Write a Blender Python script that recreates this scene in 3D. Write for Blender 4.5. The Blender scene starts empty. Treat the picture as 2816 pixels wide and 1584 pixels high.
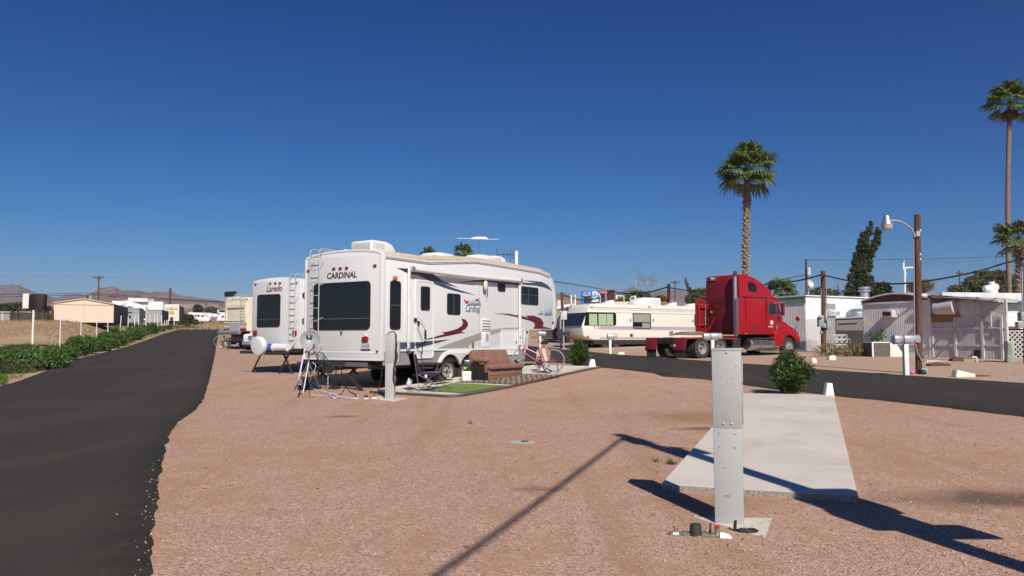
import bpy, bmesh, math, random
import numpy as np
from mathutils import Vector, Matrix, noise
R = random.Random(7)
NR = np.random.RandomState(5)
sc = bpy.context.scene
COL = sc.collection
PI = math.pi
EYE = 1.55
# ---------------------------------------------------------------- camera maths (only used to survey the place)
FPX = 2089.0
PITCH = math.atan((935 - 792) / FPX)
CP, SP = math.cos(PITCH), math.sin(PITCH)
ZT = {'A': (0, 740, .27603), 'B': (560, 700, .23464), 'C': (800, 640, .33138), 'E': (1100, 640, .33117), 'F': (1480, 740, .22079),
      'H': (1760, 700, .28986), 'I': (2140, 560, .38651), 'J': (1800, 940, .44444), 'K': (1900, 340, .31746), 'L': (2660, 180, .44193),
      'M': (800, 940, .17081), 'N': (0, 780, .13199), 'O': (300, 780, .13199), 'Q': (1800, 1400, .15528), 'R': (1100, 900, .17857),
      'S': (2560, 740, .20712), 'T': (2140, 760, .20702), 'U': (1060, 1300, .36491), 'V': (0, 900, .47214), 'W': (1250, 640, .17469),
      'D': (0, 0, 1.09317), 'X': (0, 0, 1.0)}
def PX(k, x, y):
    a, b, s = ZT[k]
    return a + x * s, b + y * s
def ray(u, v):
    a = (u - 1408) / FPX; b = (792 - v) / FPX
    return Vector((a, CP - b * SP, SP + b * CP))
BT = [(-60, -1.55), (0, -1.55), (6, -1.5), (12, -1.4), (18, -1.3), (22, -1.22), (30, -1.08), (37, -.98), (45, -.85), (54, -.6), (60, -.42),
      (82, .3), (100, .95), (118, 1.75), (130, 2.5), (150, 3.4), (185, 4.35), (300, 7.6), (600, 15.5), (1500, 39.0), (3400, 62)]
def sm(t):
    t = max(0., min(1., t)); return t * t * (3 - 2 * t)
def G(x, y):
    for i in range(len(BT) - 1):
        if y <= BT[i + 1][0] or i == len(BT) - 2:
            y0, z0 = BT[i]; y1, z1 = BT[i + 1]
            b = z0 + (z1 - z0) * (y - y0) / (y1 - y0); break
    k = max(0., min(1., y / 20.))
    b += (.01 if x > 0 else .005) * max(-30, min(30, x)) * k
    b += 1.8 * sm((-x - .48 * y - 2) / 8) * sm((y - 45) / 40) * (1 - sm((y - 150) / 60))
    b += .20 * sm(1 - math.hypot(x - 2.2, y - 26.5) / 11)
    return b + EYE
def gp(k, x, y, H=None):
    H = H or G
    u, v = PX(k, x, y); d = ray(u, v)
    t0, t1 = .5, None
    t = .5
    while t < 9000:
        if EYE + d.z * t < H(d.x * t, d.y * t): t1 = t; break
        t0 = t; t *= 1.03
    if t1 is None: t1 = 9000
    for _ in range(30):
        m = (t0 + t1) / 2
        if EYE + d.z * m < H(d.x * m, d.y * m): t1 = m
        else: t0 = m
    return Vector((d.x * t1, d.y * t1, H(d.x * t1, d.y * t1)))
def atY(k, x, y, Y):
    u, v = PX(k, x, y); d = ray(u, v); t = Y / d.y
    return Vector((d.x * t, Y, EYE + d.z * t))
def xg(x, y, dz=0): return Vector((x, y, G(x, y) + dz))
class Fr:
    """a local frame: x along ang, y 90 degrees left of it, z up"""
    def __init__(s, o, ang):
        s.o = Vector(o); s.a = ang
        s.ex = Vector((math.cos(ang), math.sin(ang), 0)); s.ey = Vector((-math.sin(ang), math.cos(ang), 0))
    def _hit(s, k, x, y, n, c):
        u, v = PX(k, x, y); d = ray(u, v); e = Vector((0, 0, EYE)) - s.o
        t = (c - e.dot(n)) / d.dot(n)
        return e + d * t
    def side(s, k, x, y, t=0.):
        q = s._hit(k, x, y, s.ey, t); return (q.dot(s.ex), q.z)
    def end(s, k, x, y, l=0.):
        q = s._hit(k, x, y, s.ex, l); return (q.dot(s.ey), q.z)
    def sides(s, k, pts, t=0.): return [s.side(k, x, y, t) for x, y in pts]
    def ends(s, k, pts, l=0.): return [s.end(k, x, y, l) for x, y in pts]
    def w(s, x, y, z): return s.o + s.ex * x + s.ey * y + Vector((0, 0, z))
def bb(pts):
    xs = [p[0] for p in pts]; zs = [p[1] for p in pts]
    return min(xs), min(zs), max(xs), max(zs)
def rq(pts):
    """rectangle closest to four traced corners TL TR BR BL"""
    a, b, c, d = pts
    return min((a[0] + d[0]) / 2, (b[0] + c[0]) / 2), (c[1] + d[1]) / 2, max((a[0] + d[0]) / 2, (b[0] + c[0]) / 2), (a[1] + b[1]) / 2
def rr(x0, z0, x1, z1, r, n=4):
    o = []
    for cx, cz, a0 in ((x1 - r, z1 - r, 0), (x0 + r, z1 - r, 90), (x0 + r, z0 + r, 180), (x1 - r, z0 + r, 270)):
        for i in range(n + 1):
            a = math.radians(a0 + 90 * i / n); o.append((cx + r * math.cos(a), cz + r * math.sin(a)))
    return o
# ---------------------------------------------------------------- mesh builder
class MB:
    def __init__(s): s.v = []; s.f = []; s.m = []
    def add(s, vs, fs, m=0):
        b = len(s.v); s.v += [tuple(q) for q in vs]
        for f in fs: s.f.append(tuple(i + b for i in f)); s.m.append(m)
    def box(s, x0, y0, z0, x1, y1, z1, m=0):
        s.add([(x0, y0, z0), (x1, y0, z0), (x1, y1, z0), (x0, y1, z0), (x0, y0, z1), (x1, y0, z1), (x1, y1, z1), (x0, y1, z1)],
              [(0, 3, 2, 1), (4, 5, 6, 7), (0, 1, 5, 4), (1, 2, 6, 5), (2, 3, 7, 6), (3, 0, 4, 7)], m); return s
    def obox(s, c, sz, mat=None, m=0):
        mat = mat or Matrix.Identity(3); c = Vector(c); h = [q / 2 for q in sz]
        vs = [c + mat @ Vector((i * h[0], j * h[1], k * h[2])) for k in (-1, 1) for i, j in ((-1, -1), (1, -1), (1, 1), (-1, 1))]
        s.add(vs, [(0, 3, 2, 1), (4, 5, 6, 7), (0, 1, 5, 4), (1, 2, 6, 5), (2, 3, 7, 6), (3, 0, 4, 7)], m); return s
    def bar(s, p0, p1, w, h, m=0, up=(0, 0, 1)):
        p0 = Vector(p0); p1 = Vector(p1); d = (p1 - p0); L = d.length; d.normalize()
        up = Vector(up)
        if abs(d.dot(up)) > .99: up = Vector((1, 0, 0))
        y = up.cross(d).normalized(); z = d.cross(y)
        return s.obox((p0 + p1) / 2, (L, w, h), Matrix((d, y, z)).transposed(), m)
    def cyl(s, p0, p1, r0, r1=None, n=12, m=0, caps=True):
        r1 = r0 if r1 is None else r1
        return s.loft([p0, p1], [r0, r1], n, m, caps)
    def loft(s, pts, rs, n=8, m=0, caps=True):
        pts = [Vector(p) for p in pts]; rings = []
        if isinstance(rs, (int, float)): rs = [rs] * len(pts)
        ref = None
        for i, p in enumerate(pts):
            d = (pts[min(i + 1, len(pts) - 1)] - pts[max(i - 1, 0)]).normalized()
            if ref is None: ref = Vector((1, 0, 0)) if abs(d.x) < .8 else Vector((0, 1, 0))
            a = (ref - d * ref.dot(d)).normalized(); b = d.cross(a); ref = a
            rings.append([p + (a * math.cos(2 * PI * j / n) + b * math.sin(2 * PI * j / n)) * rs[i] for j in range(n)])
        vs = [q for r in rings for q in r]; fs = []
        for i in range(len(pts) - 1):
            for j in range(n):
                k = (j + 1) % n; fs.append((i * n + j, i * n + k, (i + 1) * n + k, (i + 1) * n + j))
        if caps: fs.append(tuple(range(n - 1, -1, -1))); fs.append(tuple(range((len(pts) - 1) * n, len(pts) * n)))
        s.add(vs, fs, m); return s
    tube = loft
    def prism(s, poly, ax, d0, d1, m=0):
        n = len(poly)
        def q(p, d): return (p[0], d, p[1]) if ax == 'y' else (d, p[0], p[1]) if ax == 'x' else (p[0], p[1], d)
        vs = [q(p, d0) for p in poly] + [q(p, d1) for p in poly]
        fs = [tuple(range(n)), tuple(range(2 * n - 1, n - 1, -1))] + [(i, i + n, (i + 1) % n + n, (i + 1) % n) for i in range(n)]
        s.add(vs, fs, m); return s
    def ring(s, po, pi, ax, d0, d1, m=0):
        n = len(po)
        def q(p, d): return (p[0], d, p[1]) if ax == 'y' else (d, p[0], p[1]) if ax == 'x' else (p[0], p[1], d)
        vs = [q(p, d0) for p in po] + [q(p, d0) for p in pi] + [q(p, d1) for p in po] + [q(p, d1) for p in pi]; fs = []
        for i in range(n):
            j = (i + 1) % n
            fs += [(i, j, n + j, n + i), (2 * n + i, 3 * n + i, 3 * n + j, 2 * n + j), (i, 2 * n + i, 2 * n + j, j), (n + i, n + j, 3 * n + j, 3 * n + i)]
        s.add(vs, fs, m); return s
    def lathe(s, c, prof, n=20, mat=None, m=0):
        """prof (r, h) turned about the local z of mat"""
        mat = mat or Matrix.Identity(3); c = Vector(c); k = len(prof)
        vs = [c + mat @ Vector((r * math.cos(2 * PI * j / n), r * math.sin(2 * PI * j / n), h)) for j in range(n) for r, h in prof]
        fs = [(j * k + i, ((j + 1) % n) * k + i, ((j + 1) % n) * k + i + 1, j * k + i + 1) for j in range(n) for i in range(k - 1)]
        s.add(vs, fs, m); return s
    def ball(s, c, r, nu=12, nv=8, mat=None, m=0):
        r = (r, r, r) if isinstance(r, (int, float)) else r
        mat = mat or Matrix.Identity(3); c = Vector(c)
        vs = [c + mat @ Vector((r[0] * math.sin(PI * i / nv) * math.cos(2 * PI * j / nu), r[1] * math.sin(PI * i / nv) * math.sin(2 * PI * j / nu), r[2] * math.cos(PI * i / nv))) for i in range(nv + 1) for j in range(nu)]
        fs = [(i * nu + j, i * nu + (j + 1) % nu, (i + 1) * nu + (j + 1) % nu, (i + 1) * nu + j) for i in range(nv) for j in range(nu)]
        s.add(vs, fs, m); return s
    def build(s, name, mats, parent=None, smooth=35, bevel=0, seg=2, closed=True, sub=0):
        me = bpy.data.meshes.new(name); me.from_pydata(s.v, [], s.f)
        if not isinstance(mats, (list, tuple)): mats = [mats]
        for q in mats: me.materials.append(q)
        if len(mats) > 1: me.polygons.foreach_set('material_index', s.m)
        if closed or bevel or sub:
            bm = bmesh.new(); bm.from_mesh(me)
            bmesh.ops.remove_doubles(bm, verts=bm.verts, dist=1e-5)
            if closed: bmesh.ops.recalc_face_normals(bm, faces=bm.faces)
            if bevel:
                es = [e for e in bm.edges if len(e.link_faces) == 2 and e.calc_face_angle(0) > .5]
                bmesh.ops.bevel(bm, geom=es, offset=bevel, segments=seg, profile=.5, affect='EDGES', clamp_overlap=True)
            bm.to_mesh(me); bm.free()
        if smooth:
            me.polygons.foreach_set('use_smooth', [True] * len(me.polygons)); me.set_sharp_from_angle(angle=math.radians(smooth))
        o = bpy.data.objects.new(name, me); COL.objects.link(o)
        if parent: o.parent = parent
        return o
def rawmesh(name, V, F, mats, parent=None, smooth=False, mi=None):
    me = bpy.data.meshes.new(name)
    V = np.asarray(V, dtype=np.float32); F = np.asarray(F, dtype=np.int32); n = F.shape[1]
    me.vertices.add(len(V)); me.vertices.foreach_set('co', V.ravel())
    me.loops.add(F.size); me.loops.foreach_set('vertex_index', F.ravel())
    me.polygons.add(len(F)); me.polygons.foreach_set('loop_start', np.arange(len(F), dtype=np.int32) * n)
    me.polygons.foreach_set('loop_total', np.full(len(F), n, dtype=np.int32))
    if not isinstance(mats, (list, tuple)): mats = [mats]
    for q in mats: me.materials.append(q)
    if mi is not None: me.polygons.foreach_set('material_index', np.asarray(mi, dtype=np.int32))
    if smooth: me.polygons.foreach_set('use_smooth', np.ones(len(F), dtype=bool))
    me.update(calc_edges=True); me.validate()
    o = bpy.data.objects.new(name, me); COL.objects.link(o)
    if parent: o.parent = parent
    return o
def tag(o, label=None, cat=None, group=None, kind=None):
    if label: o['label'] = label
    if cat: o['category'] = cat
    if group: o['group'] = group
    if kind: o['kind'] = kind
    return o
def thing(name, label, cat, loc=(0, 0, 0), rz=0, group=None):
    o = bpy.data.objects.new(name, None); COL.objects.link(o); o.location = loc; o.rotation_euler = (0, 0, rz)
    o.empty_display_size = .2
    return tag(o, label, cat, group)
def kids(o): return [c for c in bpy.data.objects if c.parent == o]
def copy_tree(o, parent=None):
    c = o.copy(); COL.objects.link(c); c.parent = parent
    for ch in kids(o): copy_tree(ch, c)
    return c
def text(name, s, box, plane, d, mt, parent, shear=0, bold=0, depth=.003):
    """lettering fitted in box (x0,z0,x1,z1); plane 'side' (x right) or 'end' (reads along -y)"""
    cu = bpy.data.curves.new(name, 'FONT'); cu.body = s; cu.shear = shear; cu.offset = bold; cu.extrude = .02; cu.resolution_u = 3
    to = bpy.data.objects.new(name, cu); COL.objects.link(to)
    bpy.context.view_layer.update()
    me = bpy.data.meshes.new_from_object(to.evaluated_get(bpy.context.evaluated_depsgraph_get()))
    bpy.data.objects.remove(to); bpy.data.curves.remove(cu)
    xs = [v.co.x for v in me.vertices]; ys = [v.co.y for v in me.vertices]
    if not xs: return
    ax, bx, ay, by = min(xs), max(xs), min(ys), max(ys); x0, z0, x1, z1 = box
    for v in me.vertices:
        a = (v.co.x - ax) / (bx - ax); b = (v.co.y - ay) / (by - ay); e = depth if v.co.z > 0 else 0
        zz = z0 + (z1 - z0) * b
        if plane == 'side': v.co = (x0 + (x1 - x0) * a, d - e, zz)
        else: v.co = (d - e, x1 - (x1 - x0) * a, zz)
    me.materials.clear(); me.materials.append(mt); me.name = name
    o = bpy.data.objects.new(name, me); COL.objects.link(o); o.parent = parent
    return o
# ---------------------------------------------------------------- materials
def newmat(name):
    m = bpy.data.materials.new(name); m.use_nodes = True; nt = m.node_tree
    b = nt.nodes['Principled BSDF']; return m, nt, b
def N(nt, t, **kw):
    n = nt.nodes.new(t)
    for k, v in kw.items():
        if k.startswith('_'): setattr(n, k[1:], v)
        else: n.inputs[k.replace('__', ' ')].default_value = v
    return n
def ramp(nt, src, stops, mode='LINEAR'):
    r = nt.nodes.new('ShaderNodeValToRGB'); r.color_ramp.interpolation = mode
    while len(r.color_ramp.elements) < len(stops): r.color_ramp.elements.new(.5)
    for e, (p, c) in zip(r.color_ramp.elements, stops):
        e.position = p; e.color = (*c, 1) if len(c) == 3 else c
    nt.links.new(src, r.inputs[0]); return r.outputs[0]
def mixc(nt, f, a, b, mode='MIX'):
    m = nt.nodes.new('ShaderNodeMix'); m.data_type = 'RGBA'; m.blend_type = mode
    for sk, val in ((m.inputs[0], f), (m.inputs[6], a), (m.inputs[7], b)):
        if hasattr(val, 'is_output'): nt.links.new(val, sk)
        else: sk.default_value = (*val, 1) if isinstance(val, tuple) and len(val) == 3 else val
    return m.outputs[2]
def coords(nt, world=False):
    if world: return N(nt, 'ShaderNodeNewGeometry').outputs['Position']
    return N(nt, 'ShaderNodeTexCoord').outputs['Object']
def noisen(nt, co, scale, detail=4, rough=.55, dist=0):
    n = N(nt, 'ShaderNodeTexNoise', Scale=scale, Detail=detail, Roughness=rough, Distortion=dist); nt.links.new(co, n.inputs['Vector']); return n.outputs[0]
def scalev(nt, co, s):
    m = nt.nodes.new('ShaderNodeVectorMath'); m.operation = 'MULTIPLY'; nt.links.new(co, m.inputs[0]); m.inputs[1].default_value = s; return m.outputs[0]
def bumpn(nt, b, h, strength, dist):
    n = N(nt, 'ShaderNodeBump', Strength=strength, Distance=dist); nt.links.new(h, n.inputs['Height']); nt.links.new(n.outputs[0], b.inputs['Normal'])
def mat(name, c, rough=.6, metal=0., dirt=.25, dscale=3., dcol=None, bump=0., bscale=30., coat=0., streak=0., spec=.5, rvar=.1):
    m, nt, b = newmat(name); co = coords(nt)
    n1 = noisen(nt, co, dscale, 6, .62)
    dc = dcol or tuple(q * .62 for q in c)
    f = ramp(nt, n1, [(.38, (0, 0, 0)), (.72, (dirt, dirt, dirt))])
    col = mixc(nt, f, tuple(c), tuple(dc))
    if streak:
        st = noisen(nt, scalev(nt, co, (14, 14, .7)), 1., 4, .6)
        col = mixc(nt, ramp(nt, st, [(.52, (0, 0, 0)), (.75, (streak,) * 3)]), col, tuple(dc))
    nt.links.new(col, b.inputs['Base Color'])
    rv = N(nt, 'ShaderNodeMapRange'); rv.inputs[3].default_value = max(0, rough - rvar); rv.inputs[4].default_value = min(1, rough + rvar)
    nt.links.new(n1, rv.inputs[0]); nt.links.new(rv.outputs[0], b.inputs['Roughness'])
    b.inputs['Metallic'].default_value = metal; b.inputs['Coat Weight'].default_value = coat; b.inputs['Specular IOR Level'].default_value = spec
    b.inputs['Coat Roughness'].default_value = .08
    if bump: bumpn(nt, b, noisen(nt, co, bscale, 5, .6), bump, .01)
    return m
M = {}
M['white'] = mat('white_gelcoat', (.70, .70, .69), .34, dirt=.14, dscale=.7, dcol=(.60, .56, .49), streak=.20, coat=.2)
M['white_laredo'] = mat('white_fibreglass', (.69, .685, .68), .4, dirt=.12, dscale=.8, dcol=(.6, .56, .5), streak=.12)
M['trim_white'] = mat('white_trim', (.73, .73, .72), .35, dirt=.1)
M['cream'] = mat('cream_paint', (.72, .69, .61), .4, dirt=.14, dscale=.8, dcol=(.6, .53, .4), streak=.15)
M['cream2'] = mat('cream_coach_paint', (.72, .66, .50), .4, dirt=.12, dscale=.9, streak=.12)
M['membrane'] = mat('weathered_roof_membrane', (.62, .51, .40), .8, dirt=.5, dscale=6, dcol=(.42, .33, .25), bump=.3)
M['grey_skirt'] = mat('grey_skirt_paint', (.265, .245, .245), .45, dirt=.2, dscale=2)
M['navy'] = mat('navy_decal', (.050, .062, .095), .35, dirt=.4, dscale=5, dcol=(.09, .1, .13))
M['maroon'] = mat('maroon_decal', (.115, .012, .022), .35, dirt=.3, dscale=5)
M['greydecal'] = mat('grey_decal', (.30, .29, .25), .45, dirt=.4, dscale=6, dcol=(.4, .39, .34), streak=.3)
M['glass'] = mat('tinted_glass', (.008, .010, .011), .07, dirt=.2, rvar=.03, spec=.45)
M['glass_blue'] = mat('windscreen_glass', (.02, .032, .05), .08, dirt=.2, rvar=.03)
M['rubber'] = mat('black_rubber', (.028, .026, .025), .75, dirt=.5, dscale=8, dcol=(.075, .065, .055), bump=.2)
M['black'] = mat('black_plastic', (.02, .02, .022), .5, dirt=.3)
M['blacksteel'] = mat('black_steel', (.022, .021, .021), .6, dirt=.6, dscale=6, dcol=(.06, .045, .035), bump=.2)
M['alu'] = mat('brushed_aluminium', (.62, .62, .62), .32, 1., dirt=.3, dscale=8, dcol=(.42, .4, .37))
M['chrome'] = mat('chrome', (.70, .69, .67), .28, .85, dirt=.2, dscale=6)
M['alloy'] = mat('worn_wheel_alloy', (.46, .445, .41), .42, .35, dirt=.5, dscale=9, dcol=(.22, .2, .17))
M['ladder'] = mat('pale_ladder_aluminium', (.58, .58, .58), .4, .4)
M['galv'] = mat('galvanised_steel', (.50, .52, .54), .42, .7, dirt=.5, dscale=9, dcol=(.36, .37, .38))
M['redlens'] = mat('red_lens', (.28, .01, .012), .2, dirt=.2, coat=.5)
M['amber'] = mat('amber_lens', (.6, .16, .02), .25, dirt=.2)
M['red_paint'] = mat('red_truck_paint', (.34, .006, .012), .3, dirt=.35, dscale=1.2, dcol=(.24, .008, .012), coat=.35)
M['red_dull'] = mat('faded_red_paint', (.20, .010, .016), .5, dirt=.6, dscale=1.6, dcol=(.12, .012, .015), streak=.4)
M['red_deck'] = mat('red_painted_steel', (.42, .012, .018), .5, dirt=.5, dscale=3, dcol=(.2, .02, .02))
M['pedestal'] = mat('grey_powder_coat', (.365, .375, .365), .5, dirt=.22, dscale=2.5, dcol=(.35, .35, .33), streak=.12)
M['dish'] = mat('grey_dish_paint', (.29, .30, .30), .45, dirt=.3, dscale=3, dcol=(.3, .3, .29))
M['navy_fabric'] = mat('dark_blue_fabric', (.022, .022, .05), .9, dirt=.3, dscale=12)
M['purple_fabric'] = mat('faded_purple_fabric', (.15, .13, .23), .9, dirt=.4, dscale=9)
M['sofa'] = mat('brown_chenille', (.245, .125, .085), .95, dirt=.45, dscale=7, dcol=(.16, .08, .055), bump=.5, bscale=160)
M['sofa_dark'] = mat('black_underlining', (.012, .011, .011), .9)
M['steel_grey'] = mat('worn_grey_steel', (.30, .30, .30), .4, .8, dirt=.4, dscale=9)
M['hose'] = mat('lavender_hose_vinyl', (.60, .55, .74), .45, dirt=.3)
M['cable_white'] = mat('cream_cable', (.62, .58, .48), .6, dirt=.3)
M['yellow_hose'] = mat('yellow_hose_vinyl', (.80, .48, .02), .5)
M['pvc'] = mat('white_pvc', (.78, .76, .68), .4, dirt=.35, dcol=(.6, .52, .38))
M['brass'] = mat('weathered_brass', (.30, .26, .17), .5, .6, dirt=.6, dscale=20, dcol=(.2, .2, .17))
M['bronze_meter'] = mat('dull_meter_bronze', (.15, .14, .09), .6, .3, dirt=.6, dscale=20, dcol=(.1, .09, .06), bump=.3, bscale=80)
M['red_handle'] = mat('red_enamel', (.5, .03, .03), .4)
M['rust'] = mat('rusty_iron', (.12, .05, .03), .85, dirt=.7, dscale=20)
M['brown_pole'] = None
M['mailbox'] = mat('mailbox_aluminium', (.48, .51, .55), .4, .55, dirt=.3, dscale=9, dcol=(.38, .4, .42))
M['lattice'] = mat('weathered_lattice', (.50, .46, .46), .8, dirt=.4, dscale=4)
M['whitepost'] = mat('white_painted_wood', (.78, .76, .72), .6, dirt=.3, dscale=5, streak=.3, dcol=(.5, .46, .4))
M['whitestone'] = mat('whitewashed_block', (.78, .74, .66), .85, dirt=.5, dscale=5, dcol=(.6, .5, .38), bump=.5, bscale=40)
M['concrete'] = None
M['tan_wall'] = mat('tan_siding', (.72, .565, .43), .75, dirt=.1, dscale=.6)
M['brown_and_shaded_wall'] = mat('brown_siding_and_shade', (.17, .145, .13), .8, dirt=.2)  # real brown siding; also paints the tan home's flank as shaded
M['grey_metal'] = mat('grey_corrugated_metal', (.34, .35, .36), .55, dirt=.3, dscale=1.5)
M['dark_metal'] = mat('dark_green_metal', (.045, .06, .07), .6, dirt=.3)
M['warm_wall'] = mat('chalky_white_siding', (.78, .755, .73), .8, dirt=.35, dscale=1.6, dcol=(.58, .54, .52), streak=.3)
M['white_wall'] = mat('white_building_paint', (.74, .74, .74), .7, dirt=.15, dscale=.6, streak=.1)
M['wood_dark'] = mat('dark_weathered_wood', (.05, .035, .028), .9, dirt=.6, dscale=2, dcol=(.12, .09, .07), bump=.4)
M['osb'] = mat('strand_board', (.30, .15, .06), .85, dirt=.5, dscale=25, dcol=(.18, .09, .04))
M['green_trim'] = mat('pale_green_trim', (.13, .25, .20), .7, dirt=.6, dscale=2, dcol=(.3, .42, .36))
M['mint'] = mat('mint_paint', (.55, .75, .72), .7, dirt=.2)
M['bluegrey'] = mat('blue_grey_enclosure', (.27, .33, .34), .5, dirt=.3)
M['acgreen'] = mat('sage_green_enclosure', (.38, .45, .36), .55, dirt=.3, dscale=4)
M['curtain'] = mat('pale_green_curtain', (.36, .46, .28), .9, dirt=.4, dscale=6)
M['curtain_grey'] = mat('grey_lace_curtain', (.30, .29, .27), .9, dirt=.5, dscale=10)
M['carpet_green'] = mat('artificial_turf', (.15, .225, .045), .95, dirt=.4, dscale=5, bump=.6, bscale=300)
M['cable_black'] = mat('black_cable', (.014, .014, .015), .6)
M['yellow_paint'] = mat('yellow_paint', (.62, .42, .04), .6, dirt=.3)
M['blue_plastic'] = mat('blue_plastic', (.03, .10, .45), .4)
M['bucket_white'] = mat('white_bucket_plastic', (.75, .75, .73), .4, dirt=.2)
M['vinyl_white'] = mat('white_vinyl_cover', (.70, .69, .67), .45, dirt=.2, dscale=5, bump=.3, bscale=9)
M['bike_red'] = mat('red_bicycle_enamel', (.35, .01, .03), .3, coat=.5)
M['pad_wood'] = mat('raw_plank_wood', (.24, .13, .06), .85, dirt=.5, dscale=9)
M['lime'] = mat('lime_plastic', (.25, .55, .03), .5)
M['orange_plastic'] = mat('orange_plastic', (.85, .35, .02), .5)
M['pinkwood'] = mat('faded_pink_webbing', (.34, .20, .20), .9)
M['creamweb'] = mat('cream_webbing', (.68, .52, .36), .9)
M['blue_sign'] = mat('blue_vinyl_print', (.015, .09, .42), .5, dirt=.6, dscale=1.2, dcol=(.08, .3, .62))
M['red_sign'] = mat('red_vinyl_print', (.32, .012, .05), .5, dirt=.5, dscale=1.5, dcol=(.45, .06, .12))
M['pylon'] = mat('pale_lattice_steel', (.22, .26, .34), .6, .3)
M['plate'] = mat('licence_plate_paint', (.55, .56, .55), .5)
M['darkgrey_print'] = mat('dark_grey_print', (.035, .04, .05), .5)
M['jug'] = mat('clear_plastic_jug', (.5, .48, .55), .3)
M['purple_liquid'] = mat('violet_liquid', (.12, .08, .38), .3)
def wood_pole():
    m, nt, b = newmat('brown_pole_wood'); co = coords(nt)
    n = noisen(nt, scalev(nt, co, (22, 22, 1.2)), 1., 6, .65)
    c = ramp(nt, n, [(.3, (.045, .020, .013)), (.5, (.105, .045, .028)), (.72, (.20, .10, .06))]); nt.links.new(c, b.inputs['Base Color'])
    b.inputs['Roughness'].default_value = .85; bumpn(nt, b, n, .8, .02); return m
M['brown_pole'] = wood_pole()
def concrete():
    m, nt, b = newmat('pad_concrete'); co = coords(nt, True)
    a = noisen(nt, co, .9, 6, .6, .6); f = noisen(nt, co, 60, 4, .7)
    c = ramp(nt, a, [(.3, (.66, .60, .52)), (.55, (.61, .545, .47)), (.72, (.54, .465, .385))])
    c = mixc(nt, ramp(nt, f, [(.45, (0, 0, 0)), (.75, (.35,) * 3)]), c, (.36, .32, .28))
    sp = N(nt, 'ShaderNodeTexVoronoi', Scale=9.); nt.links.new(co, sp.inputs['Vector'])
    c = mixc(nt, ramp(nt, sp.outputs['Distance'], [(.03, (.7,) * 3), (.06, (0,) * 3)]), c, (.16, .11, .08))
    st = noisen(nt, co, .35, 3, .5, 1.5)
    c = mixc(nt, ramp(nt, st, [(.58, (0,) * 3), (.72, (.4,) * 3)]), c, (.33, .24, .17))
    nt.links.new(c, b.inputs['Base Color']); b.inputs['Roughness'].default_value = .85; bumpn(nt, b, f, .25, .004); return m
M['concrete'] = concrete()
STAINS = [(k_, p_, s_, c_) for k_, p_, s_, c_ in (('J', (2120, 985), (1.15, .55), (.10, .065, .05)), ('J', (240, 470), (1.5, 1.1), (.33, .18, .095)), ('U', (1130, 148), (.34, .16), (.22, .11, .055)), ('J', (300, 550), (.5, .25), (.18, .09, .05)), ('D', (860, 1052), (.30, .2), (.24, .13, .07)), ('D', (1430, 1010), (1.4, .5), (.40, .24, .14)), ('J', (300, 1010), (.8, .45), (.38, .21, .12)), ('J', (1900, 250), (1.6, .7), (.40, .25, .15)), ('D', (760, 1150), (1.5, .35), (.42, .25, .16)))]
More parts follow.
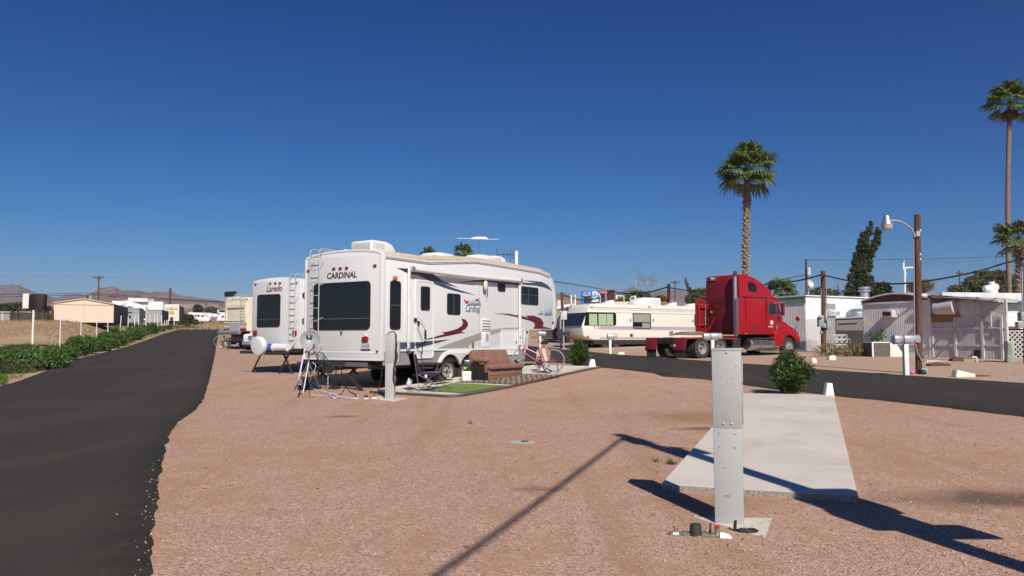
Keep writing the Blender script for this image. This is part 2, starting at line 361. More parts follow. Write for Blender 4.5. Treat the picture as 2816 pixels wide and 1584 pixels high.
def gravel(name, stops, dirt, scale=48., patch=.6, bs=.9):
    m, nt, b = newmat(name); co = coords(nt, True)
    wn = N(nt, 'ShaderNodeTexNoise', Scale=30.); nt.links.new(co, wn.inputs['Vector'])
    wco = mixc(nt, .012, co, wn.outputs['Color'], 'ADD')
    v = N(nt, 'ShaderNodeTexVoronoi', Scale=scale, Randomness=1.); nt.links.new(wco, v.inputs['Vector'])
    sep = N(nt, 'ShaderNodeSeparateColor'); nt.links.new(v.outputs['Color'], sep.inputs[0])
    c = ramp(nt, sep.outputs[0], stops)
    # darker gaps between stones
    c = mixc(nt, ramp(nt, v.outputs['Distance'], [(.45, (0,) * 3), (.85, (.45,) * 3)]), c, tuple(q * .40 for q in dirt))
    big = noisen(nt, co, .33, 7, .62, .4); mid = noisen(nt, co, 2.4, 5, .65)
    addn = N(nt, 'ShaderNodeMath', _operation='ADD'); nt.links.new(big, addn.inputs[0]); nt.links.new(mid, addn.inputs[1])
    pf = ramp(nt, addn.outputs[0], [(.0, (0,) * 3), (1., (1,) * 3)])
    hv = N(nt, 'ShaderNodeMath', _operation='MULTIPLY'); nt.links.new(addn.outputs[0], hv.inputs[0]); hv.inputs[1].default_value = .5
    pf = ramp(nt, hv.outputs[0], [(.49, (0,) * 3), (.57, (patch,) * 3)])
    c = mixc(nt, pf, c, tuple(dirt))
    mv = noisen(nt, co, 7., 4, .6)
    c = mixc(nt, ramp(nt, mv, [(.45, (0,) * 3), (.7, (.22,) * 3)]), c, tuple(q * .72 for q in dirt))
    if name == 'pink_gravel':
        wob = N(nt, 'ShaderNodeTexNoise', Scale=1.7, Detail=5.); nt.links.new(co, wob.inputs['Vector'])
        for k_, p_, s_, c_ in STAINS:
            q = gp(k_, *p_); sb = N(nt, 'ShaderNodeVectorMath', _operation='SUBTRACT'); nt.links.new(co, sb.inputs[0]); sb.inputs[1].default_value = (q.x, q.y, q.z)
            ln = N(nt, 'ShaderNodeVectorMath', _operation='LENGTH'); nt.links.new(scalev(nt, sb.outputs[0], (1 / s_[0], 1 / s_[1], 0)), ln.inputs[0])
            ad = N(nt, 'ShaderNodeMath', _operation='MULTIPLY_ADD'); nt.links.new(wob.outputs[0], ad.inputs[0]); ad.inputs[1].default_value = 1.6; nt.links.new(ln.outputs['Value'], ad.inputs[2])
            c = mixc(nt, ramp(nt, scalev(nt, ad.outputs[0], (.4, .4, .4)), [(.44, (.8,) * 3), (.76, (0,) * 3)]), c, c_)
    mp_ = N(nt, 'ShaderNodeMapping'); mp_.inputs['Rotation'].default_value = (0, 0, -.55); mp_.inputs['Scale'].default_value = (1.1, .09, 1); nt.links.new(co, mp_.inputs['Vector'])
    tk = noisen(nt, mp_.outputs[0], 1.6, 4, .6, .3)
    c = mixc(nt, ramp(nt, tk, [(.54, (0,) * 3), (.64, (.35,) * 3)]), c, tuple(q * .80 for q in dirt))
    nt.links.new(c, b.inputs['Base Color']); b.inputs['Roughness'].default_value = .9; b.inputs['Specular IOR Level'].default_value = .25
    inv = N(nt, 'ShaderNodeMath', _operation='SUBTRACT'); inv.inputs[0].default_value = 1.; nt.links.new(v.outputs['Distance'], inv.inputs[1])
    bumpn(nt, b, inv.outputs[0], bs * .75, .011); return m
M['gravel'] = gravel('pink_gravel', [(0., (.22, .125, .088)), (.10, (.38, .25, .19)), (.20, (.42, .24, .165)), (.5, (.525, .315, .222)), (.78, (.60, .395, .29)), (.90, (.56, .41, .32)), (.97, (.66, .52, .42))], (.43, .235, .135), 70, .6)
M['gravel2'] = gravel('tan_gravel', [(0., (0.270, 0.168, 0.115)), (.3, (0.414, 0.269, 0.190)), (.6, (0.522, 0.361, 0.261)), (.95, (0.666, 0.504, 0.387))], (0.468, 0.294, 0.190), 50, .75, .5)
def edgeconcrete():
    m, nt, b = newmat('rough_slab_edge'); co = coords(nt, True); f = noisen(nt, co, 38, 5, .75)
    nt.links.new(ramp(nt, f, [(.3, (.17, .145, .11)), (.5, (.34, .30, .24)), (.68, (.46, .42, .35))]), b.inputs['Base Color']); b.inputs['Roughness'].default_value = .95; bumpn(nt, b, f, 1., .02); return m
M['slab_edge'] = edgeconcrete()
def blindglass():
    m = mat('tinted_glass_with_blind', (.008, .010, .011), .07, dirt=.2, rvar=.03, spec=.45); nt = m.node_tree; b = nt.nodes['Principled BSDF']
    w_ = N(nt, 'ShaderNodeTexWave', Scale=7.5, Distortion=.15); w_.bands_direction = 'Z'; nt.links.new(coords(nt), w_.inputs['Vector'])
    c = b.inputs['Base Color'].links[0].from_socket; nt.links.new(mixc(nt, ramp(nt, w_.outputs['Fac'], [(.5, (0,) * 3), (.9, (.8,) * 3)]), c, (.026, .030, .030)), b.inputs['Base Color']); return m
M['glass_blind'] = blindglass()
def asphalt():
    m, nt, b = newmat('sealed_asphalt'); co = coords(nt, True)
    f = noisen(nt, co, 90, 3, .8); g = noisen(nt, scalev(nt, co, (.5, .16, 1)), 1., 6, .6, .8)
    c = ramp(nt, f, [(.3, (0.0297, 0.0260, 0.0232)), (.62, (0.0540, 0.0468, 0.0403)), (.78, (0.1418, 0.1196, 0.0976))])
    c = mixc(nt, ramp(nt, g, [(.46, (0,) * 3), (.68, (.42,) * 3)]), c, (0.0778, 0.0603, 0.0459))
    s = noisen(nt, scalev(nt, co, (1.6, .5, 1)), 1., 5, .7, 1.)
    c = mixc(nt, ramp(nt, s, [(.58, (0,) * 3), (.74, (.20,) * 3)]), c, (0.1620, 0.1248, 0.0878))
    nt.links.new(c, b.inputs['Base Color']); b.inputs['Roughness'].default_value = .92; b.inputs['Specular IOR Level'].default_value = .15
    bumpn(nt, b, f, .6, .006); return m
M['asphalt'] = asphalt()
def dirtground(name, stops, sc1=.05, sc2=2.):
    m, nt, b = newmat(name); co = coords(nt, True)
    a = noisen(nt, co, sc1, 8, .65, .5); f = noisen(nt, co, sc2, 6, .7)
    ad = N(nt, 'ShaderNodeMath', _operation='ADD'); nt.links.new(a, ad.inputs[0]); nt.links.new(f, ad.inputs[1])
    hv = N(nt, 'ShaderNodeMath', _operation='MULTIPLY'); nt.links.new(ad.outputs[0], hv.inputs[0]); hv.inputs[1].default_value = .5
    nt.links.new(ramp(nt, hv.outputs[0], stops), b.inputs['Base Color']); b.inputs['Roughness'].default_value = .95
    b.inputs['Specular IOR Level'].default_value = .1; bumpn(nt, b, f, .7, .05); return m
M['field'] = dirtground('dry_desert_soil', [(.36, (.20, .12, .075)), (.48, (.36, .235, .135)), (.58, (.45, .33, .20)), (.68, (.30, .19, .12))])
M['dirt'] = dirtground('pinkish_dirt', [(.36, (.28, .16, .11)), (.5, (.46, .28, .20)), (.65, (.52, .36, .26))], .3, 5)
def hillmat(name, a, c, dots):
    m, nt, b = newmat(name); co = coords(nt, True)
    n1 = noisen(nt, co, .012, 8, .65); v = noisen(nt, co, .06, 4, .85)
    col = ramp(nt, n1, [(.35, a), (.65, c)])
    col = mixc(nt, ramp(nt, v, [(.47, (0,) * 3), (.58, (.85,) * 3)]), col, dots)
    nt.links.new(col, b.inputs['Base Color']); b.inputs['Roughness'].default_value = 1.; b.inputs['Specular IOR Level'].default_value = 0.
    return m
M['hill_near'] = hillmat('rocky_hill', (.225, .155, .135), (.32, .235, .205), (.085, .075, .06))
M['hill_mid'] = hillmat('brown_hill', (.23, .17, .145), (.29, .215, .185), (.13, .11, .09))
M['hill_far'] = hillmat('far_mountain', (.19, .15, .14), (.24, .19, .175), (.14, .12, .11))
def leafmat(name, a, c, tr=.25, rough=.5):
    m, nt, b = newmat(name)
    g = N(nt, 'ShaderNodeNewGeometry'); co = g.outputs['Position']
    col = ramp(nt, g.outputs['Random Per Island'], [(0., a), (1., c)])
    n = noisen(nt, co, 2.2, 3, .6)
    col = mixc(nt, ramp(nt, n, [(.38, (.45,) * 3), (.6, (0,) * 3)]), col, tuple(q * .45 for q in a))
    nt.links.new(col, b.inputs['Base Color']); b.inputs['Roughness'].default_value = rough; b.inputs['Specular IOR Level'].default_value = .35
    t = N(nt, 'ShaderNodeBsdfTranslucent'); nt.links.new(col, t.inputs[0])
    mx = N(nt, 'ShaderNodeMixShader'); mx.inputs[0].default_value = tr
    nt.links.new(b.outputs[0], mx.inputs[1]); nt.links.new(t.outputs[0], mx.inputs[2]); nt.links.new(mx.outputs[0], nt.nodes['Material Output'].inputs[0])
    return m
M['leaf_weed'] = leafmat('weed_leaf', (.05, .105, .022), (.15, .25, .055))
M['leaf_olive'] = leafmat('olive_weed_leaf', (.07, .09, .035), (.17, .18, .07))
M['grass_dry'] = leafmat('dry_grass_blade', (.25, .17, .09), (.44, .33, .18), .15, .8)
M['grass_green'] = leafmat('green_grass_blade', (.07, .15, .02), (.17, .27, .05))
M['leaf_oleander'] = leafmat('oleander_leaf', (.025, .06, .012), (.11, .18, .04), .15, .38)
M['leaf_palm'] = leafmat('palm_frond', (.08, .12, .03), (.24, .29, .085), .3, .4)
M['leaf_palm_dry'] = leafmat('dry_palm_frond', (.22, .14, .07), (.38, .27, .15), .15, .8)
M['leaf_cypress'] = leafmat('cypress_spray', (.045, .058, .026), (.10, .115, .05), .1, .7)
M['leaf_tree'] = leafmat('mesquite_leaf', (.10, .115, .055), (.20, .215, .11), .2, .7)
M['leaf_rust'] = leafmat('rusty_shrub_leaf', (.17, .10, .05), (.28, .18, .09), .2, .8)
M['leaf_dark'] = leafmat('dark_shrub_leaf', (.05, .06, .03), (.10, .10, .05), .15, .8)
M['flowerbed'] = leafmat('yellowing_border_leaf', (.14, .15, .04), (.38, .28, .10), .2, .7)
M['bark'] = mat('palm_bark', (.25, .18, .125), .9, dirt=.8, dscale=9, dcol=(.10, .07, .05), bump=.8, bscale=14)
M['boots'] = mat('palm_boot_stubs', (.42, .31, .21), .85, dirt=.8, dscale=6, dcol=(.14, .085, .055))
M['bark_dark'] = mat('dark_bark', (.08, .06, .045), .9, bump=.6)

# ---------------------------------------------------------------- camera, sky, sun
cam = bpy.data.cameras.new('camera'); co_ = bpy.data.objects.new('camera', cam); COL.objects.link(co_)
co_.location = (0, 0, EYE); co_.rotation_euler = (PI / 2 + PITCH, 0, 0)
cam.sensor_width = 36; cam.lens = 36 * FPX / 2816; cam.clip_start = .05; cam.clip_end = 20000
sc.camera = co_
SUN_EL = math.radians(39.5); SH = Vector((-.275, .961))           # the way shadows run on the ground
w = bpy.data.worlds.new('World'); sc.world = w; w.use_nodes = True; nt = w.node_tree
bg = nt.nodes['Background']; sky = nt.nodes.new('ShaderNodeTexSky'); sky.sky_type = 'NISHITA'; sky.sun_disc = False
sky.sun_elevation = SUN_EL; sky.sun_rotation = math.atan2(-SH.x, -SH.y); sky.altitude = 600; sky.air_density = 1.0; sky.dust_density = .55; sky.ozone_density = 4.
sp_ = N(nt, 'ShaderNodeSeparateColor'); nt.links.new(sky.outputs[0], sp_.inputs[0]); cb_ = N(nt, 'ShaderNodeCombineColor')
for i_, (e_, k_) in enumerate(((2.26, .052), (1.53, .198), (1.20, .505))):      # contrast of the clear dry sky, channel by channel
    pw = N(nt, 'ShaderNodeMath', _operation='POWER'); nt.links.new(sp_.outputs[i_], pw.inputs[0]); pw.inputs[1].default_value = e_
    ml = N(nt, 'ShaderNodeMath', _operation='MULTIPLY'); nt.links.new(pw.outputs[0], ml.inputs[0]); ml.inputs[1].default_value = k_; nt.links.new(ml.outputs[0], cb_.inputs[i_])
nt.links.new(cb_.outputs[0], bg.inputs[0]); bg.inputs[1].default_value = .085
sl = bpy.data.lights.new('sun', 'SUN'); sl.energy = 4.7; sl.angle = math.radians(.53); sl.color = (1, .94, .85)
so = bpy.data.objects.new('sun', sl); COL.objects.link(so)
ld = Vector((SH.x * math.cos(SUN_EL), SH.y * math.cos(SUN_EL), -math.sin(SUN_EL)))
so.rotation_euler = ld.to_track_quat('-Z', 'Y').to_euler(); so.location = (5, -10, 20)
sc.view_settings.view_transform = 'Standard'; sc.view_settings.look = 'None'; sc.view_settings.exposure = .14; sc.view_settings.gamma = 1

# ---------------------------------------------------------------- ground, yards, roads
def interp(pts, y):
    """x at y along a polyline of (x, y) sorted by y, straight on past its ends"""
    if y <= pts[0][1]: a, b = pts[0], pts[1]
    elif y >= pts[-1][1]: a, b = pts[-2], pts[-1]
    else:
        for i in range(len(pts) - 1):
            if y <= pts[i + 1][1]: a, b = pts[i], pts[i + 1]; break
    return a[0] + (b[0] - a[0]) * (y - a[1]) / (b[1] - a[1])
def line_of(trace):
    o = sorted([(p.x, p.y) for p in (gp(*t) for t in trace)], key=lambda q: q[1]); r = [o[0]]
    for q in o[1:]:
        if q[1] - r[-1][1] > .25: r.append(q)
    return r
Ys = [-40, -20]; yv = -8.
while yv < 3400: Ys.append(yv); yv += max(.5, abs(yv) * .035)
Ys.append(3400)
def ground():
    V = []; Fa = []; K = 121
    for y in Ys:
        for i in range(K):
            t = (i / (K - 1)) * 2 - 1; hw = 25 + max(0, y) * 1.25
            x = hw * (abs(t) ** 1.0) * (1 if t > 0 else -1); V.append((x, y, G(x, y)))
    for j in range(len(Ys) - 1):
        for i in range(K - 1): a = j * K + i; Fa.append((a, a + 1, a + K + 1, a + K))
    tag(rawmesh('ground', V, Fa, M['field'], smooth=True), kind='structure')
ground()
def sheet(name, fl, fr, ya, yb, off, mt, cols=24, jit=0., dy=.014, mind=.06, skirt=.12):
    V = []; Fa = []; y = ya; rows = 0
    while True:
        a = fl(y) + jit * (noise.noise(Vector((y * 2.1, 3, off * 99))) + .5 * 1.1 * noise.noise(Vector((y * 13, 9, 1)))); b = fr(y) + jit * (noise.noise(Vector((y * 2.3, 30, off * 99))) + .5 * 1.1 * noise.noise(Vector((y * 12, 5, 2))))
        row = [(a - .02, -skirt)] + [(a + (b - a) * i / cols, off) for i in range(cols + 1)] + [(b + .02, -skirt)]
        for x, o in row: V.append((x, y, G(x, y) + o))
        rows += 1
        if y >= yb: break
        y = min(yb, y + max(mind, abs(y) * dy))
    K = cols + 3
    for j in range(rows - 1):
        for i in range(K - 1): a = j * K + i; Fa.append((a, a + 1, a + K + 1, a + K))
    o = rawmesh(name, V, Fa, mt, smooth=False); return tag(o, kind='structure')
LR = line_of([('D', 372, 1449), ('D', 382, 1380), ('D', 388, 1300), ('D', 402, 1200), ('D', 418, 1120), ('D', 430, 1088), ('D', 458, 1058), ('D', 492, 1036), ('D', 512, 1008), ('D', 527, 955), ('D', 539, 900), ('D', 546, 860), ('D', 549, 838), ('D', 556, 828)])
LL = line_of([('A', 0, 1190), ('A', 200, 1130), ('A', 400, 1052), ('A', 560, 985), ('A', 700, 935), ('A', 840, 885), ('A', 1040, 838), ('A', 1270, 778), ('A', 1450, 715), ('A', 1620, 650), ('A', 1780, 605)])
LL = [(-8.6, 2.), (-10.2, 9.)] + [q for q in LL if q[1] > 12]
NE = line_of([('F', 720, 1236), ('F', 1000, 1258), ('F', 1450, 1312), ('F', 1540, 1352), ('F', 2174, 1395), ('H', 690, 1210), ('H', 985, 1250), ('H', 1260, 1290), ('J', 1000, 330), ('J', 1110, 345), ('J', 1420, 375), ('J', 1900, 430), ('J', 2286, 478)])
FE = line_of([('F', 160, 1000), ('F', 680, 1045), ('F', 900, 1070), ('F', 1340, 1100), ('F', 2174, 1165), ('H', 690, 1030), ('H', 985, 1050), ('H', 1210, 1060), ('J', 1000, 180), ('J', 1570, 220), ('J', 2286, 270)])
RD = Vector((-.258, .966))
NE.append((NE[-1][0] + RD.x * 45, NE[-1][1] + RD.y * 45)); FE.append((FE[-1][0] + RD.x * 25, FE[-1][1] + RD.y * 25))
xLR = lambda y: interp(LR, y); xLL = lambda y: interp(LL, y); xNE = lambda y: interp(NE, y); xFE = lambda y: interp(FE, y)
if __name__ != '__main__': print(LR, LL, NE, FE)
yend = LL[-1][1]
sheet('gravel_yard', lambda y: xLR(y) - .3, lambda y: max(xNE(y), xLR(y) + 2) + .3, -6, 75, .03, M['gravel'], 30)
sheet('far_gravel_lot', lambda y: xFE(y) - .3, lambda y: max(xFE(y) + 4, 34 + .2 * y), -2, 78, .03, M['gravel2'], 24)
sheet('road', xLL, xLR, -6, yend, .06, M['asphalt'], 10, .05)
sheet('park_lane', xNE, lambda y: xFE(y), -4, 74, .06, M['asphalt'], 8, .08)
sheet('verge', lambda y: xLL(y) - 1.6 - .4 * noise.noise(Vector((y * .7, 0, 0))), lambda y: xLL(y) + .4, 10, yend, .025, M['dirt'], 6, .3)
# ================================================================ vehicles
TA = math.atan2(.845, .535)
def crownbody(mb, top, bot, W, crown, y0=0., n=8, m=0):
    """closed solid: top and bot are (x, z) polylines from rear to front; the top is crowned across its width"""
    k = len(top); kb = len(bot); vs = []; K = k + kb
    for j in range(n + 1):
        t = j / n; y = y0 + W * t; c = crown * (1 - (2 * t - 1) ** 2)
        for x, z in top: vs.append((x, y, z + c))
        for x, z in reversed(bot): vs.append((x, y, z))
    fs = [tuple(range(K)), tuple(range(n * K + K - 1, n * K - 1, -1))]
    for j in range(n):
        for i in range(K): i2 = (i + 1) % K; fs.append((j * K + i, (j + 1) * K + i, (j + 1) * K + i2, j * K + i2))
    mb.add(vs, fs, m); return mb
def window(par, F, k, pts, plane, d, name='window', frame=.035, r=.06, split=None, glass='glass', hsplit=None, out=.018, curtain=None):
    """traced TL TR BR BL corners -> rounded frame and glass standing proud of the wall"""
    q = F.sides(k, pts, d) if plane == 'side' else F.ends(k, pts, d)
    if plane == 'end': q = [q[1], q[0], q[3], q[2]]
    x0, z0, x1, z1 = rq(q); ax = 'y' if plane == 'side' else 'x'
    fr = MB().ring(rr(x0, z0, x1, z1, r), rr(x0 + frame, z0 + frame, x1 - frame, z1 - frame, max(.01, r - frame * .5)), ax, d - out, d + .002).build(name, M['black'], par)
    g = MB().prism(rr(x0 + frame * .9, z0 + frame * .9, x1 - frame * .9, z1 - frame * .9, max(.01, r - frame * .5)), ax, d - out * .45, d + .001); g.build('pane', M[glass], fr, smooth=0)
    b = MB()
    if split is not None:
        xs = x0 + (x1 - x0) * split
        if ax == 'y': b.box(xs - .012, d - out * .8, z0 + frame, xs + .012, d - .001, z1 - frame)
        else: b.box(d - out * .8, xs - .012, z0 + frame, d - .001, xs + .012, z1 - frame)
    if hsplit is not None:
        zs = z0 + (z1 - z0) * hsplit
        if ax == 'y': b.box(x0 + frame, d - out * .85, zs - .009, x1 - frame, d - .001, zs + .009)
        else: b.box(d - out * .85, x0 + frame, zs - .009, d - .001, x1 - frame, zs + .009)
    if b.v: b.build('glazing_bar', M['black'] if 'glass' not in glass else M['greybar'], fr, smooth=0)
    return (x0, z0, x1, z1), fr
M['greybar'] = mat('grey_glazing_bar', (.10, .11, .115), .5)
def decal(par, F, k, pts, mt, t=0., name='decal', plane='side', d=.004):
    if plane == 'side': p = F.sides(k, pts, t); return MB().prism(p, 'y', t - d, t + .001).build(name, M[mt], par, smooth=0)
    p = F.ends(k, pts, t); return MB().prism(p, 'x', t - d, t + .001).build(name, M[mt], par, smooth=0)
def lamp(par, F, k, x, y, l, mt='redlens', w=.05, h=.028, name='marker_light', d=.035, plane='end'):
    a, z = F.end(k, x, y, l) if plane == 'end' else F.side(k, x, y, l)
    b = MB()
    if plane == 'end': b.box(l - d, a - w, z - h, l + .001, a + w, z + h)
    else: b.box(a - w, l - d, z - h, a + w, l + .001, z + h)
    return b.build(name, M[mt], par, bevel=min(w, h) * .35)
def ladder(par, ya, yb, z0, z1, x, n, roof=.5, drop=.0, name='ladder', mt='ladder'):
    b = MB()
    for y in (ya, yb):
        b.loft([(x, y, z0), (x, y, z1 - .05), (x + .03, y, z1 + .03), (x + .10, y, z1 + .06), (x + roof, y, z1 + .05), (x + roof + .06, y, z1 - .08)], .014, 8)
        for t in (.06, .33, .66, .88):
            z = z0 + (z1 - z0) * t; b.loft([(x, y, z), (0, y - .08 * 0, z + .06)], .009, 6)
    for i in range(n):
        z = z0 + (z1 - z0) * (i + .5) / n; b.loft([(x, ya, z), (x, yb, z)], .0125, 6)
    b.loft([(x + roof, ya, z1 + .05), (x + roof, yb, z1 + .05)], .012, 6)
    return b.build(name, M[mt], par)
def wheel(par, c, r, w, face=-1, rim=.62, mt='alloy', holes=8, name='wheel', dish=.06, hub=None):
    """wheel turning about local y, outer face towards face*y"""
    mt3 = Matrix(((1, 0, 0), (0, 0, face), (0, 1 * 1, 0)))
    c = Vector(c); ri = r * rim
    h = MB().lathe(c, [(0, w * .40), (r * .10, w * .40), (r * .12, w * .30), (r * .17, w * .16), (r * .17, 0), (0, 0)], 16, mt3).build(name, hub or M['steel_grey'], par)
    ty = MB(); pr = [(ri, -w / 2 + .01), (ri + .02, -w / 2), (r * .90, -w / 2 - .004), (r * .97, -w / 2 + .02)]
    for i in range(5):
        z = -w / 2 + .035 + (w - .07) * i / 4.; pr += [(r, z - .012), (r, z + .008), (r - .012, z + .010), (r - .012, z + .02)]
    pr += [(r * .97, w / 2 - .02), (r * .90, w / 2 + .004), (ri + .02, w / 2), (ri, w / 2 - .01), (ri, -w / 2 + .01)]
    ty.lathe(c, pr, 40, mt3).build('tyre', M['rubber'], h)
    rb = MB().lathe(c, [(ri + .006, w / 2 - .005), (ri + .006, w / 2 + .008), (ri - .012, w / 2 + .008), (ri - .025, w / 2 - .03), (ri - .04, w / 2 - dish - .02), (r * .26, w / 2 - dish + .02), (r * .16, w / 2 - dish + .03), (r * .16, w / 2 - dish - .02), (0, w / 2 - dish - .02)], 32, mt3)
    for i in range(holes):
        a = 2 * PI * i / holes; rh = (ri - .04 + r * .26) / 2; sz = (ri - .04 - r * .26) * .33
        p = c + mt3 @ Vector((rh * math.cos(a), rh * math.sin(a), w / 2 - dish + .003)); rb.ball(p, (sz, sz * .9, .012), 10, 6, mt3, 1)
    rb.build('rim', [M[mt], M['black']], h)
    return h
def roof_ac(par, x, y, z, L, W, H, name='roof_air_conditioner', flip=1):
    b = MB(); pr = [(-L / 2, 0), (-L / 2 - .01, H * .85), (-L / 2 + .06, H), (L * .1, H * 1.02), (L * .36, H * .82), (L / 2, H * .3), (L / 2, 0)]
    pr = [(x + flip * p, z + q) for p, q in pr]
    b.prism(pr, 'y', y - W / 2, y + W / 2); o = b.build(name, M['trim_white'], par, bevel=.035)
    g = MB()
    for i in range(15):
        yy = y - W / 2 + W * (i + 1.) / 17; g.box(x - flip * (L / 2 + .014) - .004, yy - .008, z + H * .22, x - flip * (L / 2 + .014) + .012, yy + .008, z + H * .80)
    for i in range(9):
        xx = x - flip * L * .40 + flip * L * .46 * i / 9; g.box(xx - .010, y - W / 2 - .004, z + H * .32, xx + .010, y - W / 2 + .01, z + H * .80)
    g.build('grille', M['dark_slot'], o); return o
M['dark_slot'] = mat('grille_shadow_plastic', (.34, .34, .34), .6)
def vent(par, x, y, z, s=.4, h=.1, name='roof_vent', w=None):
    w = w or s; b = MB().box(x - s / 2, y - w / 2, z, x + s / 2, y + w / 2, z + h * .35); b.prism([(x - s * .48, z + h * .35), (x - s * .42, z + h * .9), (x - s * .2, z + h), (x + s * .3, z + h), (x + s * .47, z + h * .6), (x + s * .48, z + h * .35)], 'y', y - w * .47, y + w * .47)
    return b.build(name, M['trim_white'], par, bevel=.012)

# ---------------------------------------------------------------- the big fifth wheel trailer
Fc = Fr(xg(-.1716 * 18.9, 18.9), TA); CW = 2.70
tc = thing('fifth_wheel_trailer', 'large white fifth wheel trailer lettered CARDINAL with a furled awning, navy and maroon swooshes', 'trailer', Fc.o, TA)
gut = Fc.sides('E', [(-10, 246), (240, 241), (600, 234), (640, 236), (800, 262), (1150, 322), (1240, 358)])
mem = Fc.sides('E', [(-10, 212), (240, 203), (600, 204), (640, 206), (800, 230), (1150, 297), (1250, 342)])
gut[0] = (.10, gut[1][1]); mem[0] = (.10, mem[1][1]); mem[-1] = (gut[-1][0] + .06, mem[-1][1])
nose = Fc.sides('E', [(1268, 385), (1288, 450), (1303, 600), (1303, 740), (1295, 785), (1275, 806)])
under = Fc.sides('E', [(1075, 806), (1062, 950), (1035, 1012), (975, 1035), (700, 1050), (600, 1060), (350, 1085), (0, 1096)])
under[-1] = (.10, under[-2][1])
# body sides: upper shell (white) and skirt (grey) below the trim line
zt = Fc.side('E', 0, 977)[1]; zt2 = Fc.side('E', 590, 966)[1]; zt = (zt + zt2) / 2
top = gut + nose
body_bot = [(.10, zt)] + [Fc.side('E', 975, 1030)] * 0 + [(Fc.side('E', 1062, 950)[0], zt), Fc.side('E', 1075, 806)]
b = MB(); crownbody(b, gut, [(.10, zt)] + [(gut[-1][0], zt + 1.0)], CW, .0)
b = MB(); poly = gut + nose + [Fc.side('E', 1075, 806), (Fc.side('E', 1062, 950)[0], zt), (.10, zt)]
b.prism(poly, 'y', 0, CW); b.build('body', M['white'], tc, smooth=25, bevel=.012)
b = MB(); crownbody(b, mem, gut, CW + .02, .10, -.01); b.build('roof', M['membrane'], tc, bevel=.012)
b = MB()
for i in range(len(gut) - 1):
    b.bar((gut[i][0], -.022, gut[i][1] - .005), (gut[i + 1][0], -.022, gut[i + 1][1] - .005), .03, .03)
    b.bar((gut[i][0], -.018, gut[i][1] - .05), (gut[i + 1][0], -.018, gut[i + 1][1] - .05), .02, .012)
b.build('gutter', M['trim_white'], tc)
# skirt with wheel arches
zb = under[-2][1]
c1 = Fc.side('R', 768, 668); c2 = Fc.side('R', 1004, 640); zw = (c1[1] + c2[1]) / 2; rw = .39
zw = .39; c1 = (c1[0], zw); c2 = (c1[0] + .92, zw)
sk = [(.10, zt - .003), (c1[0] - .66, zt - .003)]
xend = Fc.side('E', 1040, 1010)[0]
def arcs2(r, zl, dz=0.):
    a0 = math.degrees(math.asin(max(-.3, min(.9, (zl - zw - dz) / r)))); am = math.degrees(math.acos(min(1, .46 / r))) if r < .6 else 90
    return [(c1[0] + r * math.cos(math.radians(a)), zw + dz + r * math.sin(math.radians(a))) for a in np.linspace(180 - a0, am, 9)] + [(c2[0] + r * math.cos(math.radians(a)), zw + dz + r * math.sin(math.radians(a))) for a in np.linspace(180 - am, a0, 9)]
arch = arcs2(.50, zb)
skp = [(.10, zt - .003), (xend + .05, zt - .003), (xend, zb + .02)] + arch[::-1] + [(.10, zb)]
b = MB(); b.prism(skp, 'y', .012, .05); b.prism([(.10, zt - .003), (xend + .05, zt - .003), (xend, zb + .02), (.10, zb)], 'y', CW - .05, CW - .012)
b.build('skirt', M['grey_skirt'], tc)
b = MB(); b.bar((.12, -.008, zt), (xend + .05, -.008, zt), .03, .05); b.build('belt_trim', M['trim_white'], tc)
af = MB(); inner = arch; outer = arcs2(.615, zb - .03)
af.prism(outer + inner[::-1], 'y', -.035, .015); af.build('fender_trim', M['trim_white'], tc, bevel=.008)
b = MB(); b.box(.2, .06, zb + .02, xend - .1, CW - .06, zt - .02); b.box(c1[0] - .6, .25, zb - .02, c2[0] + .6, CW - .3, zb + .04)
for yy in (.45, CW - .45): b.box(.05, yy - .04, zb - .10, xend - .3, yy + .04, zb + .03)
b.build('chassis', M['blacksteel'], tc)
for c in (c1, c2):
    wheel(tc, (c[0], .20, zw), rw, .24); wheel(tc, (c[0], CW - .20, zw), rw, .24, 1)
b = MB()
for c in (c1, c2): b.loft([(c[0], .1, zw), (c[0], CW - .1, zw)], .04, 8)
b.build('axle', M['blacksteel'], tc)
# gooseneck pin box, landing legs
b = MB(); px = Fc.side('E', 1100, 860)[0]
b.prism([(xend + .10, Fc.side('E', 1075, 806)[1]), (px + .35, Fc.side('E', 1075, 806)[1]), (px + .12, zb + .45), (xend + .12, zb + .15)], 'y', 1.0, CW - 1.0)
b.build('pin_box', M['blacksteel'], tc)
for yy in (.25, CW - .25):
    MB().box(xend - .16, yy - .05, .04, xend - .06, yy + .05, zb + .5).box(xend - .24, yy - .13, 0, xend + .02, yy + .13, .04).build('landing_leg', M['blacksteel'], tc)
# rear cap
cr = Fc.ends('C', [(745, 250), (745, 1060), (112, 1055), (120, 290)])
yl, yr = CW + .012, -.012; ztop = mem[1][1] - .015
zcb = (cr[1][1] + cr[2][1]) / 2
zcb = max(zcb, zb + .02)
def arcsec(z0, e=0.):
    p = [(yr - e, z0)]
    p += [(yr - e, ztop - .09), (yr + .03 - e, ztop - .02)]
    for i in range(1, 12):
        t = i / 12; p.append((yr + (yl - yr) * t, ztop + e + .10 * (1 - (2 * t - 1) ** 2) ))
    p += [(yl - .03 + e, ztop - .02), (yl + e, ztop - .09), (yl + e, z0)]; return p
b = MB(); b.prism(arcsec(zcb), 'x', -.03, .12); b.build('rear_cap', M['white'], tc, bevel=.02)
zs = (Fc.end('C', 110, 990, -.03)[1] + Fc.end('C', 745, 995, -.03)[1]) / 2
b = MB(); b.box(-.036, .02, zs - .015, -.028, CW - .02, zs + .015)
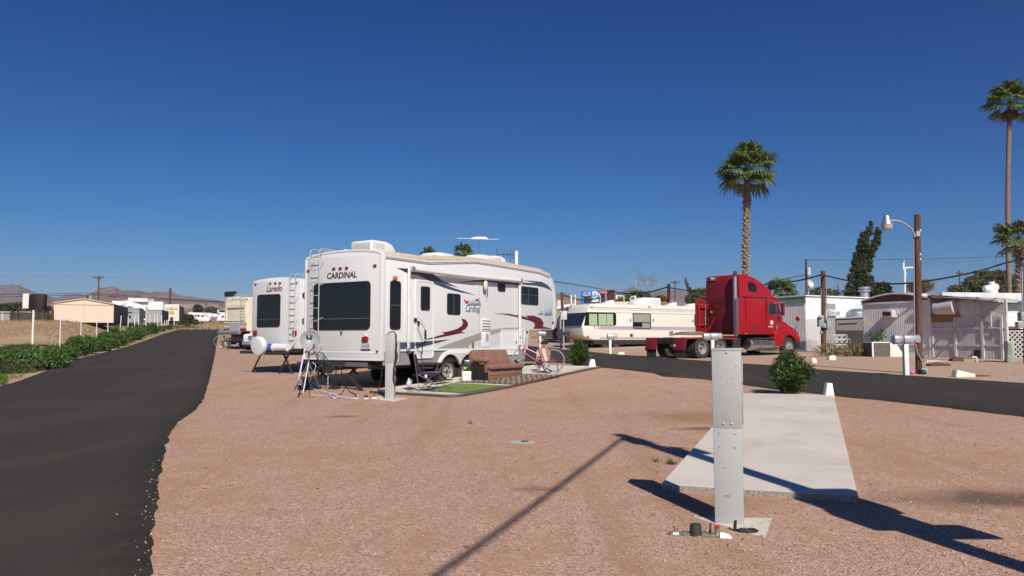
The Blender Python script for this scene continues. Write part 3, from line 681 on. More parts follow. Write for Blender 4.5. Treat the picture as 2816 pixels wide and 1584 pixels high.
b.ring(arcsec(zcb, .004), [(min(max(y, yr + .05), yl - .05), max(zcb + .03, z - .05)) for y, z in arcsec(zcb)], 'x', -.042, -.02)
b.build('cap_moulding', M['trim_white'], tc, bevel=.004)
window(tc, Fc, 'C', [(190, 425), (660, 397), (662, 803), (188, 812)], 'end', -.03, 'rear_window', .03, .12, hsplit=.235, glass='glass_blind')
text('lettering', 'CARDINAL', (min(Fc.end('C', 548, 345, -.03)[0], 9), Fc.end('C', 420, 380, -.03)[1], Fc.end('C', 300, 350, -.03)[0], Fc.end('C', 420, 326, -.03)[1]), 'end', -.03, M['darkgrey_print'], tc, .12, .03)
for x, y in ((148, 316), (360, 298), (413, 295), (466, 291), (701, 272)): lamp(tc, Fc, 'C', x, y, -.03)
for x, y in ((130, 985), (719, 983)): lamp(tc, Fc, 'C', x, y, -.03, w=.03, h=.02)
lamp(tc, Fc, 'C', 622, 884, -.03, w=.10, h=.065, name='tail_light', d=.06); lamp(tc, Fc, 'C', 222, 884, -.03, w=.10, h=.065, name='tail_light', d=.06)
lamp(tc, Fc, 'C', 624, 850, -.03, 'trim_white', w=.035, h=.03, name='plate_lamp')
y0, z0 = Fc.end('C', 660, 972, -.03); y1, z1 = Fc.end('C', 584, 912, -.03)
pl = MB().box(-.045, y0, z0, -.03, y1, z1).build('licence_plate', M['plate'], tc)
MB().box(-.05, y0, z0 - .01, -.03, y1, z0 + .02).build('plate_bracket', M['black'], pl)
text('lettering', '212-VGD', (y0 + .03, z0 + .06, y1 - .03, z1 - .05), 'end', -.045, M['darkgrey_print'], pl)
yy, zz = Fc.end('C', 418, 830, -.03)
MB().prism([(yy - .05, zz + .06), (yy - .03, zz + .02), (yy - .02, zz - .05), (yy, zz - .08), (yy + .02, zz - .05), (yy + .03, zz + .02), (yy + .05, zz + .06), (yy + .01, zz + .02), (yy - .01, zz + .02)], 'x', -.04, -.03).build('badge', M['maroon'], tc)
la = Fc.end('C', 155, 500, -.19)[0]; lb = Fc.end('C', 232, 500, -.19)[0]
ladder(tc, la, lb, Fc.end('C', 190, 1000, -.19)[1], ztop + .12, -.19, 8, .55)
# side fittings on the camera side
window(tc, Fc, 'C', [(820, 397), (910, 400), (908, 805), (820, 803)], 'side', 0, 'side_window', .03, .09, hsplit=.5)
window(tc, Fc, 'E', [(390, 503), (499, 509), (499, 683), (389, 678)], 'side', 0, 'side_window', .03, .07, split=.5)
window(tc, Fc, 'E', [(810, 420), (873, 421), (872, 490), (810, 488)], 'side', 0, 'side_window', .045, .07)
window(tc, Fc, 'E', [(1006, 443), (1146, 458), (1145, 603), (1006, 592)], 'side', 0, 'side_window', .03, .06, split=.42, hsplit=.55)
d0 = rq(Fc.sides('E', [(122, 395), (277, 400), (279, 1043), (125, 1043)]))
dr = MB().ring(rr(*d0, .10), rr(d0[0] + .035, d0[1] + .035, d0[2] - .035, d0[3] - .035, .07), 'y', -.022, .002).build('entry_door', M['trim_white'], tc)
MB().prism(rr(d0[0] + .03, d0[1] + .03, d0[2] - .03, d0[3] - .03, .07), 'y', -.012, .001).build('door_leaf', M['white'], dr)
q = rq(Fc.sides('E', [(168, 446), (242, 448), (241, 645), (168, 641)]))
MB().ring(rr(*q, .05), rr(q[0] + .03, q[1] + .03, q[2] - .03, q[3] - .03, .03), 'y', -.035, -.011).build('door_window', M['black'], dr)
MB().prism(rr(q[0] + .025, q[1] + .025, q[2] - .025, q[3] - .025, .03), 'y', -.02, -.011).build('door_glass', M['glass'], dr, smooth=0)
hx, hz = Fc.side('E', 146, 752); MB().box(hx - .03, -.055, hz - .06, hx + .03, -.012, hz + .06).build('door_handle', M['black'], dr, bevel=.01)
hx, hz = Fc.side('E', 121, 722); MB().box(hx - .035, -.06, hz - .06, hx + .035, 0, hz + .06).build('door_latch', M['black'], tc, bevel=.01)
b = MB(); b.loft([Vector((Fc.side('E', x, y, -.09)[0], -.09, Fc.side('E', x, y, -.09)[1])) for x, y in ((125, 706), (150, 705), (175, 722), (212, 770), (214, 885), (190, 902), (150, 905), (125, 903))], .014, 8)
b.build('grab_rail', M['trim_white'], tc)
b = MB(); b.loft([Vector((Fc.side('E', x, y, -.09)[0], -.09, Fc.side('E', x, y, -.09)[1])) for x, y in ((212, 806), (214, 886))], .024, 8)
b.loft([Vector((Fc.side('E', x, y, -.07)[0], -.07, Fc.side('E', x, y, -.07)[1])) for x, y in ((148, 780), (186, 892), (186, 1000), (180, 1012), (150, 970), (130, 910))], .008, 6)
b.build('rail_grip', M['black'], tc)
# steps below the door
s0 = d0[0] + .05; s1 = d0[2] - .05; b = MB()
for i in range(3):
    z = d0[1] - .16 - .20 * i; yy = -.10 - .24 * i; b.box(s0, yy - .12, z - .015, s1, yy + .12, z + .015)
    for xx in (s0, s1): b.bar((xx, yy + .10, z), (xx, yy + .34, z + .20), .02, .05)
b.build('entry_steps', M['blacksteel'], tc)
# awning
a0 = Fc.side('E', 100, 301, -.13); a1 = Fc.side('E', 998, 398, -.13); za = (a0[1] + a1[1]) / 2
b = MB(); n = 14; b.loft([(a0[0] + (a1[0] - a0[0]) * i / n, -.13 - .004 * math.sin(i * 2.1), a0[1] + (a1[1] - a0[1]) * i / n - .03 * math.sin(PI * i / n)) for i in range(n + 1)], [.062 + .004 * math.sin(i * 3.7) for i in range(n + 1)], 14)
aw = b.build('awning_roll', M['vinyl_white'], tc)
for e in (a0, a1): MB().loft([(e[0] - .03, -.13, e[1]), (e[0] + .05, -.13, e[1])], .074, 14).build('end_cap', M['alu'], aw)
b = MB(); b.box(a0[0] - .05, -.03, a0[1] + .05, a1[0], 0, a0[1] + .10); b.build('awning_rail', M['trim_white'], tc)
for tx, zl in ((74, 962), (994, 935)):
    ax_ = Fc.side('E', tx, 600, -.07)[0]; zlo = Fc.side('E', tx, zl, -.07)[1]; zhi = (a0 if tx < 500 else a1)[1]
    ar = MB().box(ax_ - .035, -.09, zlo, ax_ + .035, -.045, zhi + .05).build('awning_arm', M['trim_white'], tc, bevel=.008)
    MB().box(ax_ - .05, -.10, zlo - .05, ax_ + .05, 0, zlo + .02).build('arm_foot', M['galv'], ar, bevel=.01)
    MB().box(ax_ - .02, -.115, zlo + .15, ax_ + .02, -.09, zlo + 1.2).build('arm_strut', M['trim_white'], ar, bevel=.006)
# graphics
for mt, k, p in (('navy', 'E', [(92, 318), (200, 331), (270, 340), (300, 362), (345, 395), (487, 456), (400, 436), (325, 410), (440, 457), (540, 490), (627, 518), (540, 502), (480, 490), (380, 462), (290, 428), (225, 388), (150, 352), (92, 345)]),
                 ('navy', 'C', [(878, 292), (970, 297), (970, 334), (930, 317)]), ('navy', 'E', [(0, 299), (64, 302), (64, 336), (28, 320)]),
                 ('navy', 'E', [(450, 425), (520, 410), (620, 394), (720, 388), (860, 402), (988, 417), (988, 438), (840, 422), (720, 408), (600, 408), (500, 418)]),
                 ('navy', 'E', [(1014, 397), (1090, 399), (1180, 408), (1225, 434), (1265, 484), (1205, 457), (1130, 440), (1014, 430), (1014, 414), (1136, 418), (1060, 404)]),
                 ('navy', 'E', [(1, 910), (66, 909), (66, 975), (1, 975)]), ('navy', 'E', [(84, 909), (121, 908), (121, 965), (84, 973)]),
                 ('navy', 'E', [(283, 897), (411, 885), (330, 911), (283, 922)]),
                 ('maroon', 'E', [(507, 712), (545, 722), (562, 745), (565, 768), (548, 795), (505, 822), (545, 828), (430, 850), (283, 880), (283, 866), (372, 840), (345, 828), (400, 820), (470, 800), (512, 775), (524, 745)]),
                 ('maroon', 'E', [(778, 673), (830, 670), (900, 673), (985, 688), (985, 704), (900, 686), (840, 676)]), ('maroon', 'E', [(1009, 690), (1075, 711), (1040, 690), (1110, 688), (1170, 712), (1193, 750), (1185, 778), (1270, 800), (1105, 797), (1120, 775), (1116, 752), (1090, 735), (1009, 712)]),
                 ('greydecal', 'E', [(290, 969), (400, 925), (550, 870), (674, 828), (674, 886), (640, 898), (590, 918), (565, 943), (585, 966)]),
                 ('greydecal', 'E', [(749, 808), (870, 790), (978, 788), (978, 802), (838, 806), (838, 822), (749, 852)])):
    decal(tc, Fc, k, p, mt)
for mt, p in (('navy', [(128, 905), (200, 900), (272, 897), (272, 925), (200, 945), (128, 962)]), ('maroon', [(180, 893), (272, 868), (272, 880), (215, 890)])):
    decal(dr, Fc, 'E', p, mt, -.0125, 'door_decal')
b = MB(); fl = Fc.sides('E', [(1236, 362), (1252, 400), (1268, 470), (1281, 560), (1284, 640), (1281, 730), (1268, 800)])
for i in range(len(fl) - 1): b.bar((fl[i][0], -.003, fl[i][1]), (fl[i + 1][0], -.003, fl[i + 1][1]), .012, .035)
b.build('front_moulding', M['trim_white'], tc)
b = MB()
for xs_ in (xend * .30, xend * .62): b.box(xs_, -.0025, zt + .03, xs_ + .008, .001, gut[1][1] - .10)
b.build('panel_seam', M['dark_slot'], tc)
def forest(x0, x1, ybot, ytop, n, hi):
    pts = [(x0, ybot)]; rr_ = random.Random(hi)
    for i in range(n):
        xa = x0 + (x1 - x0) * i / n; xb = x0 + (x1 - x0) * (i + 1) / n; t = ytop + rr_.random() * (ybot - ytop) * .45
        pts += [(xa + (xb - xa) * .25, ybot - (ybot - t) * .35), ((xa + xb) / 2, t), (xb - (xb - xa) * .25, ybot - (ybot - t) * .35)]
    pts.append((x1, ybot)); return pts
M['bluetree'] = mat('misty_blue_print', (.10, .16, .28), .4, dirt=.7, dscale=14, dcol=(.35, .42, .5))
decal(tc, Fc, 'E', forest(568, 672, 606, 535, 11, 1), 'bluetree', name='forest_decal')
decal(tc, Fc, 'E', forest(1146, 1192, 684, 632, 5, 2), 'bluetree', name='forest_decal'); decal(tc, Fc, 'E', forest(1198, 1263, 690, 606, 7, 3), 'bluetree', name='forest_decal')
M['sunred'] = mat('red_print', (.5, .03, .03), .4)
sx, sz = Fc.side('E', 642, 566); decal(tc, Fc, 'E', [(642 + 17 * math.cos(a / 10 * PI), 570 - 22 * math.sin(a / 10 * PI)) for a in range(0, 11)], 'sunred', name='sun_decal', d=.003)
decal(tc, Fc, 'E', [(528, 543), (540, 562), (552, 568), (565, 560), (566, 580), (558, 594), (548, 590), (536, 575), (530, 556)], 'sunred', name='bird_decal', d=.006)
text('lettering', 'Cardinal', (Fc.side('E', 545, 630)[0], Fc.side('E', 560, 658)[1], Fc.side('E', 667, 630)[0], Fc.side('E', 560, 597)[1]), 'side', -.004, M['darkgrey_print'], tc, .35, .0)
text('lettering', 'GXL', (Fc.side('E', 640, 672)[0], Fc.side('E', 650, 677)[1], Fc.side('E', 664, 672)[0], Fc.side('E', 650, 665)[1]), 'side', 0, M['darkgrey_print'], tc, .3)
# hatches and lamps
q = rq(Fc.sides('E', [(671, 713), (753, 713), (752, 818), (671, 818)])); v = MB().box(q[0], -.02, q[1], q[2], .001, q[3]).build('fridge_vent', M['trim_white'], tc, bevel=.01)
b = MB()
for i in range(4):
    z = q[1] + (q[3] - q[1]) * (i + .6) / 4.4; b.box(q[0] + .05, -.026, z - .012, q[2] - .05, -.018, z + .012)
b.build('louvre', M['greybar'], v)
q = rq(Fc.sides('E', [(677, 826), (742, 823), (742, 948), (678, 950)])); v = MB().prism(rr(*q, .03), 'y', -.02, .001).build('heater_door', M['trim_white'], tc, bevel=.006)
q = rq(Fc.sides('E', [(708, 838), (730, 838), (730, 900), (708, 900)])); MB().box(q[0], -.026, q[1], q[2], -.019, q[3]).build('louvre', M['dark_slot'], v)
q = rq(Fc.sides('E', [(838, 806), (980, 804), (976, 1012), (840, 1015)])); v = MB().ring(rr(*q, .04), rr(q[0] + .03, q[1] + .03, q[2] - .03, q[3] - .03, .03), 'y', -.02, .001).build('storage_hatch', M['trim_white'], tc)
MB().prism(rr(q[0] + .025, q[1] + .025, q[2] - .025, q[3] - .025, .03), 'y', -.012, .001).build('hatch_door', M['white'], v)
MB().box(q[2] - .16, -.03, (q[1] + q[3]) / 2 - .04, q[2] - .08, -.012, (q[1] + q[3]) / 2 + .04).build('hatch_latch', M['alu'], v, bevel=.01)
q = rq(Fc.sides('E', [(1004, 800), (1040, 802), (1034, 1000), (1004, 1003)])); MB().ring(rr(*q, .04), rr(q[0] + .03, q[1] + .03, q[2] - .03, q[3] - .03, .03), 'y', -.015, .001).build('storage_hatch', M['trim_white'], tc)
q = bb(Fc.sides('E', [(594, 905), (609, 962)])); MB().box(q[0], -.03, q[1], q[2], .001, q[3]).build('outlet_cover', M['brass'], tc, bevel=.01)
lamp(tc, Fc, 'C', 857, 375, 0, 'amber', .07, .05, 'porch_light', .06, 'side')
lamp(tc, Fc, 'E', 1267, 746, 0, 'redlens', .05, .045, 'marker_light', .03, 'side'); lamp(tc, Fc, 'E', 1054, 824, 0, 'redlens', .05, .035, 'marker_light', .03, 'side')
x_, z_ = Fc.side('E', 713, 436, -.12); dsh = MB().ball((x_, -.12, z_), (.10, .035, .155), 16, 10).build('hanging_dish', M['cream2'], tc)
MB().loft([(x_ + .08, -.12, z_ + .15), (x_ + .09, -.12, z_ - .35)], .012, 6).build('dish_strap', M['black'], dsh)
# roof furniture
def rz(x, dy=0): return interp([(b_, a_) for a_, b_ in mem], x) if False else np.interp(x, [p[0] for p in mem], [p[1] for p in mem]) + .09
yc = CW / 2
xa, za_ = Fc.side('C', 600, 200, yc); xb, zb_ = Fc.side('C', 925, 200, yc)
acx = 1.15; roof_ac(tc, acx, yc, rz(acx), 1.0, .72, .33)
b = MB().box(acx - .40, yc - .33, rz(acx) - .03, acx + .40, yc + .33, rz(acx) + .02); b.build('ac_gasket', M['blacksteel'], tc)
x_, _ = Fc.side('C', 497, 200, CW * .62); MB().loft([(.35, CW * .60, rz(.3) - .02), (.35, CW * .60, rz(.3) + .07)], .05, 10).build('vent_pipe', M['trim_white'], tc)
x_, _ = Fc.side('E', 318, 190, yc); vent(tc, x_, yc, rz(x_) - .02, 1.0, .12, w=.6, name='skylight')
x_, _ = Fc.side('E', 672, 190, .8); vent(tc, x_, .8, rz(x_) - .03, 1.1, .17, w=.5)
x_, _ = Fc.side('E', 762, 190, yc); roof_ac(tc, x_, yc, rz(x_) - .04, .85, .7, .33)
x_, zp = Fc.side('E', 662, 60, yc); b = MB(); b.loft([(x_ - .02, yc, rz(x_) - .05), (x_ - .02, yc, zp)], .022, 8); b.loft([(x_ + .03, yc + .03, rz(x_) - .05), (x_ + .03, yc + .03, zp)], .016, 8)
am = b.build('tv_antenna', M['alu'], tc)
ux = Vector((.8, -.6, 0)); c_ = Vector((x_, yc, zp + .03))
b = MB(); b.loft([c_ - ux * .30, c_ - ux * .12 + Vector((0, 0, .02)), c_ + ux * .2 + Vector((0, 0, .03)), c_ + ux * .30], [.02, .05, .055, .02], 10)
b.bar(c_ - ux * .25, c_ - ux * .78 - Vector((0, 0, .01)), .05, .012); b.bar(c_ + ux * .25, c_ + ux * .66 + Vector((0, 0, .03)), .045, .012); b.build('antenna_head', M['trim_white'], am)
x_, zp = Fc.side('E', 966, 158, 1.6); b = MB(); b.loft([(x_, 1.6, rz(x_) - .06), (x_, 1.6, zp), (x_, 1.6, zp + .03)], [.06, .06, .04], 12); vp = b.build('white_mast', M['trim_white'], tc)
zt_ = zp - .12; ux = Vector((-.5, .87, 0)).normalized(); ux = Vector((-.8, .6, 0)); c_ = Vector((x_, 1.6, zt_)); b = MB(); b.loft([c_, c_ + ux * .75], .012, 6)
for i, l in ((.12, .15), (.22, .22), (.34, .12), (.48, .10), (.74, .22)): b.loft([c_ + ux * i - Vector((0, 0, l)), c_ + ux * i + Vector((0, 0, l))], .010, 6)
b.build('yagi_antenna', M['blacksteel'], vp)
# rear bumper, bike rack frame and jacks
b = MB(); z0 = Fc.end('M', 700, 360, -.25)[1]; b.box(-.30, .25, z0 - .05, -.20, CW - .02, z0 + .05); b.box(-.25, .5, z0 - .03, .3, .58, z0 + .03); b.box(-.25, CW - .6, z0 - .03, .3, CW - .52, z0 + .03)
bp = b.build('rear_bumper', M['steel_grey'], tc, bevel=.008)
b = MB(); za_ = .02
for ya, yb in ((.55, 1.05), (1.0, .62)): b.bar((-.12, ya, zcb - .06), (-.12, yb, (zcb - .06) * .5), .05, .05)
b.bar((-.12, 1.0, (zcb) * .52), (-.14, .50, .03), .06, .06); b.box(-.22, .36, 0, -.04, .62, .03)
b.bar((-.12, CW - .45, zcb - .06), (-.12, CW - 1.2, .10), .05, .05); b.bar((-.12, CW - 1.25, zcb - .06), (-.12, CW - .7, .35), .05, .05); b.box(-.2, CW - 1.35, 0, -.02, CW - 1.1, .10)
b.build('stabiliser_jack', M['blacksteel'], tc)
b = MB()
for i in range(5):
    yy = CW - .55 - .22 * i; b.loft([(-.34, yy, z0 - .02), (-.34, yy - .05, z0 - .28 - .1 * (i % 2)), (-.30, yy - .12, z0 - .05)], .018, 6)
b.loft([(-.34, CW - .3, z0 + .08), (-.34, 1.2, z0 + .08), (-.34, .9, z0 + .03)], .025, 8); b.box(-.50, CW - .9, z0 - .06, -.24, CW - .15, z0 + .01); b.box(-.5, 1.35, z0 - .22, -.3, 1.5, z0)
b.box(-.48, CW - .95, z0 - .62, -.30, CW - .5, z0 - .56)
for yy in (CW - .93, CW - .52): b.box(-.41, yy - .02, z0 - .6, -.37, yy + .02, z0)
b.build('hitch_rack', M['blacksteel'], tc)
b = MB(); 
for j in range(9): b.loft([(-.40 + .02 * (j % 2), 1.42, z0 - .15 - .055 * j), (-.38, 1.44, z0 - .20 - .055 * j)], .022, 6)
b.build('hanging_chain', M['galv'], tc)

# ---------------------------------------------------------------- second fifth wheel
Fl = Fr(xg(-.2779 * 26.0, 26.0), TA); LW = 2.5
tl = thing('fifth_wheel_trailer', 'white trailer lettered Laredo with a round covered spare wheel on its rear bumper', 'trailer', Fl.o, TA)
zr = (Fl.end('B', 1135, 285)[1] + Fl.end('B', 585, 312)[1]) / 2; zb2 = (Fl.end('B', 560, 1105)[1] + Fl.end('B', 1130, 1100)[1]) / 2
def arcs(W, zr, z0, cr, e=0):
    p = [(-e, z0), (-e, zr - .06), (.03 - e, zr)]
    for i in range(1, 12): t = i / 12; p.append((W * t, zr + cr * (1 - (2 * t - 1) ** 2)))
    return p + [(W - .03 + e, zr), (W + e, zr - .06), (W + e, z0)]
MB().prism(arcs(LW - .02, zr - .02, zb2 + .02, .10), 'x', .08, 8.6).build('body', M['white_laredo'], tl, bevel=.015)
MB().prism(arcs(LW, zr, zb2, .09), 'x', -.03, .10).build('rear_cap', M['white_laredo'], tl, bevel=.02)
MB().box(.9, -.75, zb2 + .25, 4.8, 0.1, zr - .12).build('slide_out', M['white_laredo'], tl, bevel=.015)
b = MB(); b.box(.1, .3, zb2 - .22, 8.0, LW - .3, zb2 + .03); b.build('chassis', M['blacksteel'], tl)
for xx in (4.6, 5.5):
    wheel(tl, (xx, .18, .38), .38, .22); wheel(tl, (xx, LW - .18, .38), .38, .22, 1)
window(tl, Fl, 'B', [(630, 470), (905, 463), (895, 850), (628, 852)], 'end', -.03, 'rear_window', .03, .10, hsplit=.24, glass='glass_blind')
text('lettering', 'Laredo', (Fl.end('B', 920, 400, -.03)[0], Fl.end('B', 800, 437, -.03)[1], Fl.end('B', 738, 400, -.03)[0], Fl.end('B', 800, 362, -.03)[1]), 'end', -.03, M['maroon'], tl, .3, .02)
for x, y in ((612, 349), (784, 338), (845, 335), (898, 333), (1088, 327)): lamp(tl, Fl, 'B', x, y, -.03)
for x in (610, 1072): lamp(tl, Fl, 'B', x, 918, -.03, w=.10, h=.09, name='tail_light', d=.06)
ladder(tl, Fl.end('B', 1000, 600, -.18)[0], Fl.end('B', 1067, 600, -.18)[0], Fl.end('B', 1030, 1060, -.18)[1], zr + .12, -.18, 11, .6)
b = MB(); zq = Fl.end('B', 700, 1147, -.30)[1]; y0 = Fl.end('B', 440, 1147, -.3)[0]; y1 = Fl.end('B', 990, 1147, -.3)[0]
b.box(-.36, y1, zq - .05, -.24, y0, zq + .05); b.box(-.28, .05, zb2 - .12, .1, LW - .3, zb2 - .02)
for yy in (.5, LW - .5): b.box(-.30, yy - .04, zq, .3, yy + .04, zq + .08)
b.bar((-.2, y1 + .05, zq), (-.2, y1 + .55, .02), .05, .05); b.bar((-.2, .62, zq), (-.2, .12, .02), .05, .05); b.bar((-.2, LW - .8, zq), (-.2, LW - .3, .05), .04, .04)
b.build('rear_bumper', M['blacksteel'], tl)
cy, cz = Fl.end('B', 648, 1072, -.5); mt3 = Matrix(((0, 0, -1), (1, 0, 0), (0, 1, 0))) @ Matrix.Rotation(.12, 3, 'X')
MB().lathe((-.50, cy, cz), [(0, .105), (.27, .11), (.31, .10), (.33, .075), (.335, .0), (.33, -.075), (.31, -.10), (0, -.10)], 32, mt3).build('covered_spare_wheel', M['vinyl_white'], tl)
fb = thing('plastic_bucket', 'blue bucket lying on its side on the rear bumper rack of the Laredo trailer', 'bucket', Fl.w(-.30, 0, 0), TA)
a = Fl.end('B', 738, 1090, -.3); c = Fl.end('B', 830, 1090, -.3); MB().loft([(0, a[0], a[1]), (0, c[0] - .02, c[1])], [.13, .14], 18).build('bucket_body', M['blue_plastic'], fb)
MB().loft([(0, c[0] + .02, c[1]), (0, c[0] - .03, c[1])], .145, 18).build('rim', M['bucket_white'], fb)
fb = thing('plastic_bucket', 'long white tub lying on its side beside the blue bucket', 'bucket', Fl.w(-.30, 0, 0), TA)
a = Fl.end('B', 840, 1088, -.3); c = Fl.end('B', 985, 1090, -.3); MB().loft([(0, a[0], a[1]), (0, c[0], c[1])], [.135, .12], 18).build('bucket_body', M['bucket_white'], fb)
MB().loft([(0, c[0] + .02, c[1]), (0, c[0] - .02, c[1])], .128, 18).build('rim', M['bucket_white'], fb)
decal(tl, Fl, 'B', [(1158, 460), (1172, 445), (1186, 440), (1186, 530), (1172, 520), (1158, 495)], 'maroon', -.75)
vent(tl, 1.8, 1.2, zr + .08, .5, .14); roof_ac(tl, 3.6, 1.25, zr + .08, .95, .7, .3)
b = MB(); b.bar((.12, -.01, zr - .06), (.9, -.01, zr - .06), .05, .05); b.box(.12, -.05, zr - .2, .3, 0, zr - .1); b.build('gutter', M['trim_white'], tl)

# ---------------------------------------------------------------- cream motorhome further back
lx = Vector((-.3785 * 54.6, 54.6)); mo = lx - 2.5 * Vector((-.845, .535))
Fm = Fr(xg(mo.x, mo.y), TA); MW = 2.5
tm = thing('motorhome', 'cream motorhome seen from behind with a ladder and a recessed rear panel', 'motorhome', Fm.o, TA)
zr = Fm.end('B', 400, 492)[1]; zb3 = Fm.end('B', 400, 900)[1]
MB().prism(arcs(MW, zr - .10, zb3, .10), 'x', 0, 9.0).build('body', M['cream2'], tm, bevel=.12, seg=3)
q = bb(Fm.ends('B', [(262, 575), (512, 775)])); q = (.18, q[1], MW - .18, q[3])
rc = MB().ring(rr(q[0], q[1], q[2], q[3], .15), rr(q[0] + .10, q[1] + .02, q[2] - .10, q[3] - .35, .12), 'x', -.06, .02).build('rear_surround', M['cream2'], tm, bevel=.02)
MB().prism(rr(q[0] + .05, q[3] - .42, q[2] - .05, q[3] - .06, .1), 'x', -.03, .02).build('rear_visor', mat('olive_visor', (.22, .2, .11), .5), tm)
for mt, a, c in (('greydecal', 800, 822), ('cream2', 822, 850), ('dark_slot', 822, 834)):
    q2 = Fm.end('B', 300, a, -.02)[1]; q3 = Fm.end('B', 300, c, -.02)[1]; MB().box(-.03 - (.01 if mt == 'dark_slot' else 0), .03, q3, .01, MW - .03, q2 - .004).build('rear_stripe', M[mt], tm)
ladder(tm, Fm.end('B', 428, 600, -.2)[0], Fm.end('B', 478, 600, -.2)[0], Fm.end('B', 450, 840, -.2)[1], zr + .03, -.2, 11, .5)
for x in (262, 345, 380, 415, 515): lamp(tm, Fm, 'B', x, 523, 0, w=.05, h=.03)
for x, w_ in ((262, .35), (480, .45)): 
    a, z = Fm.end('B', x, 880, -.03); MB().box(-.07, max(.05, a - w_), z - .09, 0, min(MW - .05, a + w_), z + .09).build('tail_light', M['redlens'], tm)
q = bb(Fm.ends('B', [(312, 820), (418, 888)])); MB().box(-.05, q[0], q[1], 0, q[2], q[3]).build('engine_grille', M['dark_slot'], tm)
b = MB(); zq = Fm.end('B', 350, 912, -.35)[1]; b.loft([(-.4, .3, zq), (-.4, MW + .02, zq)], .15, 12); b.build('bumper', M['galv'], tm)
b = MB().box(.3, .4, .5, 8.8, MW - .4, zb3 + .02); b.build('chassis', M['blacksteel'], tm)
for xx in (2.2, 7.6):
    for yy, f in ((.2, -1), (MW - .2, 1)): wheel(tm, (xx, yy, .45), .45, .28, f, mt='steel_grey')
a, z = Fm.end('B', 312, 478, .4); MB().prism([(.2, z - .1), (.2, z + .25), (.5, z + .30), (.75, z + .2), (.55, z + .1), (.4, z - .1)], 'y', a - .4, a + .4).build('roof_vent_hood', M['black'], tm)
vent(tm, 1.6, .5, zr - .02, .9, .3, 'roof_vent')

# ---------------------------------------------------------------- white pickup nosing out from behind the Laredo trailer
pk = gp('B', 452, 1128); Fp = Fr(xg(pk.x + 1.0, pk.y), PI / 2)
tp = thing('pickup_truck', 'white pickup with a chrome grille showing its nose beside the covered spare wheel', 'pickup', Fp.o, PI / 2)
b = MB().prism([(0, .55), (-.02, .9), (.05, 1.12), (1.3, 1.22), (1.35, .5), (0, .5)], 'y', -.95, .95); b.prism([(1.3, .5), (1.3, 1.25), (1.9, 1.85), (3.4, 1.88), (3.7, 1.3), (5.6, 1.3), (5.6, .5)], 'y', -.95, .95); b.build('body', M['white'], tp, bevel=.05)
b = MB().box(-.05, -.62, .72, 0, .62, 1.04); gr = b.build('grille', M['chrome'], tp); b = MB()
for i in range(4): b.box(-.06, -.58, .76 + .07 * i, -.04, .58, .79 + .07 * i)
b.build('grille_slat', M['black'], gr)
MB().box(-.16, -.98, .42, -.02, .98, .66).build('bumper', M['chrome'], tp, bevel=.03); MB().box(-.17, -.9, .30, -.03, .9, .42).build('valance', M['black'], tp)
for s in (-1, 1): MB().box(-.05, s * .78 - .13, .76, .03, s * .78 + .13, 1.0).build('headlight', M['plate'], tp, bevel=.02)
MB().prism([(1.42, 1.27), (1.93, 1.80), (2.0, 1.80), (1.5, 1.27)], 'y', -.8, .8).build('windscreen', M['glass'], tp)
for xx in (.9, 4.6):
    for yy, f in ((-.85, -1), (.85, 1)): wheel(tp, (xx, yy, .38), .38, .24, f)

# ---------------------------------------------------------------- long cream trailer across the lane
FA = math.atan2(.536, .844); fo = (5.03, 52.0)
Fh = Fr(xg(*fo), FA); HW = 2.45; HL = 11.6
th = thing('travel_trailer', 'long cream travel trailer with a raked glazed nose and pale green curtains', 'trailer', Fh.o, FA)
zr = (Fh.side('F', 760, 437)[1] + Fh.side('F', 2010, 468)[1]) / 2; zb4 = (Fh.side('F', 700, 887)[1] + Fh.side('F', 1380, 887)[1]) / 2
prof = Fh.sides('F', [(690, 885), (555, 840), (552, 705), (600, 545), (640, 450), (700, 432)]); x0 = prof[2][0]
p = [(prof[0][0], zb4), (x0 + .1, zb4 + .25), (x0 - .02, prof[2][1]), (prof[3][0] + .05, prof[3][1]), (prof[4][0], zr - .18), (prof[4][0] + .25, zr - .02), (prof[5][0] + .4, zr), (HL, zr), (HL, zb4)]
MB().prism(p, 'y', 0, HW).build('body', M['cream'], th, bevel=.10, seg=3)
MB().box(prof[5][0] + .3, .25, zr - .01, HL, HW - .25, zr + .05).build('roof', M['membrane'], th)
# glazed nose: front band and side glass
zn0 = (Fh.side('F', 560, 705)[1]); zn1 = Fh.side('F', 600, 540)[1]
def nx(z): return np.interp(z, [prof[2][1], prof[3][1]], [x0 - .02, prof[3][0] + .05])
MB().prism([(nx(zn0) - .03, zn0), (nx(zn1) - .03, zn1), (nx(zn1) + .1, zn1), (nx(zn0) + .1, zn0)], 'y', .08, HW - .08).build('front_window', M['glass_blue'], th)
ps = Fh.sides('F', [(600, 535), (955, 540), (970, 560), (970, 690), (955, 703), (570, 703)]); MB().prism(ps, 'y', -.015, .02).build('wrap_window', M['glass'], th)
for a, c in ((632, 733), (750, 848), (853, 932)):
    q = rq(Fh.sides('F', [(a, 557), (c, 559), (c, 697), (a, 697)])); MB().box(q[0], -.022, q[1], q[2], -.012, q[3]).build('curtain', M['curtain'], th)
_, wf = window(th, Fh, 'F', [(1178, 548), (1405, 553), (1403, 745), (1178, 743)], 'side', 0, 'side_window', .06, .08)
q = rq(Fh.sides('F', [(1188, 560), (1392, 560), (1392, 660), (1188, 660)])); MB().box(q[0], -.016, q[1], q[2], -.006, q[3]).build('curtain', M['curtain_grey'], wf)
q = rq(Fh.sides('F', [(1295, 672), (1392, 672), (1392, 738), (1295, 738)])); MB().box(q[0], -.016, q[1], q[2], -.006, q[3]).build('curtain', M['curtain_grey'], wf)
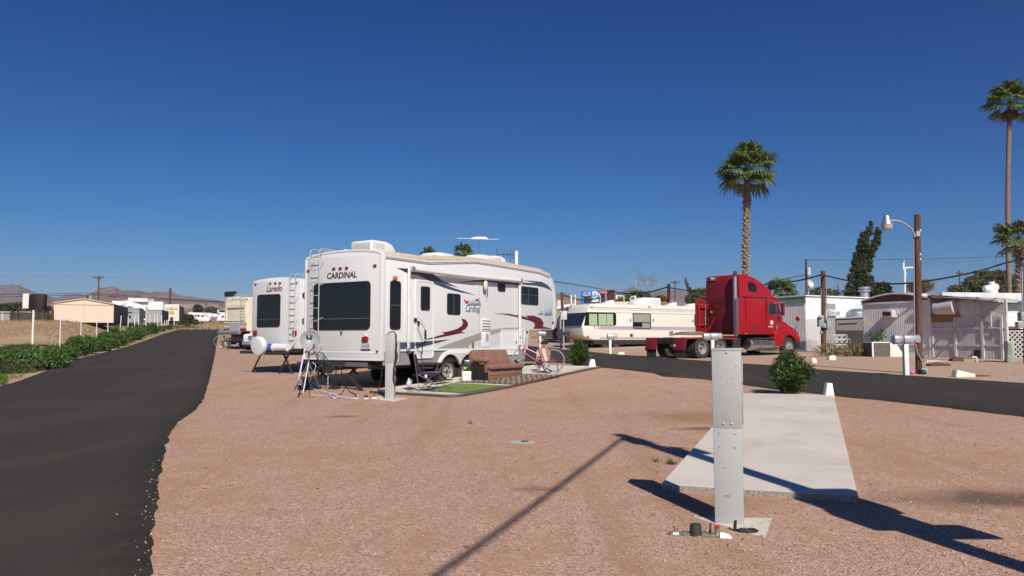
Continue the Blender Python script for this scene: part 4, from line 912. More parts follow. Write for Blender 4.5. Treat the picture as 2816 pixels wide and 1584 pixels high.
q = rq(Fh.sides('F', [(1188, 660), (1392, 660), (1392, 672), (1188, 672)])); MB().box(q[0], -.02, q[1], q[2], -.006, q[3]).build('glazing_bar', M['black'], wf)
_, wf = window(th, Fh, 'F', [(1945, 565), (2100, 568), (2100, 712), (1945, 708)], 'side', 0, 'side_window', .05, .08)
q = rq(Fh.sides('F', [(1955, 580), (2090, 580), (2090, 700), (1955, 700)])); MB().box(q[0], -.016, q[1], q[2], -.006, q[3]).build('curtain', M['curtain'], wf)
M['silver'] = mat('silver_stripe', (.5, .5, .53), .4, .3)
for a, c, mt in ((712, 756, 'silver'), (718, 726, 'dark_slot'), (848, 868, 'silver'), (484, 494, 'silver'), (508, 513, 'silver'), (542, 548, 'silver')):
    z1_ = Fh.side('F', 1100, a)[1]; z0_ = Fh.side('F', 1100, c)[1]; xs_ = Fh.side('F', 770 if a > 700 else 640, 700)[0]
    if a in (542,): xs_ = Fh.side('F', 970, 700)[0]
    MB().box(xs_, -.008 - (.003 if mt == 'dark_slot' else 0), z0_, HL - .12, .001, z1_).build('side_stripe', M[mt], th)
decal(th, Fh, 'F', [(690, 712), (755, 712), (768, 748), (740, 742), (710, 750)], 'red_deck', name='badge', d=.006)
decal(th, Fh, 'F', [(702, 718), (745, 718), (752, 742), (712, 744)], 'cream', name='badge', d=.009)
b = MB().box(prof[0][0] + .1, .05, zb4 - .28, HL - .2, HW - .05, zb4 + .02); b.build('chassis_skirt', M['blacksteel'], th)
x_, _ = Fh.side('F', 860, 970); 
for xx in (x_ - .1, x_ + .9, x_ + 4, x_ + 5):
    for yy, f in ((.2, -1), (HW - .2, 1)): wheel(th, (xx, yy, .36), .36, .22, f, mt='steel_grey')
b = MB(); b.bar((x0 + .1, HW / 2, .5), (x0 - 1.1, HW / 2, .45), .12, .12); b.box(x0 - .95, HW / 2 - .04, 0, x0 - .87, HW / 2 + .04, .75); b.box(x0 - .6, HW / 2 - .2, .5, x0 - .3, HW / 2 + .2, .85)
b.build('tow_bar', M['blacksteel'], th)
for xf, w_, h_ in ((870, .9, .35), (1650, 1.0, .36), (1880, .9, .32)):
    x_, _ = Fh.side('F', xf, 425, 1.2); b = MB().prism([(x_ - .55, zr), (x_ - .3, zr + .2), (x_ + .15, zr + h_), (x_ + .35, zr + h_), (x_ + .4, zr)], 'y', .9, 1.5); b.build('roof_vent', M['trim_white'], th, bevel=.03)
x_, _ = Fh.side('F', 1320, 425, 1.2); roof_ac(th, x_, 1.2, zr, 1.3 * 2, .8, .62, flip=-1)
x_, zp = Fh.side('F', 840, 225, 1.2); b = MB(); b.loft([(x_, 1.2, zr), (x_, 1.2, zp)], .05, 8); b.bar((x_ - .9, 1.2, zp - .03), (x_ + .9, 1.2, zp + .05), .1, .05); b.build('tv_antenna', M['galv'], th)
x_, zp = Fh.side('F', 497, 325, 2.2); b = MB(); b.loft([(x0 + .7, 2.2, zr - .1), (x0 + .7, 2.2, zp)], .06, 8); b.loft([(x0 + .9, 2.0, zr - .1), (x0 + .9, 2.0, zp)], .06, 8); b.build('vent_pipe', M['trim_white'], th)
for x in (665, 1380): lamp(th, Fh, 'F', x, 472, 0, 'amber', .10, .05, plane='side')
for x, y in ((1148, 636), (1432, 636), (1928, 645)): a, z = Fh.side('F', x, y); MB().ball((a, -.02, z), (.06, .05, .13), 8, 6).build('hinge', M['brass'], th)
for x, y, mt, w_ in ((1160, 824, 'black', .12), (1655, 800, 'chrome', .2)): lamp(th, Fh, 'F', x, y, 0, mt, w_, w_ * .8, 'hatch', .05, 'side')
for x in (620, 1380): lamp(th, Fh, 'F', x, 840 if x == 620 else 875, 0, 'redlens', .08, .05, plane='side')

# ---------------------------------------------------------------- red semi truck
ro = gp('H', 600, 992); TR = math.atan2(.592, .806)
Ft = Fr(ro, TR); tr = thing('semi_truck', 'red sleeper cab semi truck without a trailer parked across the lane', 'truck', Ft.o, TR); TW = 2.5
S = lambda x, y, t=0.: Ft.side('H', x, y, t)
xr = S(960, 500, .1)[0]; zsb = S(1100, 757, .1)[1]
pf = [S(*q, .12) for q in [(958, 757), (957, 300), (957, 200), (968, 184), (1000, 186), (1060, 204), (1110, 228), (1180, 278), (1235, 340), (1262, 392), (1302, 420)]]
pf[0] = (pf[1][0], zsb); 
for i in (1, 2, 3): pf[i] = (pf[0][0] + (.08 if i == 3 else 0), pf[i][1])
x0c = pf[0][0]
cabtop = S(1305, 425, .12); wsb = S(1352, 612, .12); 
cab = pf + [cabtop, (cabtop[0] + .03, cabtop[1] - .12), wsb, (wsb[0], zsb)]
def taper(mb, poly, y0, y1, zt0, zt1, inset, m=0):
    """prism across y whose sides lean in above zt0"""
    vs = []; n = len(poly)
    for s, yy in ((1, y0), (-1, y1)):
        for x, z in poly: vs.append((x, yy + s * inset * max(0., min(1., (z - zt0) / (zt1 - zt0))), z))
    mb.add(vs, [tuple(range(n)), tuple(range(2 * n - 1, n - 1, -1))] + [(i, i + n, (i + 1) % n + n, (i + 1) % n) for i in range(n)], m); return mb
b = MB(); taper(b, cab, .10, TW - .10, zsb + 1.6, pf[4][1], .10); b.build('sleeper_cab', M['red_paint'], tr, bevel=.09, seg=3)
# seams
b = MB(); zse = S(1100, 402)[1]; b.box(x0c + .05, .094, zse - .012, cabtop[0] - .05, .12, zse + .012)
xd = S(1197, 500, .1)[0]; b.box(xd - .012, .094, zsb + .02, xd + .012, .12, zse); b.build('panel_seam', M['maroon'], tr)
dl = [S(*q, .1) for q in [(1200, 456), (1300, 452), (1352, 606), (1352, 700), (1300, 706), (1292, 752), (1200, 752)]]
b = MB(); b.ring(dl, [(x + (S(1270, 620)[0] - x) * .022, z + (S(1270, 620)[1] - z) * .022) for x, z in dl], 'y', .093, .11); b.box(x0c + .33, .094, zsb + .02, x0c + .345, .12, zse); b.box(x0c + .03, .094, zsb + .10, xd, .12, zsb + .112); b.build('door_seam', M['maroon'], tr)
for x, y in ((1250, 392), (1275, 408)): q = S(x, y, .5); MB().ball((q[0], .5, q[1] + .02), (.07, .05, .035), 10, 6).build('clearance_light', M['amber'], tr)
for x, y, mt_ in ((1008, 750, 'amber'), (1497, 765, 'amber'), (1180, 752, 'redlens')): q = S(x, y, 0); MB().box(q[0] - .06, .0 - .01, q[1] - .03, q[0] + .06, .1, q[1] + .03).build('side_marker', M[mt_], tr, bevel=.008)
# rear wall slightly duller, lights
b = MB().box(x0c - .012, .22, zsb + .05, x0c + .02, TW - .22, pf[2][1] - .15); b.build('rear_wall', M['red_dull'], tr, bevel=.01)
for dz in (0, .3):
    q = Ft.end('H', 692, 228, x0c); MB().box(x0c - .05, q[0] - .16, q[1] - .12 + dz * 0, x0c, q[0] + .16, q[1] + .12).build('work_lamp', M['alu'], tr, bevel=.02); break
for i in (-1, 1):
    q = Ft.end('H', 675 if i < 0 else 690, 230, x0c - .06); MB().ball((x0c - .06, q[0], q[1]), (.03, .07, .07), 10, 8).build('lamp_glass', M['plate'], tr)
# side extenders
zt_, zb_ = S(955, 410)[1], S(955, 755)[1]; b = MB().box(x0c - .30, .06, zb_, x0c + .02, .10, zt_); ex = b.build('side_extender', M['red_paint'], tr, bevel=.01)
b = MB().box(x0c - .48, .055, zb_, x0c - .30, .105, zt_); b.build('rubber_edge', M['steel_grey'], ex, bevel=.02)
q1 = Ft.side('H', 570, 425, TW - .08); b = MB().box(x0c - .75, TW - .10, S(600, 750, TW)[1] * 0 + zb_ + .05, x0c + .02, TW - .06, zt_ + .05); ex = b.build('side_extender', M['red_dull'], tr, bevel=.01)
b = MB()
for z in (zb_ + .5, zb_ + 1.4, zt_ - .3): b.bar((x0c - .7, TW - .14, z), (x0c, TW - .3, z + .03), .05, .05)
b.loft([(x0c - .6, TW - .2, zb_ + .4), (x0c - .62, TW - .2, zt_ - .2)], .03, 8); b.build('extender_strut', M['red_deck'], ex)
# stack
q0 = Ft.side('H', 928, 745, .28); q1 = Ft.side('H', 935, 195, .28); xs_ = x0c - .22
b = MB().loft([(xs_, .30, zsb - .1), (xs_, .30, q1[1] - .05)], .085, 16); st = b.build('exhaust_stack', M['chrome'], tr)
MB().loft([(xs_, .30, q1[1] - .08), (xs_, .30, q1[1] + .05), (xs_ + .05, .30, q1[1] + .16)], [.09, .085, .09], 16).build('stack_tip', M['rubber'], st)
b = MB().loft([(xs_, .30, zsb - .05), (xs_, .30, zse - .25)], .115, 16); b.build('heat_shield', M['galv'], st)
b = MB().box(xs_ - .1, .2, zse - .28, x0c, .4, zse - .22); b.build('stack_bracket', M['black'], st)
# door window, sleeper window, windscreen
ps = [S(*q, .10) for q in [(1216, 462), (1288, 458), (1302, 572), (1218, 568)]]; b = MB().prism(ps, 'y', .085, .13); dw = b.build('door_window', M['glass_blue'], tr, smooth=0)
b = MB(); po = [S(*q, .1) for q in [(1208, 452), (1293, 449), (1310, 580), (1210, 577)]]; b.ring(po, ps, 'y', .088, .13); b.build('window_frame', M['red_deck'], dw)
ps = [S(*q, .10) for q in [(1036, 264), (1050, 258), (1076, 262), (1110, 298), (1113, 340), (1108, 356), (1050, 350), (1036, 338)]]; MB().prism(ps, 'y', .13, .22).build('sleeper_window', M['glass'], tr, smooth=20)
wt = (cabtop[0] + .045, cabtop[1] - .16); wb = (wsb[0] + .01, wsb[1] + .04); b = MB().prism([wt, wb, (wb[0] - .1, wb[1]), (wt[0] - .1, wt[1])], 'y', .30, TW - .30); b.build('windscreen', M['glass_blue'], tr)
b = MB().prism([(cabtop[0] - .5, cabtop[1] + .02), (cabtop[0] + .12, cabtop[1] - .02), (cabtop[0] + .12, cabtop[1] - .12), (cabtop[0] - .5, cabtop[1] - .1)], 'y', .12, TW - .12); b.build('sun_visor', M['red_paint'], tr, bevel=.02)
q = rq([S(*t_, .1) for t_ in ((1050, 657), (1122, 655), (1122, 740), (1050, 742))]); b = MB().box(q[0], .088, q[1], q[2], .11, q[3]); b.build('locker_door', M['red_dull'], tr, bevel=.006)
q = S(1298, 698, .1); MB().ball((q[0], .09, q[1]), (.06, .03, .16), 10, 8).build('door_handle', M['brass'], tr)
for i, (s_, yy) in enumerate((('PULL', 632), ('PARK', 645), ('HAUL', 657))):
    a = S(1237, yy + 5, .1); c = S(1262, yy - 5, .1); MB().box(a[0], .092, a[1], c[0], .10, c[1]).build('door_lettering', M['trim_white'], tr)
a = S(1219, 690, .1); c = S(1263, 678, .1); text('lettering', 'US DOT', (a[0], a[1], c[0], c[1]), 'side', .1, M['trim_white'], tr, 0, .02, .006)
# hood, fenders, bumper
hd = [wsb, S(1400, 640, .4), S(1446, 690, .4), S(1480, 712, .4), S(1512, 740, .3), S(1520, 800, .3), S(1500, 870, .3)]
hd = [(wsb[0] - .05, wsb[1])] + hd[1:] + [(hd[-1][0] - .1, zsb - .45), (wsb[0] - .05, zsb - .1)]
b = MB(); taper(b, hd, .30, TW - .30, zsb + .1, wsb[1], .25); b.build('hood', M['red_paint'], tr, bevel=.08, seg=3)
fcx = S(1424, 860, 0)[0]; fr_ = .52
fo_ = [S(*q, 0) for q in [(1285, 757), (1290, 728), (1345, 708), (1410, 705), (1470, 716), (1505, 740), (1522, 795)]]
arc_ = [(fcx + .62 * math.cos(math.radians(a)), fr_ + .64 * math.sin(math.radians(a))) for a in range(25, 176, 15)]
fpoly = fo_ + [(fo_[-1][0] - .05, arc_[0][1])] + arc_ + [(fo_[0][0], arc_[-1][1])]
for ya, yb in ((.0, .55), (TW - .55, TW)): MB().prism(fpoly, 'y', ya, yb).build('fender', M['red_paint'], tr, bevel=.05, seg=3)
bp_ = [S(*q, 0) for q in [(1484, 796), (1524, 796), (1524, 880), (1496, 893)]]; MB().prism(bp_ + [(bp_[0][0] - .05, bp_[3][1] + .1)], 'y', .02, TW - .02).build('bumper', M['black'], tr, bevel=.06)
b = MB().prism([(hd[5][0] - .03, zsb + .05), (hd[5][0] + .06, zsb - .1), (hd[5][0] + .06, zsb - .6), (hd[5][0] - .03, zsb - .6)], 'y', .7, TW - .7); b.build('grille', M['chrome'], tr)
# chassis, fifth wheel, deck
wx2 = 1.32; b = MB()
for yy in (.82, TW - .82): b.box(-1.25, yy - .05, .72, S(1480, 800)[0], yy + .05, 1.0)
b.box(-1.25, .82, .74, -1.15, TW - .82, .98); b.box(2.6, .3, .55, x0c + .1, .75, 1.0); b.box(x0c - .2, .8, .5, fcx, TW - .8, 1.1); b.build('chassis', M['blacksteel'], tr)
b = MB().prism([(-.25, 1.14), (.0, 1.26), (.5, 1.32), (1.0, 1.30), (1.2, 1.14)], 'y', .75, TW - .75); b.build('fifth_wheel_plate', mat('dusty_tarp', (.22, .15, .09), .9, dirt=.6), tr, bevel=.05)
dz = Ft.end('H', 450, 792, -1.2)[1]
for ya, yb in ((-.02, .72), (TW - .72, TW + .02)):
    s_ = MB(); s_.box(-1.15, ya, dz - .04, 2.55, yb, dz + .02); s_.box(-1.22, ya, dz - .06, -1.10, yb, dz + .02); fd = s_.build('deck_plate', M['red_deck'], tr, bevel=.01)
    s_ = MB(); s_.prism([(-1.22, dz - .02), (-1.30, dz - .55), (-1.26, dz - .62), (-1.16, dz - .02)], 'y', ya, yb); s_.build('rear_valance', M['red_dull'], fd, bevel=.01)
    s_ = MB(); s_.box(-1.24, ya + .08, .08, -1.20, yb - .06, dz - .50); s_.build('mud_flap', M['rubber'], fd)
q = Ft.end('H', 290, 865, -1.3); MB().loft([(-1.28, q[0], q[1]), (-1.24, q[0], q[1])], .075, 14).build('tail_light', M['redlens'], tr)
q = Ft.end('H', 322, 865, -1.3); MB().loft([(-1.28, q[0], q[1]), (-1.24, q[0], q[1])], .075, 14).build('tail_light', M['plate'], tr)
MB().box(-1.24, .95, .72, -1.15, TW - .95, .98).build('rear_crossmember', M['blacksteel'], tr)
for xx in (0, wx2):
    for yy, f in ((.17, -1), (.48, -1), (TW - .17, 1), (TW - .48, 1)):
        wheel(tr, (xx, yy, .52), .52, .27, f, .56, 'alloy', 10, dish=.16 if yy in (.17, TW - .17) else .02)
for yy, f in ((.20, -1), (TW - .20, 1)): wheel(tr, (fcx, yy, .52), .52, .29, f, .56, 'alloy', 10, dish=.02)
b = MB()
for xx in (0, wx2, fcx): b.loft([(xx, .2, .5), (xx, TW - .2, .5)], .08, 8)
b.build('axle', M['blacksteel'], tr)
# tank, steps, battery box
t0_ = S(1058, 862, .1); t1_ = S(1322, 845, .1); b = MB(); zc_ = (t0_[1] + t1_[1]) / 2
b.lathe((t0_[0], .36, zc_), [(0, -.02), (.18, -.01), (.28, .01), (.31, .04), (.31, t1_[0] - t0_[0] - .03), (.28, t1_[0] - t0_[0]), (0, t1_[0] - t0_[0] + .01)], 24, Matrix(((0, 0, 1), (0, 1, 0), (-1, 0, 0)))); tk = b.build('fuel_tank', M['alu'], tr)
for t in (.3, .8): MB().loft([(t0_[0] + (t1_[0] - t0_[0]) * t - .03, .36, zc_), (t0_[0] + (t1_[0] - t0_[0]) * t + .03, .36, zc_)], .322, 24).build('tank_strap', M['steel_grey'], tk)
b = MB(); b.box(t0_[0] + .5, .04, zc_ + .30, t1_[0], .34, zc_ + .34); b.box(t0_[0] + .6, .0, zc_ - .36, t1_[0] + .1, .25, zc_ - .32); b.build('step', M['alu'], tr)
MB().box(t1_[0] + .03, .06, .45, fcx - .60, .5, zsb).build('splash_guard', M['black'], tr, bevel=.03)
# mirrors
q = S(1357, 520, -.25); b = MB().box(q[0] - .06, -.32, q[1] - .33, q[0] + .10, -.14, q[1] + .33); mr = b.build('door_mirror', M['red_paint'], tr, bevel=.05)
MB().box(q[0] - .068, -.29, q[1] - .28, q[0] - .05, -.17, q[1] + .28).build('mirror_glass', M['glass_blue'], mr)
b = MB(); b.loft([(q[0], -.2, q[1] + .34), (q[0] - .1, -.1, q[1] + .36), (q[0] - .35, .12, q[1] + .30)], .02, 6); b.loft([(q[0], -.2, q[1] - .3), (q[0] - .35, .12, q[1] - .3)], .02, 6); b.build('mirror_arm', M['red_deck'], mr)
q = S(1498, 608, -.1); b = MB().ball((q[0], -.1, q[1]), (.07, .13, .13), 12, 8); hm = b.build('hood_mirror', M['red_paint'], tr); q2 = S(1462, 712, .25)
b = MB(); b.loft([(q[0], -.08, q[1] - .08), (q2[0] + .1, .05, (q[1] + q2[1]) / 2), (q2[0], .3, q2[1])], .016, 6); b.loft([(q[0], -.06, q[1] - .08), (q2[0], .1, q2[1] + .1), (q2[0] + .15, .3, q2[1] - .02)], .016, 6); b.build('mirror_arm', M['chrome'], hm)
# coiled air lines, chain
b = MB(); p0 = Vector((x0c - .12, Ft.end('H', 715, 600, x0c)[0], Ft.end('H', 715, 600, x0c)[1])); p1 = Vector((x0c - .6, Ft.end('H', 655, 735, x0c)[0], Ft.end('H', 655, 735, x0c)[1])); pts = []
for i in range(150):
    t = i / 149; a = t * 2 * PI * 12; c_ = p0.lerp(p1, t) - Vector((0, 0, .25 * math.sin(PI * t))); pts.append(c_ + Vector((.04 * math.cos(a), .09 * math.cos(a), .09 * math.sin(a))))
b.loft(pts, .014, 5); b.build('air_hose', M['red_deck'], tr)
b = MB(); b.loft([Vector((x0c - .1, *Ft.end('H', x, y, x0c - .1))) for x, y in ((835, 412), (760, 420), (705, 432), (710, 480))], .015, 5); b.loft([Vector((x0c - .1, *Ft.end('H', x, y, x0c - .1))) for x, y in ((835, 415), (780, 470), (740, 530), (715, 600))], .012, 5)
b.loft([Vector((x0c - .08, *Ft.end('H', x, y, x0c - .08))) for x, y in ((645, 600), (650, 640), (640, 690))], .05, 6); b.build('air_line', M['black'], tr)
q = Ft.end('H', 677, 551, x0c); MB().ball((x0c - .03, q[0], q[1]), (.03, .09, .09), 12, 8).build('rear_badge', M['brass'], tr)
# ================================================================ pads, pedestals and the things round the big trailer
def slab(name, pts, h, mt, label=None, base=None, sub=10, bevel=.012):
    """pts: four ground corners; top parallel to the ground, sides down into it"""
    b = MB(); n = len(pts); zt = [p.z + h for p in pts]
    vs = [(p.x, p.y, p.z - .15) for p in pts] + [(p.x, p.y, z) for p, z in zip(pts, zt)]
    b.add(vs, [tuple(range(n))[::-1], tuple(range(n, 2 * n))] + [(i, (i + 1) % n, n + (i + 1) % n, n + i) for i in range(n)])
    b.m = [0, 0] + [1] * n
    o = b.build(name, [mt, M['slab_edge']], bevel=0)
    return o
# near pad
zo = .10
pa = [gp('J', 38, 940), gp('J', 1262, 1016), gp('J', 1108, 352), gp('J', 545, 341)]
tag(slab('concrete_pad', pa, .085, M['concrete']), kind='structure')
B_ = gp('R', 845, 1112); C_ = gp('F', 775, 1246); A_ = gp('M', 1645, 862); A_ = B_ + (A_ - B_) * 1.0
dBC = (C_ - B_); dBA = Vector((-.845, .535, 0)) * 2.55
D2 = Vector((C_.x + dBA.x, C_.y + dBA.y, 0)); A2 = Vector((B_.x + dBA.x, B_.y + dBA.y, 0))
D2.z = G(D2.x, D2.y); A2.z = G(A2.x, A2.y)
def padz(p): return G(p.x, p.y) + .085
def patio():
    V = []; F_ = []; nu, nv = 36, 8; mi = []
    Mf = gp('R', 1815, 932); tm_ = (Mf - B_).dot(C_ - B_) / (C_ - B_).length_squared
    edge = lambda f: B_.lerp(Mf, f / tm_) if f < tm_ else Mf.lerp(C_, (f - tm_) / (1 - tm_))
    P = lambda i, j: edge(i / nu).lerp(A2.lerp(D2, i / nu), j / nv)
    for i in range(nu + 1):
        for j in range(nv + 1): p = P(i, j); V.append((p.x, p.y, padz(p)))
    for i in range(nu):
        for j in range(nv): a = i * (nv + 1) + j; F_.append((a, a + nv + 1, a + nv + 2, a + 1)); mi.append(0)
    rim = [i * (nv + 1) for i in range(nu + 1)] + [nu * (nv + 1) + j for j in range(1, nv + 1)] + [i * (nv + 1) + nv for i in range(nu - 1, -1, -1)] + [j for j in range(nv - 1, 0, -1)]
    k = len(V); V += [(V[q][0], V[q][1], V[q][2] - .25) for q in rim]; n = len(rim)
    for q in range(n): F_.append((rim[q], rim[(q + 1) % n], k + (q + 1) % n, k + q)); mi.append(1)
    tag(rawmesh('patio_pad', V, F_, [M['concrete'], M['slab_edge']], mi=mi), kind='structure')
patio()
def onpad(k, x, y): return gp(k, x, y, lambda a, b: G(a, b) + .085)
def flat(name, pts, th, mt, label, cat):
    V = []; F_ = []; n = 14; o = pts[0].copy(); m1 = n + 1
    for i in range(m1):
        for j in range(m1):
            p = pts[0].lerp(pts[1], i / n).lerp(pts[3].lerp(pts[2], i / n), j / n); V.append((p.x - o.x, p.y - o.y, padz(p) + .003 + th - o.z))
    for i in range(n):
        for j in range(n): a = i * m1 + j; F_.append((a, a + m1, a + m1 + 1, a + 1))
    rim = [i * m1 for i in range(m1)] + [n * m1 + j for j in range(1, m1)] + [i * m1 + n for i in range(n - 1, -1, -1)] + [j for j in range(n - 1, 0, -1)]
    k = len(V); V += [(V[q][0], V[q][1], V[q][2] - th) for q in rim]; L = len(rim)
    for q in range(L): F_.append((rim[q], rim[(q + 1) % L], k + (q + 1) % L, k + q))
    m = rawmesh(name, V, F_, mt); m.location = o; return tag(m, label, cat)
flat('turf_mat', [onpad('R', 1000, 1020), onpad('R', 1628, 906), onpad('R', 830, 862), onpad('R', 330, 978)], .012, M['carpet_green'], 'bright green artificial turf mat on the patio slab', 'mat')
def rugmat():
    m, nt, b = newmat('patterned_brown_rug'); co = coords(nt)
    wv = N(nt, 'ShaderNodeTexWave', Scale=2.2, Distortion=6., Detail=3.); wv.inputs['Detail Scale'].default_value = 3.; nt.links.new(co, wv.inputs['Vector'])
    v = N(nt, 'ShaderNodeTexVoronoi', Scale=9.); nt.links.new(co, v.inputs['Vector'])
    c = ramp(nt, wv.outputs['Fac'], [(.62, (.11, .07, .055)), (.75, (.30, .24, .19))]); c = mixc(nt, ramp(nt, v.outputs['Distance'], [(.12, (.8,) * 3), (.2, (0,) * 3)]), c, (.42, .37, .32))
    nt.links.new(c, b.inputs['Base Color']); b.inputs['Roughness'].default_value = .95; return m
flat('outdoor_rug', [onpad('R', 1795, 887), onpad('R', 2480, 740), onpad('R', 1500, 706), onpad('R', 865, 850)], .010, rugmat(), 'brown patterned rug laid under the sofa', 'rug')

def pedestal(k, base, left, right, ytop, yseam, phi, label, rivets, yb=None):
    p = gp(k, *base); Fr_ = Fr(p, phi); t = thing('power_pedestal', label, 'utility pedestal', p, phi, 'grey power pedestals of the camping pitches')
    x0 = Fr_.side(k, left, (ytop + base[1]) / 2)[0]; x1 = Fr_.side(k, right, (ytop + base[1]) / 2)[0]; zt = Fr_.side(k, (left + right) / 2, ytop)[1]; zs = Fr_.side(k, (left + right) / 2, yseam)[1]
    d = (x1 - x0) * .85
    lo = MB().box(x0 + .004, .004, -.25, x1 - .004, d - .004, zs).build('lower_housing', M['pedestal'], t, bevel=.006)
    up = MB().box(x0, 0, zs - .01, x1, d, zt - .02).build('upper_housing', M['pedestal'], t, bevel=.006)
    MB().box(x0 - .003, -.003, zt - .022, x1 + .003, d + .003, zt).build('cap', M['pedestal'], t, bevel=.005)
    MB().box(x1, .03, zs + .02, x1 + .009, d - .02, zt - .10).build('side_door', M['pedestal'], t, bevel=.005)
    b = MB()
    for x, y, r in rivets:
        q = Fr_.side(k, x, y); b.ball((q[0], -.001, q[1]), (r, r * .7, r), 10, 6)
    if rivets: b.build('rivet', M['galv'], t)
    return t, Fr_, (x0, x1, d, zs, zt)
rv = [(446, 66, .011), (393, 146, .0055), (502, 150, .0055), (416, 221, .006), (481, 222, .006), (447, 250, .004), (374, 273, .005), (374, 316, .005), (425, 348, .005), (474, 350, .006), (371, 364, .005), (399, 365, .004), (430, 366, .005), (491, 363, .005), (368, 387, .005), (528, 392, .006), (367, 428, .005), (369, 476, .005), (528, 486, .005), (425, 506, .011), (477, 508, .011), (401, 562, .005), (499, 568, .006), (401, 648, .005), (500, 653, .006), (408, 750, .004), (437, 774, .005)]
tp1, F1, d1 = pedestal('J', (456, 1152), 361, 547, 40, 528, math.radians(-16.8), 'tall grey metal power pedestal studded with rivets, nearest the camera', rv)
q = F1.side('J', 450, 470); b = MB(); b.ring(rr(q[0] - .020, q[1] - .020, q[0] + .020, q[1] + .020, .0195, 5), rr(q[0] - .0175, q[1] - .0175, q[0] + .0175, q[1] + .0175, .017, 5), 'y', -.0015, .001)
q = F1.side('J', 453, 951); b.box(q[0] - .018, -.002, q[1] - .002, q[0] + .018, .001, q[1] + .002); b.build('stamped_mark', M['galv'], tp1)
b = MB(); b.box(d1[1] + .007, .03, d1[3] + .34, d1[1] + .016, .07, d1[3] + .36); b.build('latch', M['black'], tp1)
tp2, F2, d2 = pedestal('C', (818, 1390), 781, 860, 840, 1080, math.radians(-2), 'grey power pedestal with a cord looped down its side behind the trailer', [(795, 1063, .008), (805, 1064, .008), (815, 845, .01)])
b = MB().box(d2[1] + .022, .02, d2[3] + .02, d2[1] + .10, d2[2] - .02, d2[4] - .15); b.build('outlet_box', M['pedestal'], tp2, bevel=.01)
b = MB(); b.loft([(d2[0] + .05, .05, d2[4] + .0), (d2[0] + .08, .06, d2[4] + .04), (d2[1] - .02, .05, d2[4] + .05), (d2[1] + .03, 0, d2[4] - .03), (d2[1] + .04, -.03, d2[4] - .4), (d2[1] - .01, -.05, d2[4] - .75), (d2[1] + .06, -.05, .45), (d2[1] + .02, -.03, .32), (d2[1] - .02, -.04, .5), (d2[1] + .01, -.05, .85)], .014, 6)
b.loft([(d2[1] + .05, -.02, d2[4] - .2), (d2[1] + .03, -.04, d2[4] - .35), (d2[1] + .06, -.02, d2[4] - .5), (d2[1] + .02, -.04, d2[4] - .65)], .02, 6); b.build('power_cord', M['cable_black'], tp2)
def plinth(k, pts, label):
    t = slab('pedestal_plinth', [gp(k, *q) for q in pts], .03, M['concrete'], bevel=.004); return tag(t, label, 'concrete plinth')
plinth('Q', [(700, 210), (1960, 575), (2085, 225), (760, 95)], 'thin concrete plinth round the foot of the nearest pedestal')
plinth('M', [(1250, 930), (1660, 985), (1900, 935), (1500, 880)], 'concrete plinth under the pedestal behind the big trailer')
# water meter by the near pedestal (heights traced on a plane in front of it)
pm = gp('Q', 760, 545); Fw = Fr(pm, math.radians(-14)); tw = thing('water_meter', 'brass water meter with a black lid, valve and white elbow pipe', 'water meter', pm, Fw.a)
W_ = lambda x, y, t=0.: (lambda q: Vector((q[0], t, q[1])))(Fw.side('Q', x, y, t))
c = W_(765, 470); r = abs(W_(890, 470).x - W_(640, 470).x) / 2
MB().lathe((c.x, 0, 0), [(0, -.02), (r * .8, -.02), (r * .95, .01), (r * 1.05, .03), (r * 1.02, c.z * .9), (r * .9, c.z + .01), (0, c.z + .01)], 20).build('meter_body', M['bronze_meter'], tw)
zc = W_(730, 410).z; zt = W_(730, 262).z; cx = W_(728, 330).x; r2 = abs(W_(835, 330).x - W_(622, 330).x) / 2
lid = MB().lathe((cx, 0, 0), [(r2 * 1.02, zc - .01), (r2, zc), (r2 * .98, zt - .01), (r2 * .86, zt), (0, zt + .002)], 20).build('meter_lid', M['rubber'], tw)
zp = W_(500, 450).z
b = MB(); b.loft([(W_(400, 450).x, 0, zp), (W_(640, 450).x, 0, zp)], .020, 12); b.loft([(W_(500, 450).x, 0, zp), (W_(610, 450).x, 0, zp)], .030, 8); b.build('brass_pipe', M['bronze_meter'], tw)
b = MB(); b.loft([(W_(880, 450).x, 0, zp), (W_(1160, 465).x, 0, zp - .003)], .022, 12); b.loft([(W_(840, 450).x, 0, zp), (W_(935, 450).x, 0, zp)], .034, 8)
b.build('brass_pipe', M['bronze_meter'], tw)
b = MB(); b.loft([(W_(1040, 460).x, 0, zp), (W_(1052, 460).x, 0, zp)], .028, 12); b.loft([(W_(330, 430).x, 0, zp), (W_(435, 430).x, 0, zp)], .026, 8); b.build('union_ring', M['galv'], tw)
b = MB(); b.loft([W_(375, 440), W_(375, 350)], [.020, .014], 10); b.loft([W_(400, 440), W_(300, 440)], .022, 10); b.loft([W_(330, 440), W_(300, 520)], [.020, .016], 10); b.ball(W_(375, 335), .014, 10, 6); b.build('garden_tap', M['brass'], tw)
b = MB(); b.bar(W_(330, 322), W_(400, 330), .012, .006); b.bar(W_(225, 445), W_(345, 440), .014, .008); b.loft([W_(290, 450), W_(280, 550)], .010, 6); b.bar(W_(270, 545), W_(330, 530), .01, .01); b.build('tap_handle', M['blacksteel'], tw)
b = MB(); b.loft([W_(1105, 460), W_(1105, 380), W_(1100, 330)], [.026, .016, .020], 10); b.build('gate_valve', M['brass'], tw)
b = MB(); b.loft([W_(1104, 318), W_(1104, 285)], [.008, .012], 8); b.bar(W_(1052, 302), W_(1160, 302), .03, .010); b.build('valve_handle', M['red_handle'], tw)
